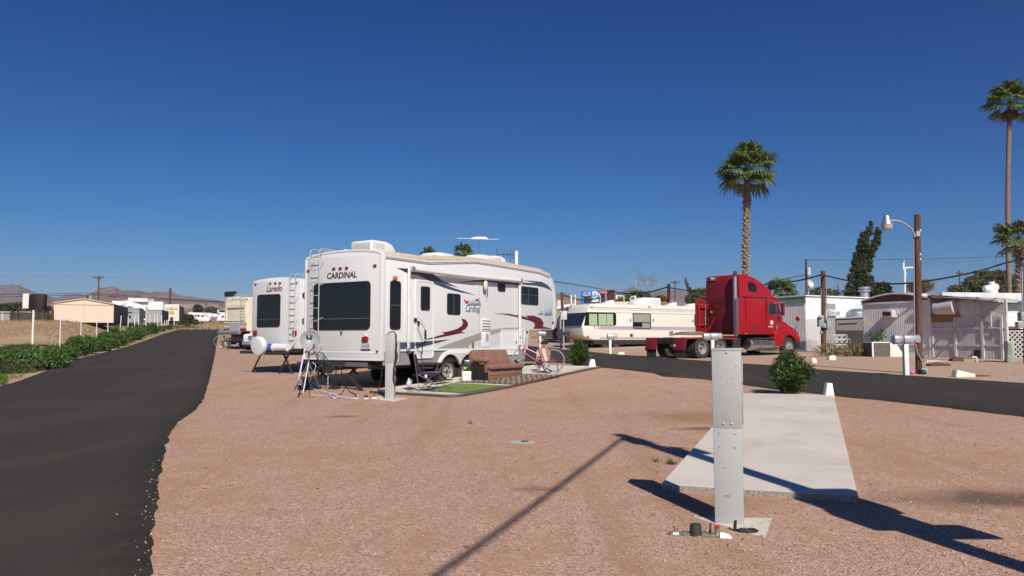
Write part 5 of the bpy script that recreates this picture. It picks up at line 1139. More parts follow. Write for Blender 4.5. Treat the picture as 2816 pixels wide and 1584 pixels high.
b = MB(); b.loft([(W_(1158, 460).x, 0, zp), (W_(1250, 460).x, 0, zp), (W_(1300, 465).x, 0, zp - .004), (W_(1335, 490).x, 0, zp - .018), (W_(1355, 530).x, 0, zp - .05), (W_(1360, 560).x, 0, -.06)], [.030, .030, .027, .027, .027, .027], 14); b.loft([(W_(1158, 460).x, 0, zp), (W_(1245, 460).x, 0, zp)], .034, 14); b.build('elbow_pipe', M['pvc'], tw)
st = MB(); a = gp('Q', 965, 520); a2 = atY('Q', 992, 245, a.y + .01); st.loft([a - Vector((0, 0, .1)), a2], .008, 6); tag(st.build('iron_stake', M['rust']), 'thin rusty iron stake standing beside the water meter', 'stake')
b = MB(); a = gp('Q', 1450, 445); pts = [atY('Q', x, y, a.y - .03) for x, y in ((1432, 430), (1412, 330), (1425, 205), (1440, 200), (1432, 320), (1448, 400), (1500, 430), (1560, 455))]
b.loft(pts, .009, 6); c_ = gp('Q', 1650, 470) + Vector((0, 0, .03)); b.loft([c_ + Vector((.075 * math.cos(a_), .04 * math.sin(a_), .012 * math.sin(a_ * 1.7))) for a_ in np.linspace(0, 16, 60)], .009, 6)
tag(b.build('coiled_cable', M['cable_black']), 'short black cable coiled at the foot of the nearest pedestal', 'cable')
# meter by the second pedestal
pm = gp('M', 1210, 945); t2 = thing('water_meter', 'small pale water meter with a black cap beside the second pedestal', 'water meter', pm)
s = 1 / 2089. * pm.y / .17081 ** -1
def mm(n): return n * .17081 * pm.y / 2089
MB().lathe((0, 0, 0), [(0, 0), (mm(42), 0), (mm(48), mm(30)), (mm(36), mm(48)), (0, mm(50))], 16).build('meter_body', M['plate'], t2); MB().lathe((0, 0, mm(46)), [(mm(32), 0), (mm(32), mm(30)), (mm(27), mm(36)), (0, mm(37))], 16).build('meter_lid', M['rubber'], t2)
b = MB(); b.loft([(-mm(170), 0, mm(20)), (mm(120), 0, mm(22))], mm(10), 8); b.build('brass_pipe', M['brass'], t2); b = MB(); b.loft([(mm(100), 0, mm(30)), (mm(130), 0, mm(40)), (mm(158), 0, mm(32)), (mm(166), 0, -mm(20))], mm(13), 10); b.build('elbow_pipe', M['pvc'], t2)
# hoses and cables on the gravel
def groundline(name, k, pts, r, mt, label, cat, dz=0, n=6, jump=None):
    P_ = []
    for q in pts:
        p = gp(k, q[0], q[1]); 
        if len(q) > 2: p = atY(k, q[0], q[1], q[2])
        else: p.z += r + .03 + dz
        P_.append(p)
    # Catmull-Rom
    out = []; Q = [P_[0]] + P_ + [P_[-1]]
    for i in range(1, len(Q) - 2):
        for j in range(n):
            t = j / n; a, b_, c, d = Q[i - 1], Q[i], Q[i + 1], Q[i + 2]
            out.append(.5 * ((2 * b_) + (c - a) * t + (2 * a - 5 * b_ + 4 * c - d) * t * t + (3 * b_ - a - 3 * c + d) * t ** 3))
    out.append(P_[-1]); b = MB(); b.loft(out, r, 8); return tag(b.build(name, mt), label, cat)
groundline('water_hose', 'M', [(208, 200, 17.6), (180, 330, 17.5), (135, 560, 17.3), (130, 640, 17.2), (190, 700), (330, 770), (440, 815), (590, 850), (700, 880), (760, 915), (690, 940), (630, 905), (625, 870), (700, 890), (770, 920), (950, 945), (1060, 950), (1120, 925)], .018, M['hose'], 'pale lavender hose snaking from the trailer to the water tap', 'hose')
groundline('coax_cable', 'M', [(350, 330, 16.9), (400, 400, 16.8), (330, 560, 16.7), (290, 720), (350, 790), (450, 850), (400, 880), (300, 875), (480, 800), (540, 850), (500, 890), (380, 885)], .008, M['cable_white'], 'tangled cream cable lying under the satellite dish', 'cable')
groundline('power_cable', 'M', [(810, 400, 17.6), (830, 600, 17.5), (880, 760), (950, 830), (1040, 880), (1035, 920)], .012, M['cable_black'], 'black cable hanging from the trailer and curving over the gravel', 'cable')
groundline('power_cable', 'M', [(1470, 380, 17.7), (1450, 600, 17.4), (1400, 780), (1340, 890)], .012, M['cable_black'], 'thick black cable dropping beside the pedestal under the trailer corner', 'cable')
groundline('yellow_hose', 'B', [(900, 1300), (960, 1310), (1040, 1290), (1100, 1310), (1020, 1300), (1130, 1290), (1180, 1310)], .035, M['yellow_hose'], 'flat yellow hose lying under the Laredo trailer', 'hose')
# dish on a tripod
pd = gp('M', 262, 820); Fd = Fr(pd, 0); td = thing('satellite_dish', 'grey satellite dish on a tall metal tripod behind the big trailer', 'satellite dish', pd)
D_ = lambda x, y, t=0.: (lambda q: Vector((q[0], t, q[1])))(Fd.side('M', x, y, t))
top_ = D_(285, 330); b = MB()
for (x, y), t in (((45, 830), .45), ((492, 745), .35)): 
    f = Fd.side('M', x, y, t); b.loft([top_, Vector((f[0], t, 0))], [.018, .016], 8)
b.build('tripod_leg', M['steel_grey'], td)
f = Fd.side('M', 188, 890, -.45); MB().loft([top_, (f[0], -.45, -.02)], [.020, .016], 8).build('tripod_leg', M['galv'], td)
b = MB(); b.loft([D_(280, 560), D_(285, 300), D_(290, 150)], .024, 8); b.loft([D_(170, 540), D_(300, 570), D_(420, 520)], .010, 6); b.build('mast', M['steel_grey'], td)
cd = Fd.side('C', 160, 898, -.08); rd = abs(Fd.side('C', 240, 898, -.08)[0] - Fd.side('C', 80, 898, -.08)[0]) / 2
rot = Matrix(((1, 0, 0), (0, 0, 1), (0, 1, 0))); nrm = Vector((.18, -.93, .32)).normalized(); zq = nrm.to_track_quat('Z', 'Y').to_matrix()
dd = MB().lathe((cd[0], -.10, cd[1]), [(0, -.01)] + [(rd * i / 8, -.01 + .09 * (i / 8) ** 2) for i in range(1, 9)] + [(rd * 1.02, .085), (rd * 1.0, .075)] + [(rd * i / 8, -.025 + .09 * (i / 8) ** 2) for i in range(7, 0, -1)] + [(0, -.03)], 36, zq).build('dish_bowl', M['dish'], td)
b = MB(); a0 = Vector((cd[0], -.06, cd[1])); tip = Vector((Fd.side('C', 190, 945, -.42)[0], -.42, Fd.side('C', 190, 945, -.42)[1]))
b.loft([Vector((cd[0] + .02, -.05, cd[1] - rd * .92)), tip - Vector((0, 0, .06))], .012, 6); b.ball(tip, (.035, .05, .07), 10, 6); b.build('feed_arm', M['steel_grey'], td)
# emblem on the bowl: dark block with a white crescent
def onbowl(x, y): return Fd.side('C', x, y, -.135)
e = MB().prism([onbowl(x, y) for x, y in ((126, 847), (150, 848), (158, 856), (164, 850), (178, 849), (177, 868), (166, 874), (158, 866), (150, 876), (127, 874))], 'y', -.14, -.125).build('emblem', M['navy'], dd)
MB().prism([onbowl(x, y) for x, y in ((139, 848), (146, 852), (158, 868), (156, 873), (146, 862))], 'y', -.143, -.137).build('emblem_stroke', M['trim_white'], e)
text('lettering', 'DIRECTV', (onbowl(128, 880)[0], onbowl(128, 881)[1], onbowl(176, 880)[0], onbowl(128, 876)[1]), 'side', -.13, M['navy'], dd)
b = MB(); c_ = D_(375, 180, -.02); b.obox(c_, (.06, .05, .10), Matrix.Rotation(.5, 3, 'Y')); b.build('orange_clip', M['orange_plastic'], td)
b = MB()
for i in range(4): c_ = D_(470 + 28 * i, 230 + 22 * i, .05); r_ = .09 - .012 * i; b.loft([c_ + Vector((r_ * math.cos(a_), .02 * math.sin(3 * a_), r_ * 1.15 * math.sin(a_))) for a_ in np.linspace(0, 6.2, 22)], .008, 5)
b.build('cable_loop', M['cable_black'], td)
tb = thing('plank_block', 'raw wooden block on the gravel under the trailer tail', 'wood block', gp('M', 540, 775)); MB().box(-.18, -.06, 0, .18, .08, .09).build('block', M['pad_wood'], tb, bevel=.006)
bg_ = gp('M', 240, 790); b = MB(); b.ball(bg_ + Vector((0, 0, .06)), (.22, .15, .10), 14, 8); b.ball(bg_ + Vector((.15, .05, .10)), (.14, .12, .12), 12, 8); tag(b.build('dark_bag', M['navy_fabric']), 'crumpled dark blue bag under the satellite dish tripod', 'bag')
# camp rocking chair
pc = onpad('R', 400, 1000); Fk = Fr(pc, 0); tk_ = thing('camping_chair', 'dark blue folding camp rocking chair with a paper tag', 'chair', pc)
K_ = lambda x, y, t=0.: (lambda q: Vector((q[0], t, q[1])))(Fk.side('R', x, y, t))
def tubes(segs, r, name, mt, par):
    b = MB()
    for s_ in segs: b.loft(s_, r, 6)
    return b.build(name, mt, par)
off = Vector((.10, .50, 0))
nr = [[K_(90, 975), K_(150, 985), K_(280, 1008), K_(430, 1005), K_(560, 985), K_(695, 950)], [K_(285, 1000), K_(550, 680), K_(590, 575)], [K_(285, 925), K_(255, 700), K_(205, 375)], [K_(280, 730), K_(430, 810), K_(625, 940)], [K_(245, 560), K_(420, 575), K_(620, 555)]]
fr2 = [[p + off - K_(0, 0) * 0 for p in s_] for s_ in nr]
tubes(nr[:4], .010, 'frame', mat('dark_grey_tube', (.13, .13, .14), .5, dirt=.3), tk_); tubes([[Vector((p.x + .12, p.y + .50, p.z)) for p in s_] for s_ in nr[:4]], .010, 'frame', M['blacksteel'], tk_)
tubes([[nr[2][0], Vector((nr[3][2].x + .12, .5, nr[3][2].z))], [Vector((nr[2][0].x + .12, .5, nr[2][0].z)), nr[3][2]]], .010, 'cross_brace', M['black'], tk_)
b = MB(); o_ = Vector((.12, .50, 0))
def cloth(mb, a, b_, c, d, th=.012, sag=.0, n=6):
    vs = []; fs = []
    for i in range(n + 1):
        for j in range(n + 1):
            u, v = i / n, j / n; p = (a * (1 - u) + b_ * u) * (1 - v) + (d * (1 - u) + c * u) * v; p = p + Vector((0, 0, -sag * 16 * u * (1 - u) * v * (1 - v))); vs.append(p)
    N1 = len(vs); vs2 = [v - Vector((.004, 0, th)) for v in vs]
    for i in range(n):
        for j in range(n): q = i * (n + 1) + j; fs += [(q, q + 1, q + n + 2, q + n + 1), (N1 + q, N1 + q + n + 1, N1 + q + n + 2, N1 + q + 1)]
    for i in range(n):
        for q, q2 in ((i, i + 1), (n * (n + 1) + i + 1, n * (n + 1) + i), ((i + 1) * (n + 1), i * (n + 1)), (i * (n + 1) + n, (i + 1) * (n + 1) + n)): fs.append((q, N1 + q, N1 + q2, q2))
    mb.add(vs, fs[:0] + fs, 0) if False else mb.add(vs + vs2, fs, 0)
cloth(b, K_(130, 420), K_(205, 372), K_(280, 720), K_(195, 700), .015); 
cloth(b, K_(130, 420), K_(130, 420) + o_, K_(200, 700) + o_, K_(200, 700), .02, 0)
b.build('backrest', M['navy_fabric'], tk_)
b = MB(); cloth(b, K_(290, 712), K_(560, 700), K_(540, 690) + o_, K_(270, 700) + o_, .02, .05); b.build('seat', M['purple_fabric'], tk_)
b = MB(); b.prism([Fk.side('R', x, y, -.02) for x, y in ((300, 700), (550, 690), (520, 760), (400, 735))], 'y', -.025, -.015); b.build('seat_side', M['navy_fabric'], tk_)
b = MB(); b.bar(K_(250, 560, -.01), K_(615, 560, -.01), .05, .03); b.bar(K_(250, 560, -.01) + o_, K_(615, 560, -.01) + o_, .05, .03); b.build('armrest', M['black'], tk_)
q = K_(402, 752); MB().box(q.x - .03, -.035, q.z - .035, q.x + .03, -.03, q.z + .035).build('paper_tag', M['plate'], tk_)
# jug
pj = onpad('R', 135, 945); pj = gp('R', 135, 948); tj = thing('plastic_jug', 'clear plastic jug half full of violet liquid beside the camp chair', 'jug', pj)
MB().lathe((0, 0, 0), [(0, .03), (.065, .03), (.068, .10), (.0, .10)], 16).build('liquid', M['purple_liquid'], tj); MB().lathe((0, 0, .10), [(.068, 0), (.066, .05), (.05, .10), (.025, .13), (.02, .15), (0, .15)], 16).build('jug_body', M['jug'], tj)
MB().lathe((0, 0, .25), [(.024, 0), (.024, .02), (0, .02)], 10).build('cap', M['bucket_white'], tj); MB().loft([(.03, 0, .23), (.075, 0, .22), (.07, 0, .14)], .009, 6).build('handle', M['jug'], tj)
# sofa
s0 = onpad('R', 1362, 824); s1 = onpad('R', 1862, 744); sa = math.atan2((s1 - s0).y, (s1 - s0).x); SL = (s1 - s0).length; Fs = Fr(s0, sa)
ts = thing('sofa', 'brown three seat sofa with one arm missing its end panel', 'sofa', s0, sa)
zs_ = .40; SL = max(1.7, min(2.3, SL)); zbk = Fs.side('R', 1170, 345, .72)[1]
b = MB().box(.03, 0, .02, SL, .60, .28); b.build('base', M['sofa'], ts, bevel=.012)
b = MB(); b.box(.03, -.006, .135, SL, .0, .142); b.build('base_seam', M['sofa_dark'], ts)
b = MB().box(-.02, .03, .05, .03, .60, .30); b.box(-.05, .06, .02, .00, .12, .34); b.box(-.05, .52, .02, 0, .60, .4); b.build('side_frame', M['sofa_dark'], ts)
for i in range(3):
    xa = .02 + (SL - .02) * i / 3; xb_ = .02 + (SL - .02) * (i + 1) / 3
    MB().box(xa + .003, -.08, .285, xb_ - .003, .56, .43).build('seat_cushion', M['sofa'], ts, bevel=.055, seg=4)
    xb1 = -.06 + (SL * .80 + .06) * i / 3 if False else xa; 
    b = MB(); p_ = [(.44, .40), (.42, .44), (.46, .60), (.53, zbk - .03), (.60, zbk), (.68, zbk - .08), (.68, .55), (.64, .30), (.5, .30)]
    p_ = [(y, z) for y, z in p_]; b.prism(p_, 'x', xa - .02 if i == 0 else xa + .002, xb_ - .002); b.build('back_cushion', M['sofa'], ts, bevel=.05, seg=4)
b = MB()
zcr = .40 + (zbk - .4) * .42; b.box(.02, .50, zcr - .006, SL - .01, .55, zcr + .004); b.build('back_crease', M['sofa_dark'], ts)
MB().box(-.14, -.02, .48, .06, .46, .64).build('armrest', M['sofa'], ts, bevel=.07, seg=4)
MB().box(-.05, .02, .22, -.02, .10, .48).build('arm_bracket', M['sofa'], ts)
# crate and green sack
pk_ = onpad('R', 1030, 830); wq = 135 * .17857 * pk_.y / 2089; tcx = thing('plastic_crate', 'white plastic crate marked 11 beside the sofa', 'crate', pk_, .25)
MB().box(-wq / 2, 0, 0, wq / 2, wq * .9, wq * 1.12).build('box', M['bucket_white'], tcx, bevel=.008); text('lettering', '11', (-.04, wq * .62, .035, wq * .86), 'side', 0, M['darkgrey_print'], tcx, 0, .01)
tsk = thing('charcoal_sack', 'black and lime green sack with a silver top on the white crate', 'sack', pk_ + Vector((0, .09, wq * 1.12 + .002)))
MB().box(-.11, -.06, 0, .12, .09, .24).build('sack', M['black'], tsk, bevel=.03, seg=3); MB().prism([(-.09, .04), (-.02, .06), (.03, .12), (-.03, .10), (-.09, .13)], 'y', -.064, -.058).build('green_print', M['lime'], tsk)
MB().box(-.08, -.05, .225, .07, .07, .30).build('silver_top', M['alu'], tsk, bevel=.025, seg=3)
p_ = onpad('R', 1225, 810); tag(MB().box(p_.x - .08, p_.y - .03, p_.z + .003, p_.x + .08, p_.y + .03, p_.z + .045).build('yellow_sponge', M['yellow_paint'], bevel=.015), 'small yellow sponge on the rug beside the sofa end', 'sponge')
p_ = onpad('R', 1880, 730); b = MB(); b.ball(p_ + Vector((0, 0, .05)), (.05, .05, .06), 10, 7); b.ball(p_ + Vector((-.02, 0, .11)), (.03, .03, .05), 8, 6); tag(b.build('plastic_bag', mat('crumpled_pale_bag', (.4, .52, .62), .4, bump=.5)), 'crumpled pale blue plastic bag beside the sofa foot', 'bag')
p_ = gp('R', 1730, 560); tx_ = thing('storage_tray', 'pale blue tray and boards stored under the trailer nose', 'tray', Vector((p_.x, p_.y, p_.z + .03)), TA)
MB().box(0, 0, .25, .9, .35, .32).build('tray', mat('pale_blue_plastic', (.35, .52, .62), .5), tx_, bevel=.01); MB().box(.05, .03, 0, .85, .3, .25).build('tray_support', M['galv'], tx_)
# bicycle
def bicycle(label, loc, ang, col, tyre, steer=.0, wr=.33, name='bicycle'):
    t = thing(name, label, 'bicycle', loc, ang); base = 1.06
    for xx, st in ((0, 0), (base, steer)):
        mt3 = Matrix.Rotation(st, 3, 'Z') @ Matrix(((1, 0, 0), (0, 0, 1), (0, 1, 0))); c = Vector((xx, 0, wr)); 
        b = MB(); b.lathe(c, [(wr - .016 + .016 * math.cos(a), .016 * math.sin(a)) for a in np.linspace(0, 2 * PI, 9)], 40, mt3); wl = b.build('wheel', M[tyre], t)
        b = MB(); b.lathe(c, [(wr - .032, -.010), (wr - .032, .010), (wr - .042, .008), (wr - .042, -.008), (wr - .032, -.010)], 40, mt3); b.loft([c + mt3 @ Vector((0, 0, -.04)), c + mt3 @ Vector((0, 0, .04))], .022, 8)
        for i in range(16): a = 2 * PI * i / 16; b.loft([c + mt3 @ Vector((.02 * math.cos(a), .02 * math.sin(a), .02 * (-1) ** i)), c + mt3 @ Vector(((wr - .035) * math.cos(a), (wr - .035) * math.sin(a), 0))], .0022, 3, caps=False)
        b.build('rim', M['alu'], wl)
    b = MB(); bb_ = Vector((.44, 0, .28)); seat = Vector((.28, 0, .80)); head = Vector((.88, 0, .72)); hb = Vector((.92, 0, .60))
    b.loft([bb_, seat], .016, 8); b.loft([bb_, hb], .019, 8); b.loft([bb_ + Vector((-.06, 0, .22)), head], .017, 8); b.loft([hb, head + Vector((-.02, 0, .06))], .021, 8)
    for s_ in (-.05, .05): b.loft([bb_ + Vector((0, s_ * .5, 0)), (0, s_, wr)], .010, 6); b.loft([seat - Vector((-.02, 0, .1)), (0, s_, wr)], .009, 6)
    b.build('frame', M[col], t)
    b = MB(); fk = Matrix.Rotation(steer, 3, 'Z')
    for s_ in (-.05, .05): b.loft([hb, Vector((base - .03, 0, wr + .05)) + fk @ Vector((0, s_, .0)), Vector((base, 0, wr)) + fk @ Vector((0, s_, 0))], .011, 6)
    st_ = head + Vector((-.04, 0, .28)); b.loft([head, st_], .013, 6); b.loft([st_ + fk @ Vector((-.16, -.28, .0)), st_ + fk @ Vector((.02, -.2, .05)), st_, st_ + fk @ Vector((.02, .2, .05)), st_ + fk @ Vector((-.16, .28, 0))], .012, 6)
    b.build('fork_and_handlebar', M['alu'], t)
    MB().ball(seat + Vector((0, 0, .05)), (.13, .08, .035), 12, 7).build('saddle', M['black'], t)
    b = MB(); b.lathe(bb_, [(.09, -.03), (.09, -.02), (.0, -.02)], 20, Matrix(((1, 0, 0), (0, 0, 1), (0, 1, 0)))); b.bar(bb_, bb_ + Vector((.12, -.05, -.12)), .02, .012); b.bar(bb_, bb_ + Vector((-.12, .05, .12)), .02, .012); b.loft([bb_ + Vector((0, .0, -.085)), (0, .03, wr - .03)], .006, 4); b.loft([bb_ + Vector((0, .0, .085)), (0, .03, wr + .03)], .006, 4); b.build('crank', M['blacksteel'], t)
    b = MB(); b.lathe((0, 0, wr), [(wr + .03, -.03), (wr + .035, 0), (wr + .03, .03)], 40, Matrix(((1, 0, 0), (0, 0, 1), (0, 1, 0)))) if False else None
    return t
a_ = onpad('R', 2370, 692); c_ = onpad('R', 1905, 700); dv = (c_ - a_); dv = Vector((dv.x, dv.y, 0))
a_ = a_ + Vector((0, .18, 0)); a_.z = padz(a_)
bicycle('red step-through bicycle leaning by the folded lawn chair', a_, math.atan2(dv.y * .3, dv.x), 'bike_red', 'curtain_grey', 1.0, .34)
# lawn chair and white tank cover
pl_ = onpad('R', 2290, 715); Fq = Fr(pl_, 0); tq = thing('lawn_chair', 'folding lawn chair with pink and cream webbing and a tubular frame', 'chair', pl_)
Q_ = lambda x, y, t=0.: (lambda q: Vector((q[0], t, q[1])))(Fq.side('R', x, y, t))
b = MB(); 
for mt_, pts_ in (('pinkwood', [(2130, 322), (2176, 320), (2235, 522), (2190, 525)]), ('creamweb', [(2178, 320), (2230, 320), (2270, 520), (2237, 522)]), ('pinkwood', [(2232, 320), (2285, 322), (2310, 512), (2272, 518)])):
    MB().prism([Fq.side('R', x, y, .0) for x, y in pts_], 'y', -.01, .004).build('webbing', M[mt_], tq)
b = MB(); cloth(b, Q_(2190, 530), Q_(2400, 520), Q_(2400, 520) + Vector((.05, .4, 0)), Q_(2190, 530) + Vector((.05, .4, 0)), .015, .02); b.build('seat', M['pinkwood'], tq)
g_ = [[Q_(2120, 320), Q_(2190, 530), Q_(2135, 700), Q_(2300, 705), Q_(2315, 690)], [Q_(2200, 530), Q_(2410, 518), Q_(2435, 690), Q_(2400, 715), Q_(2225, 715)], [Q_(2285, 322), Q_(2320, 520), Q_(2250, 660), Q_(2130, 560)]]
tubes(g_, .011, 'frame', mat('brown_tube', (.10, .035, .03), .4), tq); tubes([[Vector((p.x + .03, p.y + .4, p.z + .0)) for p in g_[1]]], .011, 'frame', M['rust'], tq)
MB().bar(Q_(2115, 455, -.02), Q_(2180, 455, -.02), .04, .025).build('armrest', M['black'], tq)
pw = onpad('R', 2215, 690) + Vector((0, .35, 0)); pw.z = padz(pw); twk = thing('white_tub', 'tall white plastic tub standing behind the lawn chair', 'tub', pw)
wr_ = 220 * .17857 * pw.y / 2089 / 2; hh = 335 * .17857 * pw.y / 2089
MB().lathe((0, 0, 0), [(0, 0), (wr_ * .85, 0), (wr_ * .98, hh * .4), (wr_, hh * .8), (wr_ * .92, hh * .95), (wr_ * .6, hh), (0, hh)], 24).build('tub_body', M['bucket_white'], twk)
MB().lathe((0, 0, hh * .55), [(wr_ * 1.0, 0), (wr_ * 1.03, .02), (wr_ * 1.0, .04)], 24).build('rib', M['bucket_white'], twk)
# mailboxes
def mailbox_post(label, k, bx, by, ty, boxes, group='mailboxes along the lane', ang=PI + .35, wpx=32):
    p = gp(k, bx, by); F_ = Fr(p, 0); t = thing('mailbox', label, 'mailbox', p, 0, group); zt = F_.side(k, bx, ty)[1]; s_ = ZT[k][2] * p.y / 2089; w = wpx * s_ / 2
    MB().box(-w, -w, -.2, w, w, zt).build('post', M['whitepost'], t, bevel=.006)
    R3 = Matrix.Rotation(ang, 3, 'Z'); xs = [q[0] for q in boxes]
    for x, y, L, H in boxes:
        q = F_.side(k, x, y); L *= s_; H *= s_; w2 = H * .42; c = Vector((q[0], 0, zt))
        prof = [(-w2, 0), (w2, 0)] + [(w2 * math.cos(a), H - w2 + w2 * math.sin(a)) for a in np.linspace(0, PI, 9)]
        vs = []; n = len(prof)
        for l in (-L / 2, L / 2):
            for a_, z_ in prof: vs.append(c + R3 @ Vector((l, a_, z_ + .015)))
        mb = MB(); mb.add(vs, [tuple(range(n)), tuple(range(2 * n - 1, n - 1, -1))] + [(i, i + n, (i + 1) % n + n, (i + 1) % n) for i in range(n)]); bx_ = mb.build('box', M['mailbox'], t, bevel=.004)
        vs = [c + R3 @ Vector((L / 2 + (.012 if j else .002), a_ * 1.05, (z_ - H / 2) * 1.04 + H / 2 + .015)) for j in (0, 1) for a_, z_ in prof]
        mb = MB(); mb.add(vs, [tuple(range(n)), tuple(range(2 * n - 1, n - 1, -1))] + [(i, i + n, (i + 1) % n + n, (i + 1) % n) for i in range(n)]); mb.build('door', M['galv'], bx_)
        MB().obox(c + R3 @ Vector((-L * .12, w2 * 1.08, H * .12)), (L * .06, .008, H * .55), R3).build('flag', M['red_handle'], bx_)
    xa = F_.side(k, min(xs) - (35 if len(xs) > 1 else 10), by)[0]; xb_ = F_.side(k, max(xs) + 20, by)[0]
    MB().box(min(xa, -.1), -.05, zt - .04, max(xb_, .1), .05, zt + .01).build('cross_board', M['whitepost'], t, bevel=.005)
    return t
mailbox_post('pair of arched grey mailboxes on a white post beside the lamp pole', 'I', 912, 1235, 992, [(860, 990, 85, 55), (945, 990, 120, 55)], ang=PI + .15)
mailbox_post('pair of arched grey mailboxes on a white post behind the nearest pedestal', 'H', 690, 1030, 802, [(640, 800, 80, 55), (722, 800, 105, 55)], ang=PI + .15, wpx=30)
mailbox_post('single silver mailbox on a white post in front of the long cream trailer', 'F', 897, 1068, 870, [(922, 860, 115, 60)], ang=PI + .15, wpx=30)
mailbox_post('single mailbox on a thin white post under the nose of the big trailer', 'E', 1165, 965, 852, [(1180, 845, 62, 32)], ang=PI + .15, wpx=14)
# white wedge blocks
def wedge(label, k, x, y, wpx, hpx, kind='stand', depth=.16, rz_=0.):
    p = gp(k, x, y); s_ = ZT[k][2] * p.y / 2089; w = wpx * s_; h = hpx * s_; t = MB()
    if kind == 'stand': pr = [(-w / 2, 0), (w / 2, 0), (w * .28, h), (-w * .22, h)]
    elif kind == 'ramp': pr = [(-w / 2, 0), (w / 2, 0), (w / 2, h * .45), (-w * .42, h), (-w / 2, h * .35)]
    else: pr = [(-w / 2, 0), (w / 2, 0), (w * .45, h), (-w * .2, h), (-w * .45, h * .6)]
    t.prism(pr, 'y', -depth / 2, depth / 2); o = t.build('kerb_block', M['whitestone'], bevel=.012); o.location = p + Vector((0, 0, .02)); o.rotation_euler = (0, 0, rz_); return tag(o, label, 'block', 'whitewashed kerb blocks')
wedge('upright white tapered block at the far corner of the near slab', 'J', 1077, 354, 62, 92)
wedge('upright white tapered block beside the oleander at the patio corner', 'F', 672, 1244, 100, 112)
wedge('long white wedge block lying near the lamp pole', 'I', 1318, 1240, 135, 52, 'ramp', .25)
wedge('small white block near the dark pole with the meter boxes', 'I', 380, 1117, 52, 33, 'b', .25)
wedge('low white block near the single silver mailbox', 'F', 1028, 1077, 90, 40, 'b', .3)
p_ = gp('H', 1648, 1045); tag(MB().ball(p_ + Vector((0, 0, .12)), (.13, .13, .15), 12, 8).build('round_stone', M['whitestone']), 'small round whitewashed stone beside the lane behind the near oleander', 'stone')

# ================================================================ plants
def leafcloud(blobs, size, aspect=.5, up=.3, seed=1, shell=.55):
    """blobs: (centre, (rx, ry, rz), n) -> quads scattered through the volumes"""
    rs = np.random.RandomState(seed); Vs = []
    for c, r, n in blobs:
        d = rs.normal(size=(n, 3)); d /= np.linalg.norm(d, axis=1)[:, None]; rad = shell + (1 - shell) * rs.rand(n, 1) ** .6
        lump = 1 + .22 * np.sin(d[:, :1] * 7 + c[0]) * np.cos(d[:, 1:2] * 6 + c[1] * 2) + .12 * np.sin(d[:, 2:3] * 11)
        p = np.array(c) + d * rad * lump * np.array(r)
        a = rs.normal(size=(n, 3)) + d * .8; a[:, 2] += up; a /= np.linalg.norm(a, axis=1)[:, None]
        b = np.cross(a, rs.normal(size=(n, 3))); b /= np.linalg.norm(b, axis=1)[:, None] + 1e-9
        s = size * (.6 + .8 * rs.rand(n, 1)); h = a * s * .5; w = b * s * aspect * .5
        Vs.append(np.stack([p - h, p + w * .9 - h * .1, p + h, p - w * .9 - h * .1], 1).reshape(-1, 3))
    V = np.concatenate(Vs); return V, np.arange(len(V)).reshape(-1, 4)
def tree(name, label, cat, base, blobs, size, mt, n, trunk_r=.15, group=None, seed=1, bark='bark_dark', cname='crown', shell=.45):
    t = thing(name, label, cat, base, 0, group); base = Vector(base); tot = sum(r[0] * r[2] for c, r in blobs)
    bl = [((Vector(c) - base)[:], r, max(20, int(n * r[0] * r[2] / tot))) for c, r in blobs]
    V, F_ = leafcloud(bl, size, seed=seed, shell=shell); rawmesh(cname, V, F_, M[mt], t)
    b = MB(); rr_ = random.Random(seed); c0 = Vector(bl[0][0])
    for c, r, k in (bl[:3] if 'cypress' in name else bl[:10]):
        c = Vector(c); mid = Vector((c.x * .3, c.y * .3, c.z * .45)); b.loft([Vector((0, 0, -.1)), mid, c, c + Vector((r[0] * .4, 0, r[2] * .5))], [trunk_r, trunk_r * .7, trunk_r * .35, trunk_r * .12], 7)
    b.build('trunk', M[bark], t); return t
def pxblobs(k, Y, lst, dy=.8):
    o = []
    for x, y, rx, ry in lst:
        c = atY(k, x, y, Y + R.uniform(-1, 1) * rx * ZT[k][2] * Y / 2089 * .3); s = ZT[k][2] * Y / 2089; o.append((c, (rx * s, rx * s * dy, ry * s)))
    return o
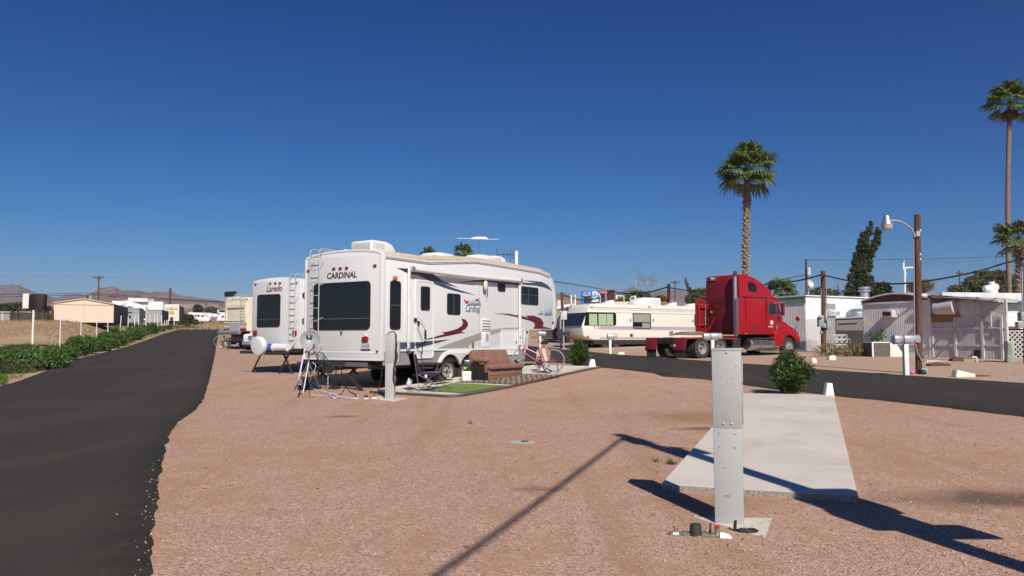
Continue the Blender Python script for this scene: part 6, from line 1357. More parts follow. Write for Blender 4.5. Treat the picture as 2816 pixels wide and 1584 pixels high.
def oleander(label, k, bx, by, wpx, hpx, n, seed):
    p = gp(k, bx, by); s = ZT[k][2] * p.y / 2089; w = wpx * s / 2; h = hpx * s; t = thing('oleander_bush', label, 'bush', p, 0, 'oleanders by the slabs'); rs = np.random.RandomState(seed); stems = MB(); V = []
    for i in range(n):
        az = rs.rand() * 2 * PI; tilt = rs.rand() ** .65; lob = .82 + .16 * math.sin(3 * az + seed) + .10 * math.sin(7 * az + 2 * seed); top = np.array([math.cos(az) * w * lob * tilt * (.80 + .35 * rs.rand()), math.sin(az) * w * lob * tilt, h * (.66 + .40 * rs.rand()) * (1 - .45 * tilt ** 2.5)])
        b0 = np.array([math.cos(az) * .06, math.sin(az) * .06, 0]); mid = b0 * .4 + top * .5 + np.array([0, 0, h * .10]); 
        def pt(t): return (1 - t) ** 2 * b0 + 2 * t * (1 - t) * mid + t * t * top
        if i % 2 == 0: stems.loft([Vector(pt(0)), Vector(pt(.5)), Vector(pt(1))], [.012, .008, .004], 5)
        for j in range(26):
            tt_ = .14 + .88 * (j / 26); p0 = pt(min(tt_, 1.)); d = pt(min(1, tt_) + .03) - pt(min(1, tt_)); d /= np.linalg.norm(d) + 1e-9
            r_ = rs.normal(size=3); r_ -= d * r_.dot(d); r_ /= np.linalg.norm(r_); ld_ = d * (.35 + .5 * rs.rand()) + r_ * .9; ld_[2] += .05; ld_ /= np.linalg.norm(ld_); L = .13 * (.7 + .6 * rs.rand()) * (h / 1.0) ** .5
            sd = np.cross(ld_, rs.normal(size=3)); sd /= np.linalg.norm(sd); dr = np.array([0, 0, -.02 * rs.rand()]); ww = .013
            V += [p0, p0 + ld_ * L * .5 + sd * ww, p0 + ld_ * L + dr, p0 + ld_ * L * .5 - sd * ww]
    V = np.array(V); rawmesh('foliage', V, np.arange(len(V)).reshape(-1, 4), M['leaf_oleander'], t); stems.build('stems', M['bark_dark'], t); return t
oleander('large rounded oleander bush at the far end of the near slab', 'J', 838, 338, 315, 268, 330, 3)
oleander('smaller oleander bush at the far corner of the patio slab', 'F', 505, 1228, 330, 330, 230, 4)
def palm(label, base, crown, cr, tr_, nf=34, boots=True, skirt=0, seed=1, lean=0., group='fan palms', drop=0.):
    rs = np.random.RandomState(seed); base = Vector(base); crown = Vector(crown) - base; t = thing('palm_tree', label, 'palm tree', base, 0, group)
    b = MB(); n = 14; pts = [Vector((crown.x * (i / n) + lean * math.sin(PI * i / n), crown.y * i / n, crown.z * i / n)) for i in range(n + 1)]
    b.loft(pts, [tr_ * (1.25 if i == 0 else 1.0 - .12 * i / n) for i in range(n + 1)], 14); b.build('trunk', M['bark'], t)
    def at(f):
        i = min(n - 1, int(f * n)); return pts[i].lerp(pts[i + 1], f * n - i)
    if boots:
        b = MB(); nb = int(crown.z / (tr_ * .16)); nb = min(nb, 620)
        for i in range(nb):
            f = .02 + .96 * i / nb; a = i * 2.399 + rs.rand() * .5; c = at(f); o = Vector((math.cos(a), math.sin(a), 0)); sd = Vector((-o.y, o.x, 0)); w = tr_ * (.26 + .2 * rs.rand()); L = tr_ * (.30 + .45 * rs.rand()) * (1.35 if f > .8 else 1)
            p0 = c + o * tr_ * .86; tip = c + o * (tr_ * .95 + L) + Vector((0, 0, L * (.5 + .7 * rs.rand()))); k = len(b.v)
            b.add([p0 - sd * w, p0 + sd * w, tip + sd * w * .5, tip - sd * w * .5, p0 - sd * w + Vector((0, 0, L * .9)), p0 + sd * w + Vector((0, 0, L * .9))], [(0, 1, 2, 3), (3, 2, 5, 4), (0, 3, 4), (1, 5, 2)], 0 if f < .78 else 1)
        b.build('boot_stubs', [M['boots'], M['bark']], t, smooth=0, closed=False)
    def fronds(N_, elo, ehi, mt, nm, rs_, sc_=1.):
        V = []; pb = MB()
        for i in range(N_):
            az = i * 2.399 + rs.rand() * .7; el = elo + (ehi - elo) * ((i + .5) / N_) ** .8 + rs.normal() * .08; d = np.array([math.cos(az) * math.cos(el), math.sin(az) * math.cos(el), math.sin(el)])
            pl = cr * (.40 + .24 * rs.rand()) * sc_; c0 = np.array(crown) + np.array([0, 0, -drop * rs.rand()]); hub = c0 + d * pl + np.array([0, 0, -.10 * pl * (1 - math.sin(el))]); pb.loft([Vector(c0), Vector((c0 + hub) / 2 + np.array([0, 0, .03 * cr])), Vector(hub)], [.03, .02, .012], 4)
            dd_ = d + np.array([0, 0, -.25]); dd_ /= np.linalg.norm(dd_); sd = np.cross(dd_, [0, 0, 1.]); sd /= np.linalg.norm(sd) + 1e-9; nm_ = np.cross(sd, dd_); K = 26
            for j in range(K):
                th_ = (j / (K - 1) - .5) * math.radians(215) + rs.normal() * .03; ray_ = dd_ * math.cos(th_) + sd * math.sin(th_) - nm_ * .25 * abs(math.sin(th_)); L = cr * .46 * (.82 + .18 * math.cos(th_)) * (.88 + .24 * rs.rand()) * sc_
                dr = np.array([0, 0, -1.]); side = np.cross(ray_, nm_ + rs.normal(size=3) * .35); side /= np.linalg.norm(side) + 1e-9; w0 = cr * .014; w1 = cr * .026
                q0 = hub; q1 = hub + ray_ * L * .55; q2 = q1 + ray_ * L * .30 + dr * L * .10; q3 = q2 + ray_ * L * .10 + dr * L * (.16 + .10 * rs.rand())
                V += [q0 - side * w0, q0 + side * w0, q1 + side * w1, q1 - side * w1, q1 - side * w1, q1 + side * w1, q2 + side * w1 * .6, q2 - side * w1 * .6, q2 - side * w1 * .6, q2 + side * w1 * .6, q3 + side * .003, q3 - side * .003]
        V = np.array(V); rawmesh(nm, V, np.arange(len(V)).reshape(-1, 4), M[mt], t)
        pb.build('petioles' if nm == 'crown' else 'dry_petioles', M['leaf_palm'] if mt == 'leaf_palm' else M['leaf_palm_dry'], t)
    fronds(nf, -.48, 1.35, 'leaf_palm', 'crown', rs)
    if skirt: fronds(skirt, -1.35, -1.0, 'leaf_palm_dry', 'dead_fronds', rs, .62)
    return t
Yp = 58.; cb = atY('H', 985, 300, Yp); palm('tall fan palm with a stubbly trunk rising behind the red truck', xg(cb.x - .1, Yp), atY('K', 490, 425, Yp), 2.7, .235, 38, True, 0, 3)
Yp = 62.; cb = atY('L', 256, 1300, Yp); palm('very tall slim fan palm at the right edge with a smooth trunk', xg(cb.x, Yp), atY('L', 266, 235, Yp), 2.2, .19, 26, False, 12, 5, lean=-.25)
Yp = 50.; cb = atY('L', 315, 1400, Yp); palm('shorter fan palm with a stubbly trunk at the right edge', xg(cb.x, Yp), atY('L', 318, 1090, Yp), 1.9, .20, 24, True, 0, 7)
Yp = 85.; palm('distant fan palm crown showing over the trailer roof beside the antenna', xg(atY('E', 532, 200, Yp).x, Yp), atY('E', 532, 172, Yp), 1.45, .2, 26, False, 0, 9)
Yp = 92.; palm('distant fan palm tip showing over the trailer roof behind the skylight', xg(atY('E', 240, 200, Yp).x, Yp), atY('E', 240, 190, Yp), 1.35, .2, 24, False, 0, 10)
Yp = 78.; palm('low fan palm showing between the red truck and the white home', xg(atY('H', 1340, 400, Yp).x, Yp), atY('H', 1340, 398, Yp), 2.3, .25, 28, False, 0, 11)
tree('cypress_tree', 'tall windblown dark cypress leaning to the right behind the homes', 'tree', xg(atY('I', 610, 650, 62).x, 62), pxblobs('I', 62, [(590, 565, 78, 72), (586, 480, 56, 75), (596, 395, 48, 65), (606, 300, 44, 62), (618, 240, 28, 48), (648, 195, 24, 40), (662, 152, 13, 32), (704, 245, 26, 44), (712, 205, 26, 26), (684, 300, 26, 46), (645, 350, 42, 52), (640, 420, 34, 60), (535, 635, 75, 60), (640, 625, 110, 60), (515, 520, 24, 28), (550, 430, 24, 60)] + [(cx_ + sd_ * rr_x, cy_, 13, 22) for cx_, cy_, rr_x in ((590, 580, 92), (586, 530, 80), (586, 470, 66), (592, 420, 60), (604, 365, 60), (610, 320, 48), (606, 270, 30), (612, 225, 20), (695, 280, 22)) for sd_ in (-1, 1)] + [(655, 140, 8, 22), (720, 195, 16, 14), (705, 180, 14, 14)]), .15, 'leaf_cypress', 32000, .10, seed=5, shell=.25)
tree('cypress_tree', 'low dark conifer at the foot of the windblown cypress', 'tree', xg(atY('I', 745, 650, 60).x, 60), pxblobs('I', 60, [(745, 605, 52, 50), (770, 640, 45, 40), (710, 640, 45, 40)]), .18, 'leaf_cypress', 4500, .15, seed=6)
tree('mesquite_tree', 'broad olive green mesquite behind the white home roof at the right', 'tree', xg(atY('I', 1480, 650, 72).x, 72), pxblobs('I', 72, [(1290, 610, 75, 35), (1400, 570, 80, 55), (1470, 530, 90, 55), (1570, 530, 85, 60), (1640, 560, 70, 60), (1500, 600, 130, 50), (1690, 600, 60, 50)]), .19, 'leaf_tree', 22000, .25, seed=7, shell=.4)
tree('rusty_tree', 'small rust tinted tree behind the curved roof', 'tree', xg(atY('I', 1000, 650, 76).x, 76), pxblobs('I', 76, [(960, 590, 50, 35), (1040, 580, 65, 45), (1000, 610, 90, 30)]), .22, 'leaf_rust', 1800, .12, seed=8, shell=.3)
tree('mesquite_tree', 'green tree behind the pole with the white transformer', 'tree', xg(atY('H', 1680, 400, 80).x, 80), pxblobs('H', 80, [(1650, 365, 45, 35), (1700, 350, 50, 40), (1600, 385, 40, 20)]), .28, 'leaf_tree', 1500, .15, seed=9)
tree('mesquite_tree', 'low green tree showing over the flat white home roof', 'tree', xg(atY('I', 300, 650, 80).x, 80), pxblobs('I', 80, [(260, 640, 45, 25), (330, 630, 60, 30), (400, 640, 40, 28)]), .28, 'leaf_tree', 1300, .15, seed=10)
tree('mesquite_tree', 'olive tree behind the long cream trailer roof', 'tree', xg(atY('F', 1230, 400, 100).x, 100), pxblobs('F', 100, [(1130, 370, 55, 60), (1220, 330, 90, 65), (1320, 345, 80, 60), (1230, 390, 130, 35)]), .34, 'leaf_tree', 2800, .2, seed=11, shell=.35)
tree('rusty_tree', 'thin brownish tree beside the tall square pole', 'tree', xg(atY('F', 1510, 400, 100).x, 100), pxblobs('F', 100, [(1440, 380, 60, 30), (1520, 365, 80, 45), (1590, 380, 50, 40)]), .3, 'leaf_rust', 900, .15, seed=12, shell=.3)
tree('palo_verde', 'green tree with a tall spiky shoot beside the red truck', 'tree', xg(atY('F', 1960, 420, 78).x, 78), pxblobs('F', 78, [(1880, 380, 60, 60), (1960, 330, 90, 80), (2050, 310, 70, 80), (1990, 400, 120, 50), (1890, 270, 20, 50), (1860, 210, 13, 45), (1838, 150, 9, 45)]), .19, 'leaf_tree', 8000, .18, seed=13, shell=.35)
tree('desert_shrub', 'low shrubs behind the poles left of the billboards', 'bush', xg(atY('F', 1010, 420, 110).x, 110), pxblobs('F', 110, [(1000, 395, 50, 18), (1060, 385, 45, 25)]), .3, 'leaf_tree', 500, .1, seed=14)
gx = gp('O', 1650, 880); tree('desert_shrub', 'wide dark olive bush beside the pale box trailer at the road end', 'bush', gx, pxblobs('O', gx.y, [(1560, 720, 80, 90), (1660, 740, 110, 90), (1780, 800, 90, 60), (1600, 810, 120, 60), (1700, 690, 60, 50)]), .32, 'leaf_dark', 3000, .15, seed=15)
tree('desert_tree', 'dark round tree far behind the white van', 'tree', xg(atY('O', 1850, 600, 260).x, 260), pxblobs('O', 260, [(1850, 510, 85, 75), (1820, 560, 70, 50), (1900, 550, 60, 50)]), .8, 'leaf_dark', 1500, .3, seed=16)
tree('desert_tree', 'far green tree right of the dark round tree', 'tree', xg(atY('O', 2080, 600, 270).x, 270), pxblobs('O', 270, [(2040, 560, 60, 50), (2120, 545, 80, 60), (2220, 560, 70, 45), (2320, 580, 80, 40)]), .9, 'leaf_tree', 1500, .3, seed=17)
V, F_ = leafcloud([(c[:], r, 500) for c, r in pxblobs('N', 240, [(40, 510, 120, 90), (200, 490, 130, 80), (350, 480, 110, 85), (480, 520, 90, 70), (120, 560, 150, 60), (1000, 520, 60, 50), (620, 560, 90, 40), (850, 580, 90, 40)])], 1.0, seed=18); tag(rawmesh('far_brush', V, F_, M['leaf_dark']), 'dense dark brush far off at the left beyond the dry field', 'brush', kind='stuff')
tree('rusty_bush', 'rust coloured dead bush beside the tan gabled building', 'bush', xg(atY('N', 1030, 860, 95).x, 95), pxblobs('N', 95, [(1010, 720, 60, 80), (1070, 700, 45, 90), (1000, 800, 60, 60)]), .25, 'leaf_rust', 900, .1, seed=19)
tree('rusty_bush', 'orange brown dead bush behind the dark fence', 'bush', xg(atY('N', 490, 600, 170).x, 170), pxblobs('N', 170, [(440, 540, 60, 50), (530, 540, 70, 60)]), .5, 'leaf_rust', 500, .15, seed=20)
# weeds along the road, as a mass
wb = []; rs = R
for x, y, hw, h in [(-100, 880, 150, 170), (40, 860, 140, 165), (170, 850, 120, 150), (290, 850, 110, 150), (-120, 1060, 170, 330), (0, 1040, 150, 320), (130, 1030, 160, 330), (270, 1010, 140, 290), (400, 960, 130, 250), (520, 930, 100, 230), (630, 880, 110, 260), (740, 860, 120, 260), (850, 830, 105, 190), (940, 800, 105, 190), (1040, 770, 105, 215), (1150, 740, 95, 225), (1240, 715, 85, 215), (1320, 690, 75, 195), (1400, 670, 75, 175), (1470, 650, 60, 150), (1540, 630, 60, 110), (1600, 610, 50, 80), (1660, 598, 60, 45), (1720, 594, 60, 35), (1800, 592, 100, 28), (1900, 588, 90, 22)]:
    p = gp('A', x, y); s = .27603 * p.y / 2089
    for j in range(5):
        q = p + Vector((R.uniform(-.7, .7) * hw * s, R.uniform(0, 1.8), 0)); q.z = G(q.x, q.y); hh = h * s * R.uniform(.6, 1.1) * .5 * (.68 if x < 200 else .72 if x < 560 else .86); wb.append(((q + Vector((0, 0, hh * .8)))[:], (hw * s * .55, .8, hh), int(1300 if x > 300 else 1000)))
V, F_ = leafcloud(wb, .095, aspect=.75, seed=21, shell=.45); tag(rawmesh('weeds', V, F_, M['leaf_weed']), 'thick green weeds growing along the white posts beside the road', 'weeds', kind='stuff')
V, F_ = leafcloud([(c, (r[0] * 1.1, r[1] * .9, r[2] * .85), 700) for c, r, n in wb[:28]], .075, aspect=.4, seed=22); V += np.array([.3, -.5, -.1]); tag(rawmesh('olive_weeds', V, F_, M['leaf_olive']), 'duller olive weeds at the near left verge', 'weeds', kind='stuff')
def blades(pos, h, w, mt, name, label, seed=1, lean=.35):
    rs = np.random.RandomState(seed); n = len(pos); P_ = np.array(pos); a = rs.rand(n) * 2 * PI; H = h * (.5 + rs.rand(n)); W = w * (.6 + .8 * rs.rand(n)); sx = np.stack([np.cos(a) * W, np.sin(a) * W, np.zeros(n)], 1)
    tp = P_ + np.stack([rs.normal(size=n) * lean * H, rs.normal(size=n) * lean * H, H], 1); md = P_ + (tp - P_) * .5 + np.stack([np.zeros(n), np.zeros(n), H * .08], 1)
    V = np.stack([P_ - sx, P_ + sx, md + sx * .7, md - sx * .7, md - sx * .7, md + sx * .7, tp + sx * .1, tp - sx * .1], 1).reshape(-1, 3); return tag(rawmesh(name, V, np.arange(len(V)).reshape(-1, 4), M[mt]), label, 'grass', kind='stuff')
pos = []; rs = np.random.RandomState(31)
while len(pos) < 26000:
    y = 28 + 130 * rs.rand() ** 1.4; x = xLL(min(y, yend)) - 1.5 - 45 * rs.rand() ** 1.3
    if noise.noise(Vector((x * .22, y * .10, 0))) + .25 * rs.rand() < -.02: continue
    pos.append((x, y, G(x, y) - .02))
blades(pos, .16, .030, 'grass_dry', 'dry_grass', 'dry straw coloured grass over the left field', 2)
pos = []
while len(pos) < 5000:
    y = 14 + (yend - 12) * rs.rand() ** 1.5; x = xLL(min(y, yend)) - .3 - 2.2 * rs.rand() ** 1.2
    if noise.noise(Vector((x * .8, y * .35, 5))) < .05: continue
    pos.append((x, y, G(x, y)))
for _ in range(2500):
    p = gp('V', rs.rand() * 90 - 60, 300 + rs.rand() * 45); pos.append((p.x, p.y, p.z))
blades(pos, .14, .012, 'grass_green', 'verge_grass', 'short green grass along the left road verge', 3)
pos = []
for _ in range(1600):
    y = 95 + 70 * rs.rand(); x = xLR(min(y, yend)) - 25 + 40 * rs.rand(); pos.append((x, max(y, yend + 1), G(x, max(y, yend + 1))))
blades(pos, .45, .06, 'grass_dry', 'dry_grass', 'pale dry grass beyond the end of the road', 4)
pos = []
for cx, cy, n_, r_ in ((105, 775, 40, .04), (5, 760, 10, .03)):
    p = gp('J', cx, cy)
    for _ in range(n_): a = rs.rand() * 6.28; q = r_ * rs.rand(); pos.append((p.x + math.cos(a) * q * 1.5, p.y + math.sin(a) * q, p.z + .03))
for k, x, y, n_ in (('D', 1183, 1072, 10),):
    p = gp(k, x, y)
    for _ in range(n_): pos.append((p.x + rs.normal() * .04, p.y + rs.normal() * .04, p.z + .03))
blades(pos, .06, .006, 'grass_green', 'grass_tufts', 'small green grass tufts in the pink gravel', 5, .8)
# loose stones on the near gravel
def stones():
    rs = np.random.RandomState(8); n = 7000; y = 4.2 + 7.5 * rs.rand(n) ** 1.3; x = rs.uniform(-4.2, 6.5, n); k = []; 
    for i in range(n):
        xr = xLR(y[i]); d = x[i] - xr
        if d < -.1 and rs.rand() > .05 * math.exp(d / .15): k.append(0)
        else: k.append(1)
    k = np.array(k, bool); x, y = x[k], y[k]; n = len(x); s = .0035 + .0048 * rs.rand(n); B = np.array([(1, 0, 0), (0, 1, 0), (-1, 0, 0), (0, -1, 0), (0, 0, 1), (0, 0, -1)], float); F0 = np.array([(0, 1, 4), (1, 2, 4), (2, 3, 4), (3, 0, 4), (1, 0, 5), (2, 1, 5), (3, 2, 5), (0, 3, 5)])
    z = np.array([G(a, b_) + (.035 if a > xLR(b_) else .064) for a, b_ in zip(x, y)]); V = np.zeros((n, 6, 3)); a = rs.rand(n) * 6.28
    for i in range(6):
        q = B[i] * (1 + .5 * rs.rand(n, 1)) * s[:, None]; q = np.stack([q[:, 0] * np.cos(a) - q[:, 1] * np.sin(a), q[:, 0] * np.sin(a) + q[:, 1] * np.cos(a), q[:, 2] * .7], 1); q += rs.normal(size=(n, 3)) * s[:, None] * .2; V[:, i] = q + np.stack([x, y, z], 1)
    Fa = (F0[None] + (np.arange(n) * 6)[:, None, None]).reshape(-1, 3); m, nt, b = newmat('loose_stone'); g = N(nt, 'ShaderNodeNewGeometry')
    nt.links.new(ramp(nt, g.outputs['Random Per Island'], [(0, (.28, .16, .12)), (.5, (.50, .31, .23)), (.95, (.58, .38, .29)), (1, (.75, .66, .58))]), b.inputs['Base Color']); b.inputs['Roughness'].default_value = .85
    tag(rawmesh('loose_stones', V.reshape(-1, 3), Fa, m), 'loose pink stones strewn over the near gravel', 'stones', kind='stuff')
stones()
def lid():
    p = gp('D', 1320, 1117); t = thing('ground_lid', 'small dark valve lid in a pale green patch of gravel', 'valve lid', p + Vector((0, 0, .03))); MB().lathe((0, 0, 0), [(0, .012), (.05, .012), (.055, 0)], 14).build('lid', M['black'], t)
    b = MB(); b.lathe((-.03, -.02, 0), [(0, .004), (.16, .003), (.19, .0)], 18); b.build('mint_paint_patch', mat('mint_spray', (.42, .50, .40), .9, dirt=.8, dscale=30, dcol=(.45, .28, .2)), t)
lid()
def litter():
    rs = random.Random(12); b = MB()
    for i in range(150):
        y = 4.3 + 15 * rs.random() ** 1.3; x = rs.uniform(xLR(y) + .2, min(6.5, xNE(max(y, 9)) - .3)); a = rs.random() * 6.28; L = rs.uniform(.012, .05); z = G(x, y) + .036; b.loft([(x, y, z), (x + math.cos(a) * L * .5, y + math.sin(a) * L * .5, z + .006), (x + math.cos(a + .4) * L, y + math.sin(a + .4) * L, z + .002)], .0028, 4)
    tag(b.build('twigs', M['rust']), 'tiny dark twigs and dead leaves strewn over the gravel', 'twigs', kind='stuff')
litter()
# debris across the lane
for k, x, y, L, W_2, H_, mt, lb in (('I', 1110, 1128, .9, .35, .03, 'galv', 'bent grey metal sheet lying beyond the lane'), ('I', 1140, 1160, .75, .35, .08, 'rust', 'dark brown board lying beyond the lane'), ('I', 1270, 1125, .5, .3, .12, 'rust', 'heap of brown scrap beside the plank wall'), ('I', 1435, 1237, .6, .12, .03, 'rust', 'brown strip of wood beside the long white wedge')):
    p = gp(k, x, y); b = MB().prism([(-L / 2, 0), (L / 2, 0), (L * .45, H_), (0, H_ * 1.5), (-L * .48, H_ * .7)], 'y', -W_2 / 2, W_2 / 2); o = b.build('scrap_piece', M[mt], bevel=.004); o.location = p + Vector((0, 0, .03)); tag(o, lb, 'scrap')
# ================================================================ poles, lamps, cables
def pole(label, k, base, top, wpx, Y=None, name='wooden_pole', mt='brown_pole', group=None, arm=None):
    """traced wooden pole; base on the ground at depth Y or where the base pixel meets the ground"""
    if Y is None: p = gp(k, *base); Y = p.y
    else: q = atY(k, base[0], base[1], Y); p = xg(q.x, Y)
    tp = atY(k, top[0], top[1], Y); r = wpx * ZT[k][2] * Y / 2089 / 2; t = thing(name, label, 'pole', p, 0, group)
    MB().loft([(0, 0, -.2), tuple((tp - p) * .5), tuple(tp - p)], [r * 1.06, r, r * .94], 16).build('shaft', M[mt], t)
    if arm:
        z, L, th = arm; b = MB(); b.bar(Vector((tp.x - p.x - L / 2, -.1, tp.z - p.z - z)), Vector((tp.x - p.x + L / 2, -.1, tp.z - p.z - z)), th, th)
        for s_ in (-1, 1): b.bar(Vector((tp.x - p.x + s_ * L * .3, -.1, tp.z - p.z - z)), Vector((tp.x - p.x, -.1, tp.z - p.z - z - L * .25)), th * .5, th * .5)
        for q in (-.45, -.2, .2, .45): b.loft([(tp.x - p.x + L * q, -.1, tp.z - p.z - z), (tp.x - p.x + L * q, -.1, tp.z - p.z - z + th * 2)], th * .4, 6)
        b.build('crossarm', M['brown_pole'], t)
    return t, p, tp, r
tL, pL, tpL, rL = pole('thick brown wooden pole carrying the curved street lamp', 'I', (1002, 1218), (990, 79), 45, name='lamp_pole')
FL = Fr(pL, 0); L_ = lambda x, y, t=0.: (lambda q: Vector((q[0], t, q[1])))(FL.side('I', x, y, t))
b = MB(); b.loft([L_(1030, 1180, -rL - .03), L_(1022, 1120, -rL - .03), L_(990, 1060, -rL - .03), L_(978, 1000, -rL - .03)], .022, 8); b.loft([L_(972, 990, -.05), L_(968, 700, -.05), L_(963, 230, -.05)], .020, 8); b.build('conduit', M['galv'], tL)
b = MB(); q = L_(1030, 1193, -rL); b.box(q.x - .10, -rL - .12, q.z - .10, q.x + .10, -rL, q.z + .10); b.build('junction_box', M['bluegrey'], tL, bevel=.01); q = L_(1025, 1224, -rL - .1); MB().ball((q.x, -rL - .15, .08), (.10, .10, .09), 10, 7).build('ground_fitting', M['black'], tL)
b = MB(); b.loft([L_(975, 240, -.1), L_(962, 205, -.1), L_(945, 175, -.1), L_(900, 142, -.1), L_(865, 125, -.1), L_(830, 120, -.1), L_(790, 122, -.1)], .030, 10); b.box(L_(972, 0).x - .05, -.14, L_(0, 235).z, L_(985, 0).x, -.04, L_(0, 200).z); arm_ = b.build('lamp_arm', M['galv'], tL)
c = L_(773, 130, -.1); zz = lambda y: L_(773, y, -.1).z
b = MB().lathe((c.x, -.1, 0), [(0, zz(84)), (.07, zz(86)), (.08, zz(95)), (.11, zz(112)), (.115, zz(124)), (.165, zz(146)), (.165, zz(149)), (0, zz(149))], 20); hd = b.build('lamp_head', M['galv'], tL)
MB().lathe((c.x, -.1, 0), [(.16, zz(149)), (.165, zz(160)), (.145, zz(181)), (.12, zz(184)), (0, zz(184))], 20).build('lamp_glass', mat('ribbed_lamp_glass', (.38, .38, .36), .3, dirt=.4, dscale=20), hd)
b = MB(); q = L_(0, 1050)
for y in (360, 395, 190): q = L_(1014, y, -rL * .8); b.box(q.x - .03, -rL * .95, q.z - .03, q.x + .01, -rL * .6, q.z + .03)
b.build('pole_tag', M['plate'], tL)
t2_, p2_, tp2_, r2_ = pole('brown wooden pole with grey electric meter boxes beside the white home', 'I', (322, 1062), (320, 480), 34)
F2_ = Fr(p2_, 0)
def meters(t, F_, k, items, col='bluegrey'):
    for (x0, y0, x1, y1, d) in items:
        a = F_.side(k, x0, y1, -.2); c = F_.side(k, x1, y0, -.2); b = MB().box(a[0], -.2 - d, a[1], c[0], -.1, c[1]); m = b.build('meter_box', M[col], t, bevel=.015)
meters(t2_, F2_, 'T', [(527, 540, 575, 670, .18), (575, 520, 600, 640, .1), (590, 625, 628, 685, .12), (640, 590, 680, 715, .12), (665, 650, 700, 712, .1), (565, 725, 585, 765, .05)])
q = F2_.side('T', 552, 540, -.3); MB().ball((q[0], -.42, q[1]), (.10, .09, .11), 12, 8).build('meter_dial', M['galv'], t2_)
b = MB(); q0 = F2_.side('T', 570, 160, -.15); q1 = F2_.side('T', 572, 520, -.15); b.loft([(q0[0], -.15, q0[1]), (q1[0], -.15, q1[1])], .025, 8); q0 = F2_.side('T', 640, 160, -.15); q1 = F2_.side('T', 648, 590, -.15); b.loft([(q0[0], -.15, q0[1]), (q1[0], -.15, q1[1])], .025, 8)
for q in (q0,): b.ball((q[0], -.15, q[1]), .06, 8, 6)
b.build('conduit', M['galv'], t2_)
MB().box(-.12, -.5, 0, .25, -.1, .25).build('footing_block', M['concrete'], t2_, bevel=.02)
t3_, p3_, tp3_, r3_ = pole('dark thick pole with a grey meter box at the right picture edge', 'S', (1262, 1262), (1262, -85), 62)
F3_ = Fr(p3_, 0); meters(t3_, F3_, 'S', [(1170, 575, 1236, 690, .15), (1138, 700, 1230, 782, .1)], 'dish'); b = MB(); q0 = F3_.side('S', 1212, 30, -.2); q1 = F3_.side('S', 1218, 580, -.2); b.loft([(q0[0], -.2, q0[1]), (q1[0], -.2, q1[1])], .03, 8); b.build('conduit', M['galv'], t3_)
tP, pP, tpP, _ = pole('brown wooden pole standing just right of the big trailer nose', 'F', (312, 882), (296, 290), 38, 62)
b = MB(); q = Fr(pP, 0).side('F', 322, 800); b.box(q[0] - .15, -.3, 0.6, q[0] + .3, -.1, 1.7); b.build('meter_box', M['galv'], tP, bevel=.02)
pole('lighter brown pole rising behind the cream trailer roof', 'F', (940, 425), (937, 258), 34, 72)
tQ, pQ, tpQ, _ = pole('tall square-topped brown pole behind the cream trailer', 'F', (1622, 420), (1626, 185), 42, 66)
pole('thin utility pole with a crossarm far behind the cream trailer', 'F', (1703, 420), (1703, 138), 14, 130, 'utility_pole', arm=(.4, 1.6, .14))
tT, pT, tpT, _ = pole('utility pole with a white transformer behind the white home', 'I', (200, 655), (198, 394), 16, 85, 'utility_pole')
b = MB(); q = Fr(pT, 0).side('I', 217, 482, -.3); b.loft([(q[0], -.3, q[1] - .42), (q[0], -.3, q[1] + .42)], .22, 14); b.build('transformer', M['plate'], tT)
pole('short far utility pole left of the mesquite', 'I', (1289, 640), (1288, 475), 9, 110, 'utility_pole', arm=(.4, 1.0, .1)); pole('second short far pole beside the mesquite', 'I', (1330, 640), (1330, 533), 14, 105, 'utility_pole')
pole('small far pole behind the flat white home', 'I', (425, 655), (424, 578), 9, 100, 'utility_pole')
tA, pA, tpA, _ = pole('utility pole with a crossarm rising above the left hills', 'A', (975, 420), (986, 70), 14, 140, 'utility_pole', arm=(.3, 1.9, .13))
pole('rust brown pole rising behind the pale box trailer', 'O', (1272, 600), (1275, 92), 44, 150)
b_, pB, _, _ = pole('thin grey pole beside the dark sign', 'A', (232, 440), (232, 262), 6, 170, 'utility_pole')
def cable(label, pts, r, name='overhead_cable'):
    P_ = [atY(*q) for q in pts]; out = []; Q = [P_[0]] + P_ + [P_[-1]]
    for i in range(1, len(Q) - 2):
        for j in range(8):
            t = j / 8; a, b_, c, d = Q[i - 1], Q[i], Q[i + 1], Q[i + 2]; out.append(.5 * ((2 * b_) + (c - a) * t + (2 * a - 5 * b_ + 4 * c - d) * t * t + (3 * b_ - a - 3 * c + d) * t ** 3))
    out.append(P_[-1]); b = MB(); b.loft(out, r, 5); return tag(b.build(name, M['cable_black']), label, 'cable')
cable('black cable sagging from the pole by the big trailer nose behind the cream trailer', [('F', 312, 328, 62), ('F', 400, 350, 63), ('F', 530, 383, 65), ('F', 700, 375, 68), ('F', 850, 320, 70), ('F', 937, 275, 72)], .05)
cable('black cable running between the two brown poles behind the cream trailer', [('F', 940, 278, 72), ('F', 1020, 298, 71), ('F', 1200, 303, 69), ('F', 1400, 282, 68), ('F', 1626, 218, 66)], .06)
cable('black cable from the square-topped pole to the meter pole passing behind the truck', [('F', 1635, 232, 66), ('F', 1850, 265, 62), ('F', 2090, 272, 58), ('H', 900, 320, 54), ('I', 0, 566, 48), ('I', 150, 546, 44), ('I', 320, 503, p2_.y)], .045)
cable('heavy black cable sagging from the meter pole past the lamp pole to the right edge', [('I', 325, 510, p2_.y), ('I', 500, 548, 37.5), ('I', 700, 570, 36.5), ('I', 900, 568, 35.5), ('I', 1100, 545, 34.5), ('I', 1400, 487, 33.5), ('I', 1600, 428, 33), ('I', 1745, 392, p3_.y), ('I', 1900, 330, 32)], .040)
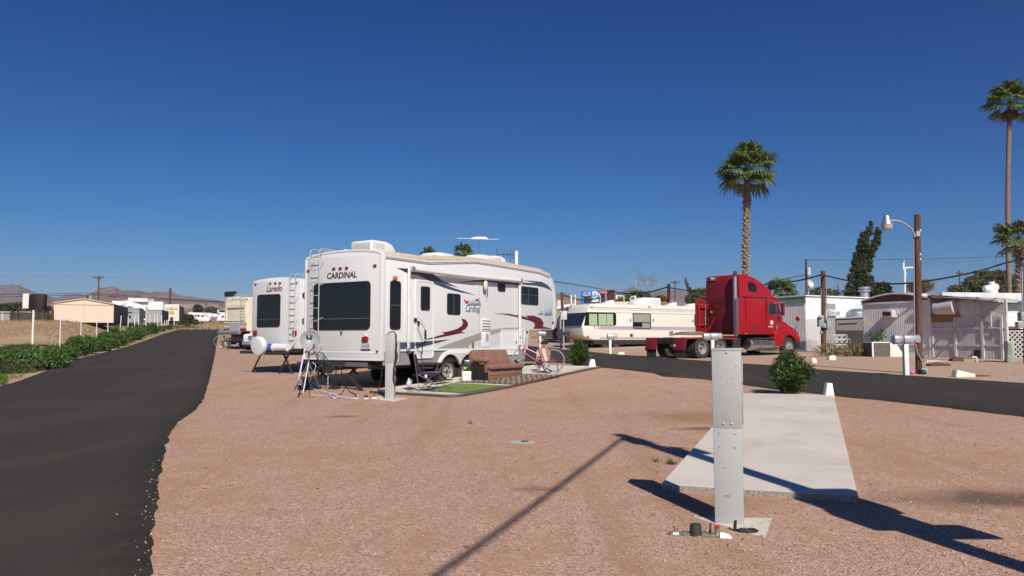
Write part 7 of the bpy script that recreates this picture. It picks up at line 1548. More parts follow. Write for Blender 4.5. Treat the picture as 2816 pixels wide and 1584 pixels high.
cable('thin dark wire slanting down from the trailer nose', [('F', 200, 155, 40), ('F', 500, 200, 52), ('F', 800, 252, 66), ('F', 937, 282, 72)], .025)
cable('thin wires over the truck roof to the transformer pole', [('K', 640, 1385, 70), ('K', 800, 1350, 76), ('I', 0, 545, 80), ('I', 200, 505, 85)], .04)
cable('thin wire crossing behind the lamp pole', [('I', 200, 400, 85), ('I', 600, 400, 95), ('I', 1100, 392, 100), ('I', 1749, 372, 110)], .022)
cable('thin high wire across the sky above the left hills', [('A', -80, 72, 140), ('A', 500, 68, 140), ('A', 986, 78, 140), ('A', 1600, 104, 140), ('A', 2300, 126, 140), ('A', 3200, 140, 140)], .012)
cable('pale wire sagging in front of the left hills', [('A', -80, 255, 150), ('A', 450, 248, 150), ('A', 850, 240, 150), ('A', 1300, 268, 150), ('A', 1900, 310, 150), ('A', 2400, 330, 150)], .05)
cable('dark wire in front of the left hills', [('A', -80, 278, 150), ('A', 250, 272, 150), ('A', 850, 260, 150), ('A', 1400, 288, 150), ('A', 2300, 335, 150)], .05)
def smalllamp(label, k, pts, Y, r=.05, head=None):
    P_ = [atY(k, x, y, Y) for x, y in pts]; base = xg(P_[0].x, Y); t = thing('street_lamp', label, 'street lamp', base, 0, 'small street lamps behind the cream trailer'); b = MB(); b.loft([Vector((0, 0, 0))] + [p - base for p in P_], r, 8); b.build('lamp_pole', M['trim_white'], t)
    h = P_[-1] - base; MB().lathe(h - Vector((0, 0, .25)), [(0, .3), (.1, .28), (.22, .05), (.2, -.15), (0, -.18)], 12).build('lamp_head', M['galv'], t)
smalllamp('small white street lamp curving over the billboards', 'F', [(773, 415), (773, 350), (760, 310), (730, 288), (682, 284)], 68); smalllamp('small white street lamp curving to the right behind the cream trailer', 'F', [(1145, 410), (1146, 370), (1165, 345), (1205, 335)], 74); smalllamp('white bracket lamp behind the cream trailer with a flat arm', 'F', [(1068, 410), (1068, 350), (1055, 335), (970, 333)], 78)
b = MB(); P_ = lambda x, y: atY('I', x, y, 58); b.loft([P_(903, 660), P_(900, 560), P_(905, 500), P_(900, 460), P_(930, 455), P_(968, 456)], .07, 8); b.loft([P_(889, 420), P_(890, 470)], .06, 8); b.loft([P_(896, 400), P_(897, 640)], .03, 6); tag(b.build('pipe_mast', M['trim_white']), 'white bent pipe mast with a side arm behind the curved roof', 'mast')
tds = thing('satellite_dish', 'pale round satellite dish on a roof mast beside the transformer pole', 'satellite dish', atY('I', 212, 655, 47)); c = atY('I', 218, 576, 47) - tds.location
MB().lathe(c, [(0, 0)] + [(.30 * i / 6, .14 * (i / 6) ** 2) for i in range(1, 7)] + [(.29, .12)] + [(.30 * i / 6, .14 * (i / 6) ** 2 - .03) for i in range(5, -1, -1)], 28, Vector((.55, -.75, .35)).normalized().to_track_quat('Z', 'Y').to_matrix()).build('dish_bowl', M['plate'], tds)
b = MB(); b.loft([c, (0.05, 0, .5), (0, 0, -.1)], .04, 6); b.loft([c + Vector((0, -.1, -.25)), c + Vector((.3, -.3, 0))], .02, 6); b.ball(c + Vector((.3, -.3, 0)), .05, 8, 6); b.build('mount', M['galv'], tds)
# the pole out of frame at the right whose shadow crosses the slab
op = thing('utility_pole', 'brown wooden pole standing just outside the right of the picture casting the long shadow', 'pole', xg(3.80, 3.35)); Hh = 6.85
MB().loft([(0, 0, -.3), (0, 0, Hh)], [.115, .10], 16).build('shaft', M['brown_pole'], op)
b = MB(); b.box(-.24, -.10, 2.35, .30, .12, 2.8); b.box(-.16, -.10, 2.8, .42, .12, 3.35); b.box(-.08, -.06, 2.1, .52, .06, 2.4); b.build('meter_box', M['bluegrey'], op, bevel=.03)
b = MB(); b.box(-.16, -.08, Hh - .75, .12, .08, Hh - .35); b.box(.05, -.06, Hh - 1.7, .24, .06, Hh - 1.1); b.loft([(0, 0, Hh - .9), (.34, -.1, Hh - 1.0)], .03, 6); b.build('bracket', M['galv'], op)
o2 = thing('utility_pole', 'second brown wooden pole behind the viewer holding the cable', 'pole', xg(-3.0, -14.0)); MB().loft([(0, 0, -.3), (0, 0, 6.3)], [.12, .10], 14).build('shaft', M['brown_pole'], o2)
a = op.location + Vector((0, 0, Hh - .15)); c = o2.location + Vector((0, 0, 6.15)); b = MB(); b.loft([a.lerp(c, i / 20) - Vector((0, 0, .35 * math.sin(PI * i / 20))) for i in range(21)], .030, 8); tag(b.build('overhead_cable', M['cable_black']), 'cable overhead behind the viewer casting the thin slanting shadow', 'cable')

# ================================================================ homes at the right
def corr(mb, F_, x0, x1, y, z0, z1, n, axis='end', l=0., d=.03):
    for i in range(n):
        c = x0 + (x1 - x0) * (i + .5) / n; w = abs(x1 - x0) / n * .22
        if axis == 'end': mb.box(l - d, c - w, z0, l + .002, c + w, z1)
        else: mb.box(c - w, l - d, z0, c + w, l + .002, z1)
H1 = Fr(xg(17.8, 46), math.atan2(.455, .89)); t = thing('mobile_home', 'flat roofed white mobile home with pale green trim behind the truck', 'mobile home', H1.o, H1.a)
zt = H1.side('I', 300, 662)[1]; W1 = 4.0; L1 = 12
MB().box(0, 0, .3, L1, W1, zt).build('walls', M['white_wall'], t, bevel=.01)
b = MB(); corr(b, H1, .02, W1 - .02, 0, .6, zt - .38, 34, 'end', 0, .018); b.build('corrugated_end', M['warm_wall'], t)
MB().box(-.06, -.02, zt - .40, .0, W1 + .02, zt).build('green_fascia', M['green_trim'], t); MB().box(-.1, -.1, zt, L1 + .1, W1 + .1, zt + .07).build('roof', M['white_wall'], t); MB().box(0, -.06, zt - .03, L1, 0, zt + .0).build('gutter', mat('pale_green_gutter', (.55, .68, .55), .6), t)
MB().box(-.03, -.03, .0, .3, W1, .55).build('skirting', M['grey_metal'], t); MB().box(.3, -.02, .0, L1, .02, .3).build('skirting', M['grey_metal'], t)
q = rq(H1.sides('T', [(634, 357), (758, 357), (757, 450), (634, 450)])); w_ = MB().ring(rr(*q, .01), rr(q[0] + .05, q[1] + .05, q[2] - .05, q[3] - .05, .01), 'y', -.04, .001).build('window', M['plate'], t); MB().box(q[0] + .04, -.02, q[1] + .04, q[2] - .04, 0, q[3] - .04).build('lace_curtain', M['curtain_grey'], w_)
q = rq(H1.sides('T', [(640, 455), (760, 455), (758, 525), (640, 525)])); w_ = MB().box(q[0], -.35, q[1], q[2], 0, q[3]).build('window_air_conditioner', M['plate'], t, bevel=.02)
for a_, c_ in ((.04, .42), (.52, .96)): MB().box(q[0] + (q[2] - q[0]) * a_, -.36, q[1] + .08, q[0] + (q[2] - q[0]) * c_, -.34, q[3] - .08).build('grille', M['dark_slot'], w_)
q = rq(H1.sides('T', [(1080, 360), (1140, 360), (1140, 520), (1080, 520)])); MB().box(q[0], -.03, q[1], q[2] + .6, 0, q[3]).build('mint_door', M['mint'], t); q = rq(H1.sides('T', [(1012, 352), (1072, 352), (1068, 440), (1016, 440)])); MB().box(q[0], -.012, q[1], q[2], 0, q[3]).build('mint_patch', M['mint'], t)
x_, z_ = H1.side('T', 1148, 250, 2.); b = MB(); b.loft([(x_, 2, zt), (x_, 2, zt + .55)], .28, 14); b.loft([(x_, 2, zt + .62), (x_, 2, zt + .72)], .40, 14); b.loft([(x_, 2, zt + .80), (x_, 2, zt + .92)], .38, 14); b.loft([(x_, 2, zt + .5), (x_, 2, zt + .9)], .2, 10); b.build('roof_vent', M['galv'], t)
x_, _ = H1.side('T', 1050, 265, 2.); MB().box(x_ - .9, 1.6, zt + .07, x_ + .9, 2.4, zt + .2).build('roof_hatch', M['white_wall'], t)
def lattice(label, F_, x0, z0, x1, z1, pitch, w=.035, mt='whitepost', broken=False, frame=True):
    t = thing('lattice_fence', label, 'lattice fence', F_.o, F_.a); H = z1 - z0; rr_ = random.Random(4)
    for sg, yy in ((1, 0), (-1, .015)):
        b = MB(); c = x0 - H
        while c < x1 + H:
            # line from (c, z0) going up with slope sg, clipped in x
            pts = []
            xa, za, xb, zb = (c, z0, c + H, z1) if sg > 0 else (c, z1, c + H, z0)
            if xb > x0 and xa < x1:
                if xa < x0: za += (x0 - xa) * sg; xa = x0
                if xb > x1: zb -= (xb - x1) * sg; xb = x1
                if xb - xa > .03 and not (broken and rr_.random() < .03): b.bar((xa, yy, za), (xb, yy, zb), .012, w, up=(0, 1, 0)) if False else b.bar((xa, yy, za), (xb, yy, zb), .012, w)
            c += pitch
        b.build('strips', M[mt], t)
    b = MB()
    if frame:
        for za, zb in ((z0, z0 + .05), (z1 - .05, z1)): b.box(x0, -.03, za, x1, -.006, zb)
        b.build('rails', M[mt], t)
    return t
gl = gp('T', 380, 1000); FZ = Fr(xg(17.6, 44.6), math.atan2(.2, .98)); a = FZ.side('T', 360, 570); c = FZ.side('T', 768, 1000)
lattice('weathered white diagonal lattice beside the meter pole', FZ, a[0], .05, c[0], a[1], .17, .042, 'lattice', broken=True, frame=False)
# dark shed
FS_ = Fr(xg(21.9, 45.6), math.atan2(.1, .99)); q = bb(FS_.sides('T', [(770, 560), (1160, 905)])); t = thing('shed', 'low dark brown shed between the two white homes', 'shed', FS_.o, FS_.a)
zs1 = FS_.side('T', 770, 565)[1]; zs2 = FS_.side('T', 1130, 545)[1]; MB().prism([(q[0], 0), (q[2], 0), (q[2], zs2), (q[0], zs1)], 'y', 0, 3).build('walls', M['brown_and_shaded_wall'], t, bevel=.01); zm = FS_.side('T', 900, 718)[1]
MB().box(q[0] - .05, -.05, 0, q[2], .0, zm).build('lower_panel', M['blacksteel'], t); MB().prism([(q[0] - .1, zs1 - .01), (q[2] + .1, zs2 - .01), (q[2] + .1, zs2 + .08), (q[0] - .1, zs1 + .08)], 'y', -.1, 3.1).build('roof', M['galv'], t); z_ = FS_.side('T', 950, 630)[1]; MB().bar((q[0] + .1, -.01, z_ - .03), (q[2] - .5, -.01, z_ + .03), .02, .09).build('trim_strip', M['black'], t)
x_, z_ = FS_.side('T', 1048, 540, 1.); MB().lathe((x_, 1, zs2), [(.62, 0), (.66, .1), (.62, .35), (.45, .5), (.2, .56), (0, .57)], 20).build('roof_cooler', M['galv'], t)
# metal gate
FG_ = Fr(gp('T', 820, 1012), math.atan2(.05, .99)); t = thing('metal_gate', 'ornate grey metal gate in front of the dark shed', 'gate', FG_.o, FG_.a); a = FG_.side('T', 668, 822); c = FG_.side('T', 962, 1010); b = MB(); b.bar((a[0], 0, a[1]), (c[0], 0, a[1] - .05), .05, .05)
for x in np.linspace(a[0], c[0], 9): b.loft([(x, 0, 0), (x, 0, a[1])], .018, 6)
b.bar((a[0], 0, .12), (c[0], 0, .12), .03, .03); b.build('gate_frame', M['galv'], t); b = MB()
for i, x in enumerate(np.linspace(a[0] + .4, c[0] - .3, 5)):
    for z in (.35, .65, .9): b.loft([(x + .12 * math.cos(u) * (1 if i % 2 else -1), -.02, z + .1 * math.sin(u)) for u in np.linspace(0, 4.7, 10)], .025, 5)
b.build('scroll_work', M['plate'], t)
p = gp('T', 1050, 1068); V, F_ = leafcloud([((x, y, .28), (.5, .4, .34), 170) for x, y in [(i * .42 - 1.55, .25 * math.sin(i * 1.7)) for i in range(9)]], .26, aspect=.16, up=1.4, seed=40); t = thing('flower_bed', 'row of yellowing spiky plants in front of the corrugated home', 'plants', p); rawmesh('foliage', V, F_, M['flowerbed'], t)
# planter
FN = Fr(gp('T', 1260, 1078), 0.05); t = thing('planter', 'raised planter with a dark brick front and a slanted white end slab', 'planter', FN.o, FN.a); a = FN.side('T', 1257, 885); c = FN.side('T', 1480, 1078); MB().box(0, 0, -.1, c[0], .9, a[1]).build('planter_wall', mat('dark_block', (.10, .085, .075), .9, dirt=.7, dscale=9, dcol=(.18, .15, .13)), t); b = MB().box(-.04, -.03, a[1], c[0], .95, a[1] + .05).box(-.05, -.04, -.1, .02, .0, a[1] + .02); b.build('capping', M['white_wall'], t)
MB().prism([FN.side('T', *q) for q in ((1480, 1088), (1640, 1085), (1645, 1020), (1560, 890), (1480, 885))], 'y', -.05, .25).build('end_slab', M['whitestone'], t, bevel=.01)
V, F_ = leafcloud([((c[0] * .5, .45, a[1] + .25), (c[0] * .45, .35, .28), 260), ((c[0] * .8, .45, a[1] + .4), (.25, .25, .3), 120)], .14, aspect=.35, up=.8, seed=41, shell=.2); rawmesh('foliage', V, F_, M['leaf_weed'], tag(thing('planter_plants', 'green plant growing in the dark brick planter', 'plant', FN.o, FN.a)))
# corrugated home with the curved roof
H2 = Fr(xg(19.25, 35), math.atan2(.436, .9)); t = thing('mobile_home', 'corrugated white mobile home with a curved brown roof edge and a plank lean-to', 'mobile home', H2.o, H2.a)
zc = H2.end('I', 1075, 660)[1]; W2 = 3.65; pkz = H2.end('I', 860, 632)[1]; L2 = 11
MB().box(0, 0, -.1, L2, W2, zc - .10).build('walls', M['warm_wall'], t, bevel=.01)
b = MB(); corr(b, H2, .03, W2 - .03, 0, .45, zc - .22, 36, 'end', 0, .013); b.build('corrugated_end', M['warm_wall'], t)
arc = [(W2 * i / 14, zc - .10 + .30 * math.sin(PI * i / 14)) for i in range(15)]
MB().prism([(y, z) for y, z in arc] + [(W2, zc - .16), (0, zc - .16)], 'x', -.05, .05).build('gable_board', mat('brown_eave_board', (.12, .07, .055), .8, dirt=.5), t)
MB().prism([(y, z + .07) for y, z in arc] + [(y, z) for y, z in arc[::-1]], 'x', -.12, L2).build('curved_roof', M['white_wall'], t)
MB().box(-.06, 0, zc - .24, -.02, W2, zc - .16).build('eave_trim', M['trim_white'], t); MB().box(-.05, -.06, -.1, .06, .06, zc - .1).build('corner_post', M['whitepost'], t); MB().box(-.03, 0, -.1, .0, W2, .38).build('skirting', M['white_wall'], t); MB().box(-.06, 0, .38, 0, W2, .45).build('skirting_trim', M['galv'], t)
q = bb(H2.ends('T', [(1462, 452), (1600, 545)])); w_ = MB().box(-.45, q[0], q[1], 0, q[2], q[3]).build('window_air_conditioner', M['plate'], t, bevel=.02); MB().box(-.46, q[0] + .08, q[1] + .08, -.44, q[2] - .05, q[3] - .08).build('grille', M['black'], w_)
# lean-to wall of planks
pr_ = Vector((20.75, 31.9)); d_ = pr_ - Vector((19.25, 35)); F5 = Fr(xg(19.25, 35, -.05), math.atan2(d_.y, d_.x)); PL = d_.length
par = bpy.data.objects.new('plank_lean_to', None); COL.objects.link(par); par.parent = None
t5 = thing('plank_shed', 'white painted plank lean-to with a brown board patch and a rolled cover', 'shed', F5.o, F5.a); bpy.data.objects.remove(par)
S5 = lambda x, y, t=0.: F5.side('S', x, y, t)
zt5 = S5(500, 420)[1]; mp = mat('chalky_white_planks', (.63, .59, .575), .85, dirt=.55, dscale=2.2, dcol=(.34, .29, .27), streak=.6)
MB().box(0, .03, -.4, PL, .12, zt5 - .02).build('walls', mp, t5)
b = MB(); n = 26
for i in range(n):
    x = PL * i / n; h = S5(20 + 920 * i / n, 630)[1] + .02 * math.sin(i * 2.3); 
    if i < 8: h = S5(20, 700)[1]
    b.box(x + .006, 0, -.4, x + PL / n - .006, .028, h)
b.build('planks', mp, t5)
b = MB()
for x in (20, 325, 690, 945): q = S5(x, 900); b.box(q[0] - .05, -.05, -.4, q[0] + .05, 0, S5(x, 640)[1])
for y in (785, 1012): q = S5(480, y); b.box(0, -.04, q[1] - .04, PL, 0, q[1] + .04)
for x in (652, 812, 575): q = S5(x, 500); b.box(q[0] - .02, .0, S5(x, 630)[1], q[0] + .02, .05, zt5)
b.build('battens', mp, t5)
q = S5(18, 590); q2 = S5(385, 640); q3 = S5(290, 703); MB().prism([q, (q2[0], q[1]), q2, (q3[0], q2[1]), q3, (q[0], q3[1])], 'y', -.07, -.02).build('board_patch', M['osb'], t5)
b = MB(); a = S5(45, 500, -.2); c = S5(300, 500, -.2); b.loft([(a[0], -.12, S5(0, 530)[1]), (c[0], -.05, S5(0, 510)[1])], [.26, .36], 16); b.build('rolled_cover', mat('pale_rolled_tarp', (.6, .56, .56), .8, dirt=.4, dscale=4), t5)
q = bb([S5(582, 1078), S5(660, 1178)]); MB().box(q[0], -.06, q[1], q[2], .001, q[3]).build('pet_door', M['black'], t5); b = MB(); qs = [S5(*z) for z in ((815, 560), (960, 625), (960, 790), (820, 770))]
for i in range(4): b.bar((qs[i][0], -.09, qs[i][1]), (qs[(i + 1) % 4][0], -.09, qs[(i + 1) % 4][1]), .03, .04)
b.build('loose_frame', M['whitepost'], t5)
MB().prism([S5(0, 345), S5(90, 385), S5(560, 395), S5(940, 430), S5(945, 445), S5(500, 415), S5(0, 380)][::-1], 'y', -.25, 2.3).build('patio_roof', M['rust'], t5); MB().prism([S5(190, 372), S5(560, 368), S5(960, 420), S5(960, 440), S5(540, 400)], 'y', -.35, 2.2).build('roof_sheet', mat('pale_green_sheet', (.50, .58, .55), .6, dirt=.4), t5)
# right hand addition: white roof, mint panel, lattice, cooler
F6 = Fr(xg(pr_.x, pr_.y + .6), 0.0); t6 = thing('mobile_home', 'long low home with a patched white roof and a mint panel at the right edge', 'mobile home', F6.o, 0); S6 = lambda x, y, t=0.: F6.side('S', x, y, t)
MB().prism([S6(150, 306, 2.6), S6(1420, 322, 2.6), S6(1420, 440, 2.6), S6(600, 380, 2.6), S6(150, 350, 2.6)], 'y', 2.6, 6).build('roof', mat('patched_white_roof', (.72, .70, .70), .8, dirt=.6, dscale=1.5, dcol=(.35, .34, .36), bump=.5, bscale=6), t6)
MB().box(S6(960, 0)[0], .4, S6(0, 760)[1] - .1, S6(1420, 0)[0], 3, S6(0, 430)[1]).build('walls', M['white_wall'], t6); MB().box(S6(932, 0)[0], -.02, S6(0, 615)[1], S6(970, 0)[0], .2, S6(0, 425)[1]).build('white_post', M['whitepost'], t6)
q = rq([S6(972, 455), S6(1225, 450), S6(1225, 600), S6(972, 600)]); MB().box(q[0], .32, q[1], q[2], .4, q[3]).build('mint_panel', mat('stained_mint_panel', (.50, .62, .60), .6, dirt=.5, dscale=2, dcol=(.68, .72, .7)), t6); q = rq([S6(970, 600), S6(1175, 600), S6(1175, 760), S6(970, 760)]); MB().box(q[0], .25, q[1], q[2] + .3, .32, q[3]).build('white_panel', M['white_wall'], t6)
MB().prism([S6(930, 420), S6(1420, 432), S6(1420, 446), S6(930, 436)], 'y', -.1, 1).build('eave_strip', M['green_trim'], t6); MB().box(S6(950, 0)[0], .5, -.1, S6(1420, 0)[0], 2.8, S6(0, 760)[1]).build('dark_skirting', M['black'], t6)
x_, z_ = S6(845, 290, 3.); b = MB(); b.loft([(x_, 3.2, z_ - .4), (x_, 3.2, z_ + .05)], .25, 12); b.loft([(x_ - .35, 3.2, z_ + .1), (x_ + .25, 3.2, z_ + .2)], .16, 10); b.loft([(x_, 3.2, z_ + .2), (x_, 3.2, z_ + .45)], .13, 10); b.build('roof_vent', M['trim_white'], t6)
F7 = Fr(xg(pr_.x, pr_.y + .5), 0); a = F7.side('S', 945, 815); c = F7.side('S', 1300, 1240); lattice('white lattice skirt behind the pale green cooler unit', F7, a[0], -.15, c[0], a[1], .205, .045, 'lattice')
pg = gp('S', 1060, 1248); F8 = Fr(pg, math.radians(-28)); t = thing('air_conditioner_unit', 'pale sage green outdoor cooling unit standing in front of the lattice', 'air conditioner', pg, F8.a); a = F8.side('S', 985, 960); c = F8.side('S', 1108, 960); zt = c[1]
MB().box(a[0], 0, 0, c[0], .65, zt).build('cabinet', M['acgreen'], t, bevel=.02); b = MB()
for i in range(12): z = zt * (.40 + .045 * i); b.box(a[0] + .08, -.012, z, c[0] - .08, .005, z + .018)
b.build('louvre', M['acgreen'], t)
pg = gp('S', 520, 1245); t = thing('garden_tap', 'bent white pipe and rusty taps in front of the plank wall', 'garden tap', pg); s_ = .20712 * pg.y / 2089; b = MB(); b.loft([(s_ * 30, 0, s_ * 75), (s_ * 85, 0, s_ * 75), (s_ * 92, 0, s_ * 65), (s_ * 92, 0, 0)], .03, 8); b.build('white_pipe', M['pvc'], t); b = MB()
for i in range(6): b.loft([(s_ * (-70 + 22 * i), 0, 0), (s_ * (-70 + 22 * i), .05, s_ * (60 + 10 * (i % 2)))], .035, 6); b.bar((s_ * (-85 + 22 * i), 0, s_ * 60), (s_ * (-60 + 22 * i), 0, s_ * 70), .03, .03)
b.build('rusty_taps', M['brass'], t)
p = gp('I', 940, 1222); tag(MB().ball(p + Vector((.12, .1, .08)), (.09, .07, .06), 10, 7).build('pink_ball', mat('pink_plastic', (.7, .1, .5), .4)), 'small pink ball at the foot of the double mailbox post', 'ball')

# ================================================================ behind the cream trailer
def boxthing(name, label, cat, k, Y, px, L, mt, h0=None, par=None, ang=PI / 2, part='walls', bevel=.0, kind=None):
    """solid whose camera side is traced at depth Y and which runs L metres back"""
    pts = [atY(k, x, y, Y) for x, y in px]; o = xg(pts[0].x, Y); t = par or thing(name, label, cat, o); d = Vector((math.cos(ang), math.sin(ang), 0)) * L; o = t.location; n = len(pts)
    vs = [p - o for p in pts] + [p - o + d for p in pts]; b = MB(); b.add(vs, [tuple(range(n)), tuple(range(2 * n - 1, n - 1, -1))] + [(i, i + n, (i + 1) % n + n, (i + 1) % n) for i in range(n)]); b.build(part, M[mt], t, bevel=bevel); return t
tb = boxthing('billboard', 'blue and red printed billboard panels rising behind the cream trailer', 'billboard', 'F', 80, [(540, 280), (756, 266), (756, 470), (540, 470)], .6, 'blue_sign', part='blue_panel')
boxthing('', '', '', 'F', 80, [(758, 264), (862, 262), (862, 470), (758, 470)], .6, 'red_sign', par=tb, part='red_panel'); boxthing('', '', '', 'F', 80.3, [(864, 258), (935, 258), (935, 470), (864, 470)], .6, 'maroon', par=tb, part='dark_panel')
M['pale_blue'] = mat('pale_blue_print', (.12, .38, .72), .5, dirt=.8, dscale=3, dcol=(.45, .65, .85))
for mt, pts in (('pale_blue', [(548, 318), (575, 290), (640, 285), (664, 300), (655, 330), (560, 338)]), ('pale_blue', [(668, 290), (725, 284), (752, 300), (748, 345), (705, 368), (668, 362)]), ('cream', [(668, 372), (748, 372), (748, 408), (668, 408)]), ('black', [(575, 345), (655, 340), (655, 410), (575, 410)]), ('maroon', [(590, 335), (655, 332), (655, 372), (590, 375)])):
    boxthing('', '', '', 'F', 79.9 - (.05 if mt in ('maroon',) else 0), pts, .08, mt, par=tb, part='printed_patch')
for mt, pts in (('sunred', [(766, 300), (790, 272), (830, 270), (852, 290), (852, 308), (766, 310)]), ('black', [(785, 318), (835, 316), (835, 400), (785, 402)]), ('black', [(872, 270), (890, 270), (890, 400), (872, 400)])): boxthing('', '', '', 'F', 79.9, pts, .08, mt, par=tb, part='printed_patch')
def billtext(s_, x0, y0, x1, y1, mt):
    a = atY('F', x0, y1, 79.8) - tb.location; c = atY('F', x1, y0, 79.8) - tb.location; text('lettering', s_, (a.x, a.z, c.x, c.z), 'side', a.y, M[mt], tb, .1, .02, .02)
billtext('PEPSI', 585, 290, 632, 306, 'sunred'); billtext('PEPSI', 690, 300, 735, 325, 'trim_white'); billtext('TECATE', 772, 283, 845, 300, 'plate')
for px in (600, 720, 820, 900): boxthing('', '', '', 'F', 81, [(px - 5, 400), (px + 5, 400), (px + 5, 560), (px - 5, 560)], .2, 'rust', par=tb, part='post')
boxthing('home', 'low building with an orange tiled roof edge behind the cream trailer', 'building', 'F', 90, [(950, 440), (1600, 440), (1600, 405), (950, 405)], 6, 'tan_wall'); 
to = bpy.data.objects[-1]
boxthing('home', 'sliver of orange roof showing over the cream trailer', 'building', 'F', 88, [(1430, 450), (1610, 450), (1608, 402), (1435, 410)], 5, 'osb', part='roof')
tcp = boxthing('carport', 'white flat carport roof seen past the big trailer nose', 'carport', 'F', 66, [(236, 452), (460, 428), (470, 445), (236, 500)], 5, 'white_wall', part='roof')
for px in (300, 360, 420): boxthing('', '', '', 'F', 66.2, [(px, 445), (px + 6, 445), (px + 6, 760), (px, 760)], .15, 'rust', par=tcp, part='post')
boxthing('home', 'small beige building behind the pole at the trailer nose', 'building', 'F', 84, [(236, 445), (322, 445), (322, 388), (240, 386)], 5, 'tan_wall')
boxthing('shed', 'dark weathered plank shed behind the trailer nose', 'shed', 'F', 64, [(60, 862), (345, 868), (345, 640), (300, 560), (210, 700), (60, 745)], 3, 'wood_dark'); boxthing('home', 'dark brown home wall partly hidden by the cream trailer nose', 'building', 'F', 70, [(330, 800), (480, 800), (480, 470), (430, 445), (345, 500)], 5, 'brown_and_shaded_wall')
boxthing('fence', 'grey corrugated fence low behind the trailer nose', 'fence', 'F', 63, [(235, 745), (290, 745), (290, 610), (235, 625)], .2, 'grey_metal')
tgm = thing('meter_post', 'grey meter stand beside the cream trailer tow bar', 'meter stand', gp('F', 318, 1003)); MB().box(-.04, -.04, 0, .04, .04, 2.0).build('post', M['galv'], tgm); MB().box(-.22, -.12, 2.0, .22, .1, 2.6).build('meter_box', M['plate'], tgm, bevel=.02); MB().box(-.5, -.1, .95, .4, .1, 1.2).build('dark_fitting', M['black'], tgm)
# low kerb dark strip far side under the long cream trailer is its own shadow
# pylon
def pylon():
    Y = 900; base = xg(atY('F', 1350, 260, Y).x, Y); t = thing('lattice_pylon', 'pale lattice power pylon rising behind the cream trailer', 'pylon', base); b = MB(); q = lambda x, y: atY('F', x, y, Y) - base; r = .38
    for ln in ([(1247, 12), (1250, 225), (1262, 420)], [(1247, 12), (1300, 92)], [(1250, 60), (1300, 92), (1420, 98)], [(1420, 98), (1450, 30)], [(1415, 105), (1445, 60)], [(1245, 135), (1350, 142), (1480, 152)], [(1245, 128), (1480, 145)], [(1458, 90), (1495, 168)], [(1300, 92), (1250, 225)], [(1250, 60), (1300, 140), (1385, 280), (1440, 420)], [(1420, 98), (1395, 190), (1390, 280)], [(1420, 98), (1455, 160)], [(1420, 98), (1380, 140)], [(1300, 92), (1352, 142), (1418, 98)], [(1395, 190), (1440, 215), (1430, 160)], [(1262, 235), (1330, 175)], [(1448, 145), (1405, 225)], [(1250, 190), (1300, 140)], [(1255, 230), (1300, 195), (1262, 300)]): b.loft([q(*z) for z in ln], r, 4)
    b.build('lattice', M['pylon'], t); b = MB()
    for x, y0, y1 in ((1213, 130, 205), (1352, 145, 215), (1488, 165, 220)): b.loft([q(x, y0), q(x, y1)], 1.0, 6)
    b.build('insulator', M['bluegrey'], t); b = MB(); b.loft([q(1213, 130), q(1245, 128)], r, 4); b.build('outer_arm', M['pylon'], t)
pylon()
# ================================================================ left side buildings
SG = thing('sign', 'blank dark brown sign box on a white post beside the road', 'sign', xg(*(lambda p: (p.x, p.y))(gp('A', 322, 800)))); Yg = SG.location.y
q = lambda x, y, d=0: atY('A', x, y, Yg + d) - SG.location
b = MB(); b.loft([q(322, 800), q(335, 405)], .07, 8); b.build('post', M['trim_white'], SG)
F9 = Fr(SG.location, 0); a = F9.side('A', 300, 252); c = F9.side('A', 444, 405)
m, nt_, b_ = newmat('rust_streaked_sign'); co = coords(nt_); st = noisen(nt_, scalev(nt_, co, (3.2, 3, .15)), 1., 3, .5); nt_.links.new(ramp(nt_, st, [(.38, (.004, .003, .003)), (.52, (.014, .006, .005)), (.66, (.045, .024, .02))]), b_.inputs['Base Color']); b_.inputs['Roughness'].default_value = .7; M['sign_dark'] = m
MB().box(a[0], -.1, c[1], c[0], .25, a[1]).build('sign_box', m, SG, bevel=.01); MB().box(a[0] - .42, -.12, c[1] + .1, a[0] - .005, .2, a[1] + .05).build('sign_edge', M['cream'], SG); MB().box(a[0] + .8, 0, c[1] - 1.4, c[0] - .4, .1, c[1]).build('bracket', M['wood_dark'], SG) if False else None
posts = [((605, 450), (593, 880)), ((812, 450), (800, 850)), ((966, 450), (957, 790)), ((1072, 470), (1078, 765)), ((1208, 468), (1186, 735)), ((1279, 475), (1271, 705)), ((1345, 465), (1337, 692)), ((1375, 458), (1390, 660)), ((1456, 405), (1451, 660)), ((1493, 460), (1498, 632)), ((1543, 455), (1539, 632)), ((1569, 455), (1574, 622)), ((1612, 460), (1609, 614)), ((1640, 515), (1637, 602)), ((1662, 510), (1664, 598)), ((1675, 510), (1684, 596)), ((1737, 445), (1735, 590))]
ordn = ['nearest', 'second', 'third', 'fourth', 'fifth', 'sixth', 'seventh', 'eighth, leaning left,', 'ninth and tallest', 'tenth', 'eleventh', 'twelfth', 'thirteenth', 'fourteenth', 'fifteenth', 'sixteenth', 'last and farthest']
for (tpx, bpx), od in zip(posts, ordn):
    p = gp('A', *bpx); tp = atY('A', tpx[0], tpx[1], p.y); r = (9 if bpx[1] > 800 else 8 if bpx[1] > 640 else 7) * .27603 * p.y / 2089 / 2; b = MB(); b.loft([(0, 0, -.2), tuple(tp - p)], r, 8); b.lathe(tp - p, [(r * 1.15, -.02), (r * 1.15, .03), (0, .04)], 8); o = b.build('fence_post', M['whitepost']); o.location = p
    tag(o, 'slim white post in the weeds, %s counting from the road sign' % od, 'post', 'white fence posts along the road')
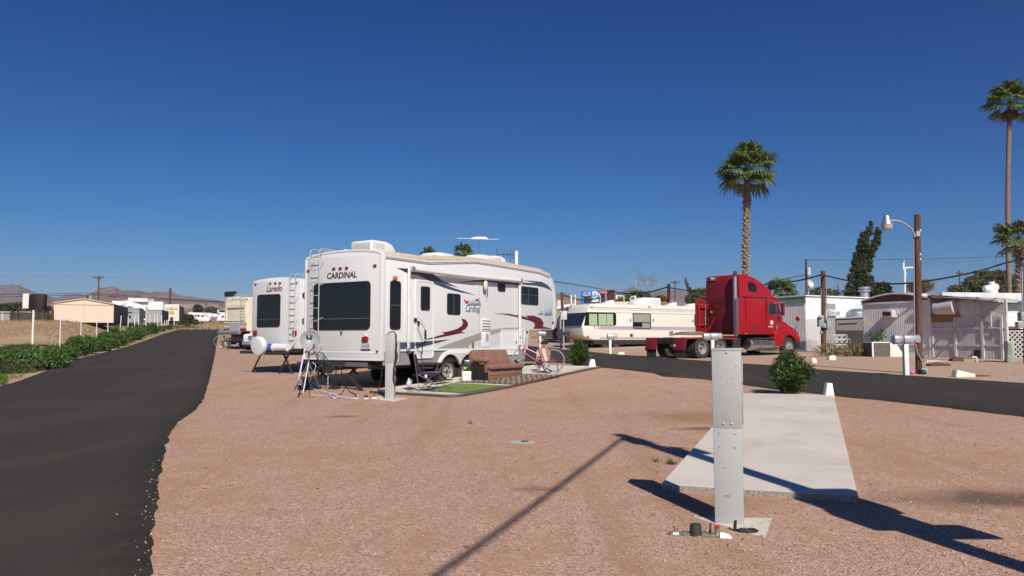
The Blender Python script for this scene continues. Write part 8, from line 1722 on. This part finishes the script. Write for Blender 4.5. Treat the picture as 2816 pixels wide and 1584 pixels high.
def gable(name, label, cat, Yn, k, pts, L, mt, side=None, dx=-.3, extra=None):
    t = boxthing(name, label, cat, k, Yn, pts, L, mt, ang=math.atan2(.95, dx)); return t
tt = gable('mobile_home', 'tan gabled mobile home end standing in the dry field', 'mobile home', 93, 'N', [(1128, 800), (1122, 400), (1750, 318), (2372, 425), (2362, 815)], 9.7, 'tan_wall')
def sidewall(t, k, pa, pb, Y, L, dx, mt, part, off=.03):
    """wall face on the right flank of a gabled box"""
    a = atY(k, *pa, Y) - t.location; b_ = atY(k, *pb, Y) - t.location; d = Vector((dx, .95, 0)).normalized() * L; nrm = Vector((.95, -dx, 0)).normalized() * off
    b = MB(); vs = [a + nrm * .1, b_ + nrm * .1, b_ + d + nrm * .1, a + d + nrm * .1, a + nrm, b_ + nrm, b_ + d + nrm, a + d + nrm]; b.add(vs, [(0, 1, 2, 3), (4, 7, 6, 5), (0, 4, 5, 1), (1, 5, 6, 2), (2, 6, 7, 3), (3, 7, 4, 0)]); b.build(part, M[mt], t)
sidewall(tt, 'N', (2364, 812), (2372, 432), 93, 9.6, -.3, 'brown_and_shaded_wall', 'side_wall')  # tan home's flank in shade, its darkness painted as dark brown
b = MB(); a = atY('N', 1118, 398, 92.9) - tt.location; c = atY('N', 1750, 312, 92.9) - tt.location; e = atY('N', 2378, 422, 92.9) - tt.location; b.bar(a, c, .12, .10); b.bar(c, e, .12, .10); d_ = Vector((0, 0, -.28 * 1)); f0 = atY('N', 1125, 428, 92.95) - tt.location; f1 = atY('N', 2370, 448, 92.95) - tt.location; b.bar(f0, f1, .03, .05); b.bar(atY('N', 1750, 325, 92.95) - tt.location, atY('N', 1750, 806, 92.95) - tt.location, .03, .04); b.build('trim', mat('tan_trim', (.62, .48, .36), .7), tt)
boxthing('', '', '', 'N', 95, [(1795, 330), (1835, 330), (1835, 240), (1795, 245)], 1, 'dark_metal', par=tt, part='roof_cooler'); boxthing('', '', '', 'N', 95.2, [(1838, 325), (1900, 330), (1905, 255), (1838, 240)], 1, 'bluegrey', par=tt, part='roof_cooler_side')
boxthing('', '', '', 'N', 93.3, [(1150, 860), (1130, 795), (2360, 810), (2340, 860)], 6, 'black', par=tt, part='crawl_space_shade')  # black block stands in for the shade beneath the home
ts_ = gable('shed', 'small grey metal shed with a window cooler right of the tan home', 'shed', 108, 'O', [(385, 800), (385, 510), (632, 505), (630, 800)], 4, 'grey_metal'); boxthing('', '', '', 'O', 107.9, [(392, 590), (480, 590), (480, 604), (392, 604)], .3, 'black', par=ts_, part='window_slot'); boxthing('', '', '', 'O', 107.8, [(385, 665), (440, 668), (440, 705), (400, 705)], .5, 'black', par=ts_, part='window_air_conditioner'); boxthing('', '', '', 'O', 107.9, [(385, 520), (632, 522), (632, 500), (385, 505)], .2, 'plate', par=ts_, part='eave')
tg_ = gable('barn', 'dark gabled metal building with a white eave behind the grey shed', 'building', 125, 'O', [(200, 700), (200, 430), (335, 400), (770, 520), (770, 700)], 8, 'dark_metal'); b = MB(); q = lambda x, y: atY('O', x, y, 124.8) - tg_.location; b.bar(q(200, 432), q(340, 392), .3, .6); b.bar(q(340, 392), q(775, 522), .3, .8); b.build('eave', M['white_wall'], tg_); boxthing('', '', '', 'O', 124.7, [(290, 450), (350, 442), (400, 470), (400, 700), (290, 700)], .2, 'cream', par=tg_, part='tan_panel'); boxthing('', '', '', 'O', 124.6, [(455, 450), (492, 450), (492, 475), (455, 475)], .2, 'trim_white', par=tg_, part='light')
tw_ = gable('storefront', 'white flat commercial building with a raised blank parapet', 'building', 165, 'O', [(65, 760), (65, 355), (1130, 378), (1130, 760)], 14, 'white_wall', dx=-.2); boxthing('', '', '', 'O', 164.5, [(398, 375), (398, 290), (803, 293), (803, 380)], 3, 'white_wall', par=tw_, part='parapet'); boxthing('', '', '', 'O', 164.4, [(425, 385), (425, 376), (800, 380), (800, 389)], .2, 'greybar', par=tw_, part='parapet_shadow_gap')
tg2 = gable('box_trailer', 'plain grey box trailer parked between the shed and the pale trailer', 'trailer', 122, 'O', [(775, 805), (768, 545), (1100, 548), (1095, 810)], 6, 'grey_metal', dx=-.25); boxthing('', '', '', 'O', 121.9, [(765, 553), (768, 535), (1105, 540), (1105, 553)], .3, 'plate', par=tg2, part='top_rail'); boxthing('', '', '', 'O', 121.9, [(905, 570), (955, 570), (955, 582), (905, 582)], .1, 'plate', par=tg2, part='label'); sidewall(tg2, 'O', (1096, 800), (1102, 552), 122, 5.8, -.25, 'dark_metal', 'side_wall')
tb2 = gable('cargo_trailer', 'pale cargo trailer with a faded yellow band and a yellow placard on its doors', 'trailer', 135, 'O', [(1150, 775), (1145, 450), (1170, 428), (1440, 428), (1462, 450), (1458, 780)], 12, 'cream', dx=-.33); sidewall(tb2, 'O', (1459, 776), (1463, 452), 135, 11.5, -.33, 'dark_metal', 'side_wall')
M['band'] = mat('faded_yellow_band', (.72, .60, .28), .6, dirt=.4)
for mt, pts, pn in (('band', [(1185, 490), (1430, 490), (1430, 532), (1185, 532)], 'yellow_band'), ('yellow_paint', [(1255, 568), (1352, 568), (1352, 625), (1255, 625)], 'placard'), ('maroon', [(1272, 698), (1330, 698), (1330, 775), (1272, 775)], 'rear_step')): boxthing('', '', '', 'O', 134.9, pts, .12, mt, par=tb2, part=pn)
boxthing('', '', '', 'O', 134.8, [(1290, 495), (1305, 495), (1305, 528), (1290, 528)], .1, 'osb', par=tb2, part='emblem')
b = MB()
for i in range(2):
    for dx in (.3, 2.4): b.loft([(dx, 1.2 + 9 * i, .48), (dx + .3, 1.2 + 9 * i, .48)], .48, 16)
b.box(.1, .2, .6, 2.6, 6, .85); b.build('wheels_and_frame', M['rubber'], tb2)
fb = boxthing('fence', 'dark weathered board fence at the far left of the field', 'fence', 'N', 96, [(200, 830), (210, 560), (330, 600), (480, 590), (620, 600), (780, 620), (900, 600), (1110, 650), (1110, 800), (900, 820), (600, 850)], .3, 'wood_dark', part='boards')
for i, x in enumerate((225, 350, 660, 765, 900, 970, 1080)): boxthing('', '', '', 'N', 95.8, [(x, 800), (x + 22, 800), (x + 22, 540 + 17 * (i % 3)), (x, 545 + 17 * (i % 3))], .3, 'wood_dark', par=fb, part='fence_post')
bw = boxthing('shed', 'pale low shed at the far left edge behind the field', 'shed', 'N', 99, [(-150, 775), (-150, 590), (200, 595), (200, 780)], 4, 'curtain_grey'); boxthing('', '', '', 'N', 98.8, [(-150, 600), (-150, 580), (640, 585), (640, 600)], .5, 'plate', par=bw, part='roof_edge'); boxthing('', '', '', 'N', 98.8, [(35, 770), (35, 615), (60, 615), (60, 770)], .2, 'plate', par=bw, part='door_frame')
# vans and far things
def van(label, k, Y, px, flip, wins, whl, W=2.0):
    pts = [atY(k, x, y, Y) for x, y in px]; base = xg(pts[0].x, Y); t = thing('van', label, 'van', base, 0, 'white vans parked beyond the road end'); dz = 0; s = ZT[k][2] * Y / 2089; low = min(p.z for p in pts); poly = [(p.x - base.x, p.z - base.z) for p in pts]
    MB().prism(poly, 'y', 0, W).build('body', M['trim_white'], t, bevel=.08)
    for w in wins: MB().prism([(atY(k, x, y, Y).x - base.x, atY(k, x, y, Y).z - base.z) for x, y in w], 'y', -.02, .02).build('window', M['glass_blue'], t)
    for x, y in whl: c = atY(k, x, y, Y) - base; wheel(t, (c.x, .12, c.z), .36, .22, -1, mt='alu'); wheel(t, (c.x, W - .12, c.z), .36, .22, 1, mt='alu')
    for x in (min(q[0] for q in px), max(q[0] for q in px)): c = atY(k, x, 745, Y) - base; MB().box(c.x - .08, .1, c.z - .15, c.x + .08, W - .1, c.z + .05).build('bumper', M['galv'], t)
van('white passenger van facing right beyond the road end', 'O', 182, [(1655, 780), (1650, 640), (1680, 618), (1900, 612), (1960, 640), (2010, 690), (2080, 712), (2095, 760), (2060, 790)], 0, [[(1788, 645), (1822, 645), (1822, 690), (1788, 690)], [(1840, 645), (1885, 645), (1888, 690), (1840, 690)], [(1915, 655), (1955, 655), (1995, 695), (1918, 690)]], [(1720, 782), (2030, 775)])
van('white van facing left beside the cream motorhome', 'O', 180, [(2245, 780), (2238, 735), (2260, 715), (2310, 700), (2350, 665), (2560, 655), (2580, 780)], 0, [[(2325, 705), (2355, 675), (2400, 672), (2400, 705)]], [(2292, 785), (2530, 785)])
boxthing('box_trailer', 'long low white trailer behind the passenger van', 'trailer', 'O', 225, [(1650, 700), (1650, 600), (1700, 598), (2140, 612), (2140, 700)], 2.5, 'white_wall'); boxthing('box_trailer', 'shorter white trailer with a sloped end right of the long one', 'trailer', 'O', 222, [(2155, 690), (2155, 625), (2290, 632), (2340, 672), (2330, 690)], 2.5, 'white_wall')
trv = boxthing('camper', 'white camper with a dark front window beyond the vans', 'camper', 'O', 215, [(2258, 610), (2255, 545), (2420, 545), (2420, 780), (2270, 780)], 3, 'white_wall'); boxthing('', '', '', 'O', 214.9, [(2288, 592), (2288, 552), (2410, 552), (2410, 592)], .1, 'glass_blue', par=trv, part='window'); boxthing('', '', '', 'O', 214.9, [(2258, 640), (2300, 640), (2300, 612), (2258, 612)], .1, 'greybar', par=trv, part='dark_gap')
# a bicycle and a small motorcycle carried behind the motorhome
a = gp('B', 190, 1088); bicycle('grey bicycle standing behind the cream motorhome bumper', Vector((a.x, a.y, a.z)), .35, 'blacksteel', 'curtain_grey', .2, 1.05 * .44, 'bicycle')
pm_ = gp('B', 258, 1092); tmc = thing('motorcycle', 'small dark motorcycle parked behind the cream motorhome', 'motorcycle', pm_, .5)
for x in (0, 1.25): wheel(tmc, (x, 0, .30), .30, .12, -1, .6)
b = MB(); b.loft([(0, 0, .3), (.3, 0, .55), (.8, 0, .6), (1.05, 0, .75), (1.25, 0, .3)], .04, 8); b.box(.35, -.12, .25, .75, .12, .52); b.build('engine_frame', M['blacksteel'], tmc, bevel=.01); MB().ball((.75, 0, .72), (.26, .14, .13), 12, 8).build('fuel_tank', M['maroon'], tmc); MB().box(-.05, -.12, .66, .55, .12, .75).build('saddle', M['black'], tmc, bevel=.03); b = MB(); b.loft([(1.0, -.32, .98), (1.05, 0, .9), (1.0, .32, .98)], .018, 6); b.loft([(1.05, 0, .9), (1.25, 0, .3)], .03, 6); b.build('handlebar', M['chrome'], tmc)

# ================================================================ hills
def hill(name, k, Y, line, basepx, mt, depth, seed, amp=.04, n=170, m=26):
    xs = [q[0] for q in line]; V = []
    for j in range(m + 1):
        w = j / m * 1.35
        for i in range(n + 1):
            x = xs[0] + (xs[-1] - xs[0]) * i / n; y = np.interp(x, xs, [q[1] for q in line]) ; c = atY(k, x, y, Y); g = atY(k, x, basepx, Y); Hh = max(1., c.z - g.z)
            f = w if w <= 1 else 1 - (w - 1) * 1.6; prof = f ** 1.25; yy = Y - depth * (1 - w); nz = noise.fractal(Vector((c.x * 6 / (Y * .25) + seed, yy * 5 / (Y * .25), seed)), 1., 2., 5)
            a = math.sin(PI * min(1, w)) if w <= 1 else 0; z = g.z + Hh * prof + Hh * (amp * 5) * nz * a * .5 + Hh * .02 * noise.noise(Vector((c.x * .05, seed, 0))) * (1 if w > .9 else 0)
            s = yy / Y; V.append((c.x * s, yy, z if w > 0 else g.z - 30))
    F_ = [(j * (n + 1) + i, j * (n + 1) + i + 1, (j + 1) * (n + 1) + i + 1, (j + 1) * (n + 1) + i) for j in range(m) for i in range(n)]
    tag(rawmesh(name, V, F_, M[mt], smooth=True), kind='structure')
hill('hills', 'A', 1500, [(500, 330), (620, 335), (760, 330), (860, 268), (920, 236), (1000, 185), (1090, 172), (1150, 178), (1205, 205), (1300, 210), (1400, 214), (1500, 235), (1540, 222), (1700, 226), (1780, 252), (1850, 272), (1920, 270), (2000, 290), (2120, 300), (2230, 320), (2400, 335), (2700, 370), (3100, 410)], 430, 'hill_near', 350, 3)
hill('low_hills', 'A', 1900, [(-400, 330), (-100, 335), (190, 300), (250, 275), (300, 265), (380, 262), (450, 265), (520, 312), (600, 332), (700, 345), (900, 360), (1200, 400)], 430, 'hill_mid', 400, 9)
hill('mountains', 'A', 2600, [(-900, 200), (-500, 120), (-200, 170), (0, 148), (60, 157), (120, 145), (160, 158), (185, 150), (230, 175), (330, 225), (400, 240), (560, 286), (650, 258), (730, 248), (800, 245), (870, 265), (960, 290), (1200, 350), (1600, 400)], 430, 'hill_far', 500, 17)
hill('hills', 'F', 1800, [(-700, 420), (-200, 330), (60, 330), (180, 340), (250, 298), (300, 290), (350, 300), (395, 320), (425, 365), (600, 400), (800, 410)], 470, 'hill_mid', 350, 23)
hill('mountains', 'F', 2600, [(700, 400), (900, 330), (1030, 285), (1090, 252), (1170, 222), (1210, 230), (1260, 262), (1400, 270), (1600, 262), (1750, 258), (1850, 275), (2100, 268), (2400, 300), (2900, 330), (4200, 360), (6500, 380)], 470, 'hill_far', 500, 29)

# ================================================================ the air: thin dust haze round the whole place
def haze():
    m = bpy.data.materials.new('haze_air'); m.use_nodes = True; nt = m.node_tree; nt.nodes.remove(nt.nodes['Principled BSDF'])
    v = N(nt, 'ShaderNodeVolumePrincipled', Density=.00013); v.inputs['Color'].default_value = (.80, .86, .96, 1); v.inputs['Anisotropy'].default_value = .2
    nt.links.new(v.outputs[0], nt.nodes['Material Output'].inputs['Volume'])
    zs = [q.co.z for q in bpy.data.objects['ground'].data.vertices]
    MB().box(-4400, -60, min(zs) - 1, 4400, 3420, 212).build('haze', m, smooth=0)['kind'] = 'stuff'
haze()
